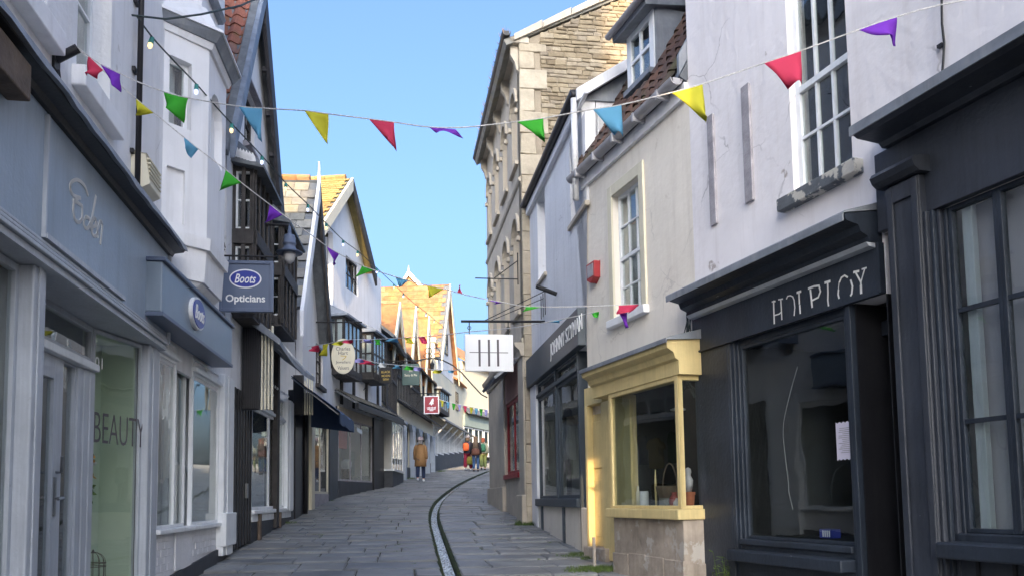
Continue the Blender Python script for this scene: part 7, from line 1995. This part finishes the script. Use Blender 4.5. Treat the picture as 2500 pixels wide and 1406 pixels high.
p2, P2, k2 = person(1143, 1149, 86, 'person in flat cap, navy shirt and wine red trousers with orange backpack', yaw=-.25, stride=.16, top=fab('navy_cotton', (.02, .02, .04)), legs=fab('wine_cotton', (.20, .012, .035)), hem=.88, sleeve='short', cap=('flat', fab('grey_tweed', (.16, .17, .22))), hair=fab('brown_hair', (.06, .04, .03)), shoe=M['signwhite'], legw=1.15, flare=1.25)
p3, P3, k3 = person(1162, 1151, 87, 'person with very long brown hair, black top and blue jeans', stride=.05, top=fab('black_knit', (.015, .013, .017)), legs=fab('blue_denim', (.04, .085, .19)), hem=.82, hair=fab('long_brown_hair', (.11, .075, .05)), hairlen=1, topw=1.05)
p4, P4, k4 = person(1180, 1147, 80, 'person in grey-green top and lime trousers, half hidden by the stone pier', yaw=.1, stride=.12, top=fab('grey_green_knit', (.14, .17, .16)), legs=fab('lime_linen', (.18, .22, .08)), hem=.9, hair=fab('auburn_hair', (.16, .05, .035)), legw=1.2, flare=1.15)
def pack(P, k, label, mat, x=0, y=-.2, z=1.2, sx_=.15, sy_=.09, sz_=.2, name='backpack', cat='backpack', strap=True):
    t_ = thing(name, label, cat, P(x, y, z - sz_))
    n = 14; vs_, fs = [], []
    pr = [(.55, -1), (.95, -.9), (1.05, -.4), (1.0, .3), (.8, .8), (.3, 1.0)]
    for i, (r, zz) in enumerate(pr):
        for q_ in range(n):
            a = 2 * math.pi * q_ / n
            vs_.append(P(x + sx_ * r * math.copysign(abs(math.cos(a)) ** .7, math.cos(a)), y + sy_ * r * math.sin(a), z + sz_ * zz))
    for i in range(len(pr) - 1): fs += [(i * n + q_, i * n + (q_ + 1) % n, (i + 1) * n + (q_ + 1) % n, (i + 1) * n + q_) for q_ in range(n)]
    fs += [tuple(range(n)), tuple((len(pr) - 1) * n + q_ for q_ in range(n))]
    mk('sack', vs_, fs, mat, t_, smooth=True)
    MB().tube([P(x - .05, y, z + sz_), P(x, y, z + sz_ + .07), P(x + .05, y, z + sz_)], .01 * k, 6).build('handle', M['black'], t_)
    if strap:
        for s_ in (-1, 1): MB().tube([P(x + s_ * .1, y + .05, z + sz_ * .8), P(x + s_ * .11, .0, 1.465), P(x + s_ * .12, .13, 1.3), P(x + s_ * .12, .05, 1.05)], .014 * k, 6).build('strap', M['black'], t_)
pack(P2, k2, 'orange backpack on the person in the flat cap', fab('orange_nylon', (.48, .09, .03)), x=-.04)
pack(P3, k3, 'brown leather bag carried low on the back of the long-haired person', fab('brown_leather', (.11, .045, .03)), y=-.2, z=.98, sx_=.20, sz_=.17)
pack(P4, k4, 'dark green backpack on the person in lime trousers', fab('green_nylon', (.01, .075, .055)), x=-.02)
pack(P2, k2, 'olive-yellow holdall carried at the side of the person in wine trousers', fab('olive_canvas', (.24, .21, .04)), x=.16, y=-.16, z=.52, sx_=.17, sy_=.1, sz_=.2, name='holdall', cat='bag', strap=False)

# ================================================================ weeds and moss along the stones
def tuft(mm, c, r, h, n):
    for _ in range(n):
        a = random.uniform(0, 6.28); q = random.uniform(0, r)
        b0 = Vector((c[0] + q * math.cos(a), c[1] + q * math.sin(a), gz(c[1]) - .01))
        tp = b0 + Vector((random.uniform(-.4, .4) * h, random.uniform(-.4, .4) * h, random.uniform(.5, 1.0) * h))
        s_ = Vector((random.uniform(-1, 1), random.uniform(-1, 1), 0)).normalized() * .006
        mm.add([b0 - s_, b0 + s_, tp], [(0, 1, 2)])
gr = MB()
for px_, py_, r, h, n in ((1450, 1388, .35, .06, 900), (1420, 1393, .25, .05, 500), (1300, 1279, .35, .08, 700), (1282, 1277, .2, .1, 300), (1430, 1350, .3, .05, 400), (1445, 1362, .15, .06, 250), (985, 1168, .5, .12, 500), (1075, 1150, .3, .1, 200), (1400, 1355, .25, .04, 300), (700, 1276, .2, .06, 200), (800, 1222, .2, .06, 150)):
    g_ = ground_at(px_, py_); tuft(gr, (g_.x, g_.y), r, h, n)
for _ in range(60):                     # sparse weeds in the joints
    yy = random.uniform(8, 14); xx = random.uniform(interp(LEFT, yy), interp(RIGHT, yy))
    tuft(gr, (xx, yy), .04, .02, 14)
for _ in range(1500):                   # weeds hanging over the channel edge
    yy = random.uniform(8, 40); s_ = random.choice((-1, 1))
    b0 = Vector((sx(yy) + s_ * (HWN - random.uniform(0, .04)), yy, gz(yy) - random.uniform(0, .03)))
    tp = b0 + Vector((-s_ * random.uniform(.0, .05), random.uniform(-.04, .04), random.uniform(-.05, .03)))
    gr.add([b0 - Vector((0, .012, 0)), b0 + Vector((0, .012, 0)), tp], [(0, 1, 2)])
tag(gr.build('grass', M['grass']), 'tufts of grass and moss in the joints and along the channel', 'grass', kind='stuff')
# the tall weed by the empty shop
u_, z_ = WR.uz(1760, 1390, .12)
wp = thing('weed_plant', 'leafy weed growing at the foot of the empty black shop', 'plant', WR.P(u_, .12, WR.g(u_)))
for k in range(14):
    b0 = WR.P(u_ + random.uniform(-.12, .12), .1 + random.uniform(-.03, .08), WR.g(u_) - .02)
    tp = b0 + Vector((random.uniform(-.1, .1), random.uniform(-.1, .1), random.uniform(.25, .5)))
    MB().tube([b0, (b0 + tp) / 2 + Vector((.02, 0, 0)), tp], [.005, .004, .002], 5).build('stem', M['grass'], wp)
    for j in range(5):
        p = b0.lerp(tp, .3 + .17 * j); a = random.uniform(0, 6.28); l = random.uniform(.04, .08)
        v = Vector((math.cos(a), math.sin(a), .3)) * l; s_ = Vector((-math.sin(a), math.cos(a), 0)) * l * .22
        MB().add([p, p + v * .5 + s_, p + v, p + v * .5 - s_, p + v * .5 + Vector((0, 0, .006))], [(0, 1, 4), (1, 2, 4), (2, 3, 4), (3, 0, 4)]).build('leaf', M['grass'], wp)
# inspection cover in the paving
g_ = ground_at(665, 1336)
ic = thing('inspection_cover', 'flat pale rectangular inspection cover set in the paving on the left', 'cover', g_)
MB().hexa([(g_.x - .42, g_.y - .16, gz(g_.y - .16) - .03), (g_.x + .42, g_.y - .16, gz(g_.y - .16) - .03), (g_.x + .42, g_.y + .16, gz(g_.y + .16) - .03), (g_.x - .42, g_.y + .16, gz(g_.y + .16) - .03),
            (g_.x - .42, g_.y - .16, gz(g_.y - .16) + .018), (g_.x + .42, g_.y - .16, gz(g_.y - .16) + .018), (g_.x + .42, g_.y + .16, gz(g_.y + .16) + .018), (g_.x - .42, g_.y + .16, gz(g_.y + .16) + .018)]).build('plate', M['slab'], ic, bevel=.006)

# ================================================================ unseen blocks added behind the viewer to shade the street
def sun_block(x0, x1, y0, y1, h, mat, label, wins=True):  # sun blocker out of view, shaped for the shadow it casts
    t_ = thing('added_sun_blocker', label, 'house', ((x0 + x1) / 2, y1, gz(y1)))
    fr = Fr((x0, y1), (x1, y1), False); fr.n = Vector((0, 1))
    MB().wbox(x0, x1, y0, y1, gz(y1) - 1.5, h - .3).build('wall', mat, t_)
    MB().wbox(x0, x1, y0 - .1, y1 + .1, h - .3, h).build('parapet', M['stone'], t_)
    if wins:
        nx = max(1, int((x1 - x0) / 2))
        for i in range(nx):
            for z in (0.5, 4.2, 7.9, 11.6, 15.3):
                if z + 1.8 > h - .5: continue
                u = (x1 - x0) * (i + .5) / nx
                window(t_, fr, u - .5, u + .5, z, z + 1.7, d=.07, cols=2, rows=2, mat=M['whitepaint'], back=None)
    return t_
TE = math.tan(SUN_EL)
HL, HM, HR = 8.6 + TE * 49.5, max(4.6 + TE * 72, 11.4 + TE * 45), 9.3 + TE * 45  # heights follow from how far the shadows must reach
bm_ = sun_block(-4.7, .78, -38, -30, HM, M['cream'], 'tall cream block added out of view behind the viewer to keep the street in shade')
MB().wbox(.781, 1.319, -37, -30.2, 5.6 + TE * 40.6, HM - .01).build('gap_blocker', M['stone'], bm_)  # added to stop sun passing through the top of the gap
sun_block(1.32, 2.0, -38, -30, HM + .6, M['stone'], 'narrow stone block added out of view behind the viewer to shade the rubble gable', False)
sun_block(2.0, 5.8, -38, -30, HR, M['white'], 'white block added out of view behind the viewer to shade the near right walls')
mf = thing('beam_mask', 'dark timber mask of two posts added behind the viewer to narrow the sunbeam', 'frame', (1.05, -3, gz(-3)))
for x0, x1 in ((.60, .975), (1.125, 1.5)): MB().wbox(x0, x1, -3.1, -2.9, gz(-3) - .3, 12.5).build('post', M['timber'], mf)  # added out of view to sharpen both edges of the sunbeam
MB().wbox(.976, 1.124, -3.09, -2.91, gz(-3) - .3, .95 + TE * 13.6).build('panel', M['timber'], mf)  # these fillers cut the beam into separate lit stretches
MB().wbox(.976, 1.124, -3.09, -2.91, 2.1 + TE * 13.6, 3.6 + TE * 13.6).build('panel', M['timber'], mf)
MB().wbox(.976, 1.124, -3.09, -2.91, 5.3 + TE * 13.6, 12.49).build('panel', M['timber'], mf)
sq = MB().add([(-60, -60, gz(-60) * .3 - 1.2), (60, -60, gz(-60) * .3 - 1.2), (60, -9, gz(-9) - .03), (-60, -9, gz(-9) - .03)], [(0, 1, 2, 3)]).build('bounce_ground', surf('pale_bounce_paving', (.34, .32, .29), .8, .2, 2, .2, 8))  # unseen pale ground added to bounce warm sunlight onto the fronts
struct(sq)

# ================================================================ stock in the shop windows
def stock(W, u, d, z, w, h, th, col, name, label, cat, shape='box'):
    mt = surf(name + '_finish', col, .6, .2, 7, .1)
    if shape == 'box': o = MB().box(W, u - w / 2, u + w / 2, d - th, d, z, z + h).build(name, mt, None, bevel=.006)
    elif shape == 'garment':
        o = MB().prism(W, [(u - w * .5, z), (u + w * .5, z), (u + w * .42, z + h * .75), (u + w * .62, z + h * .62), (u + w * .7, z + h * .74), (u + w * .3, z + h), (u - w * .3, z + h), (u - w * .7, z + h * .74), (u - w * .62, z + h * .62), (u - w * .42, z + h * .75)], d - th, d).build(name, mt, None, bevel=.01)
    else: o = MB().lathe(W.P(u, d, z), [(w * .3, 0), (w * .5, h * .3), (w * .45, h * .6), (w * .2, h * .85), (w * .25, h)], 12).build(name, mt, None, smooth=True)
    return tag(o, label, cat)
W = WB
zz_ = W.Z(372, 1293, .02)
stock(W, e2 + .35, -.35, zz_ + .55, .5, .75, .02, (.55, .58, .62), 'window_poster', 'pale poster hung in the farther opticians window', 'poster')
stock(W, e2 + .5, -.32, zz_ + .9, .10, .7, .02, (.04, .06, .30), 'window_banner', 'narrow blue banner hung in the farther opticians window', 'banner')
stock(W, e1 - .25, -.2, zz_ + .02, .18, .14, .06, (.5, .05, .06), 'leaflet_holder', 'red leaflet holder at the foot of the nearer opticians window', 'leaflet holder')
stock(W, e2 + .45, -.7, zz_ - .3, .7, .5, .3, (.40, .40, .38), 'display_plinth', 'grey display plinth inside the farther opticians window', 'plinth')
stock(W, e1 - .45, -.9, zz_ - .3, .6, 1.9, .25, (.30, .28, .25), 'frame_rack', 'tall brown rack inside the nearer opticians window', 'rack')
W = WG
zw = W.Z(608, 1252)
for k, (c, nm) in enumerate((((.42, .06, .04), 'red'), ((.10, .16, .06), 'green'), ((.45, .30, .08), 'mustard'), ((.10, .12, .22), 'navy'))):
    stock(W, s0 + .35 + .48 * k, -.35 - .08 * (k % 2), zw + .75 + .1 * (k % 2), .34, .62, .05, c, 'hung_garment', nm + ' garment hanging in the white shopfront by the slatted gate', 'garment', 'garment')
stock(W, s0 + .9, -.5, zw + .06, 1.4, .35, .3, (.32, .22, .13), 'low_table', 'low wooden table in the white shopfront by the slatted gate', 'table')
W = WI
zw = W.g(1) + .45
stock(W, a0 + .55, -.45, zw, .3, .55, .2, (.36, .20, .10), 'stacked_crate', 'brown crate in the left pane of the dark shop window', 'crate')
stock(W, a0 + 2.75, -.4, zw + .2, .4, .8, .04, (.22, .28, .24), 'grey_garment', 'grey-green garment in the right pane of the dark shop window', 'garment', 'garment')
W = WR
stock(W, uR_ + .55, .05, bs1 + .012, .12, .16, .05, (.40, .10, .08), 'red_tin', 'small red tin in the middle of the yellow bay window', 'tin', 'vase')
stock(W, uR_ + .40, .10, bs1 + .012, .10, .10, .05, (.55, .50, .45), 'white_bowl', 'small pale bowl near the corner post of the yellow bay', 'bowl', 'vase')
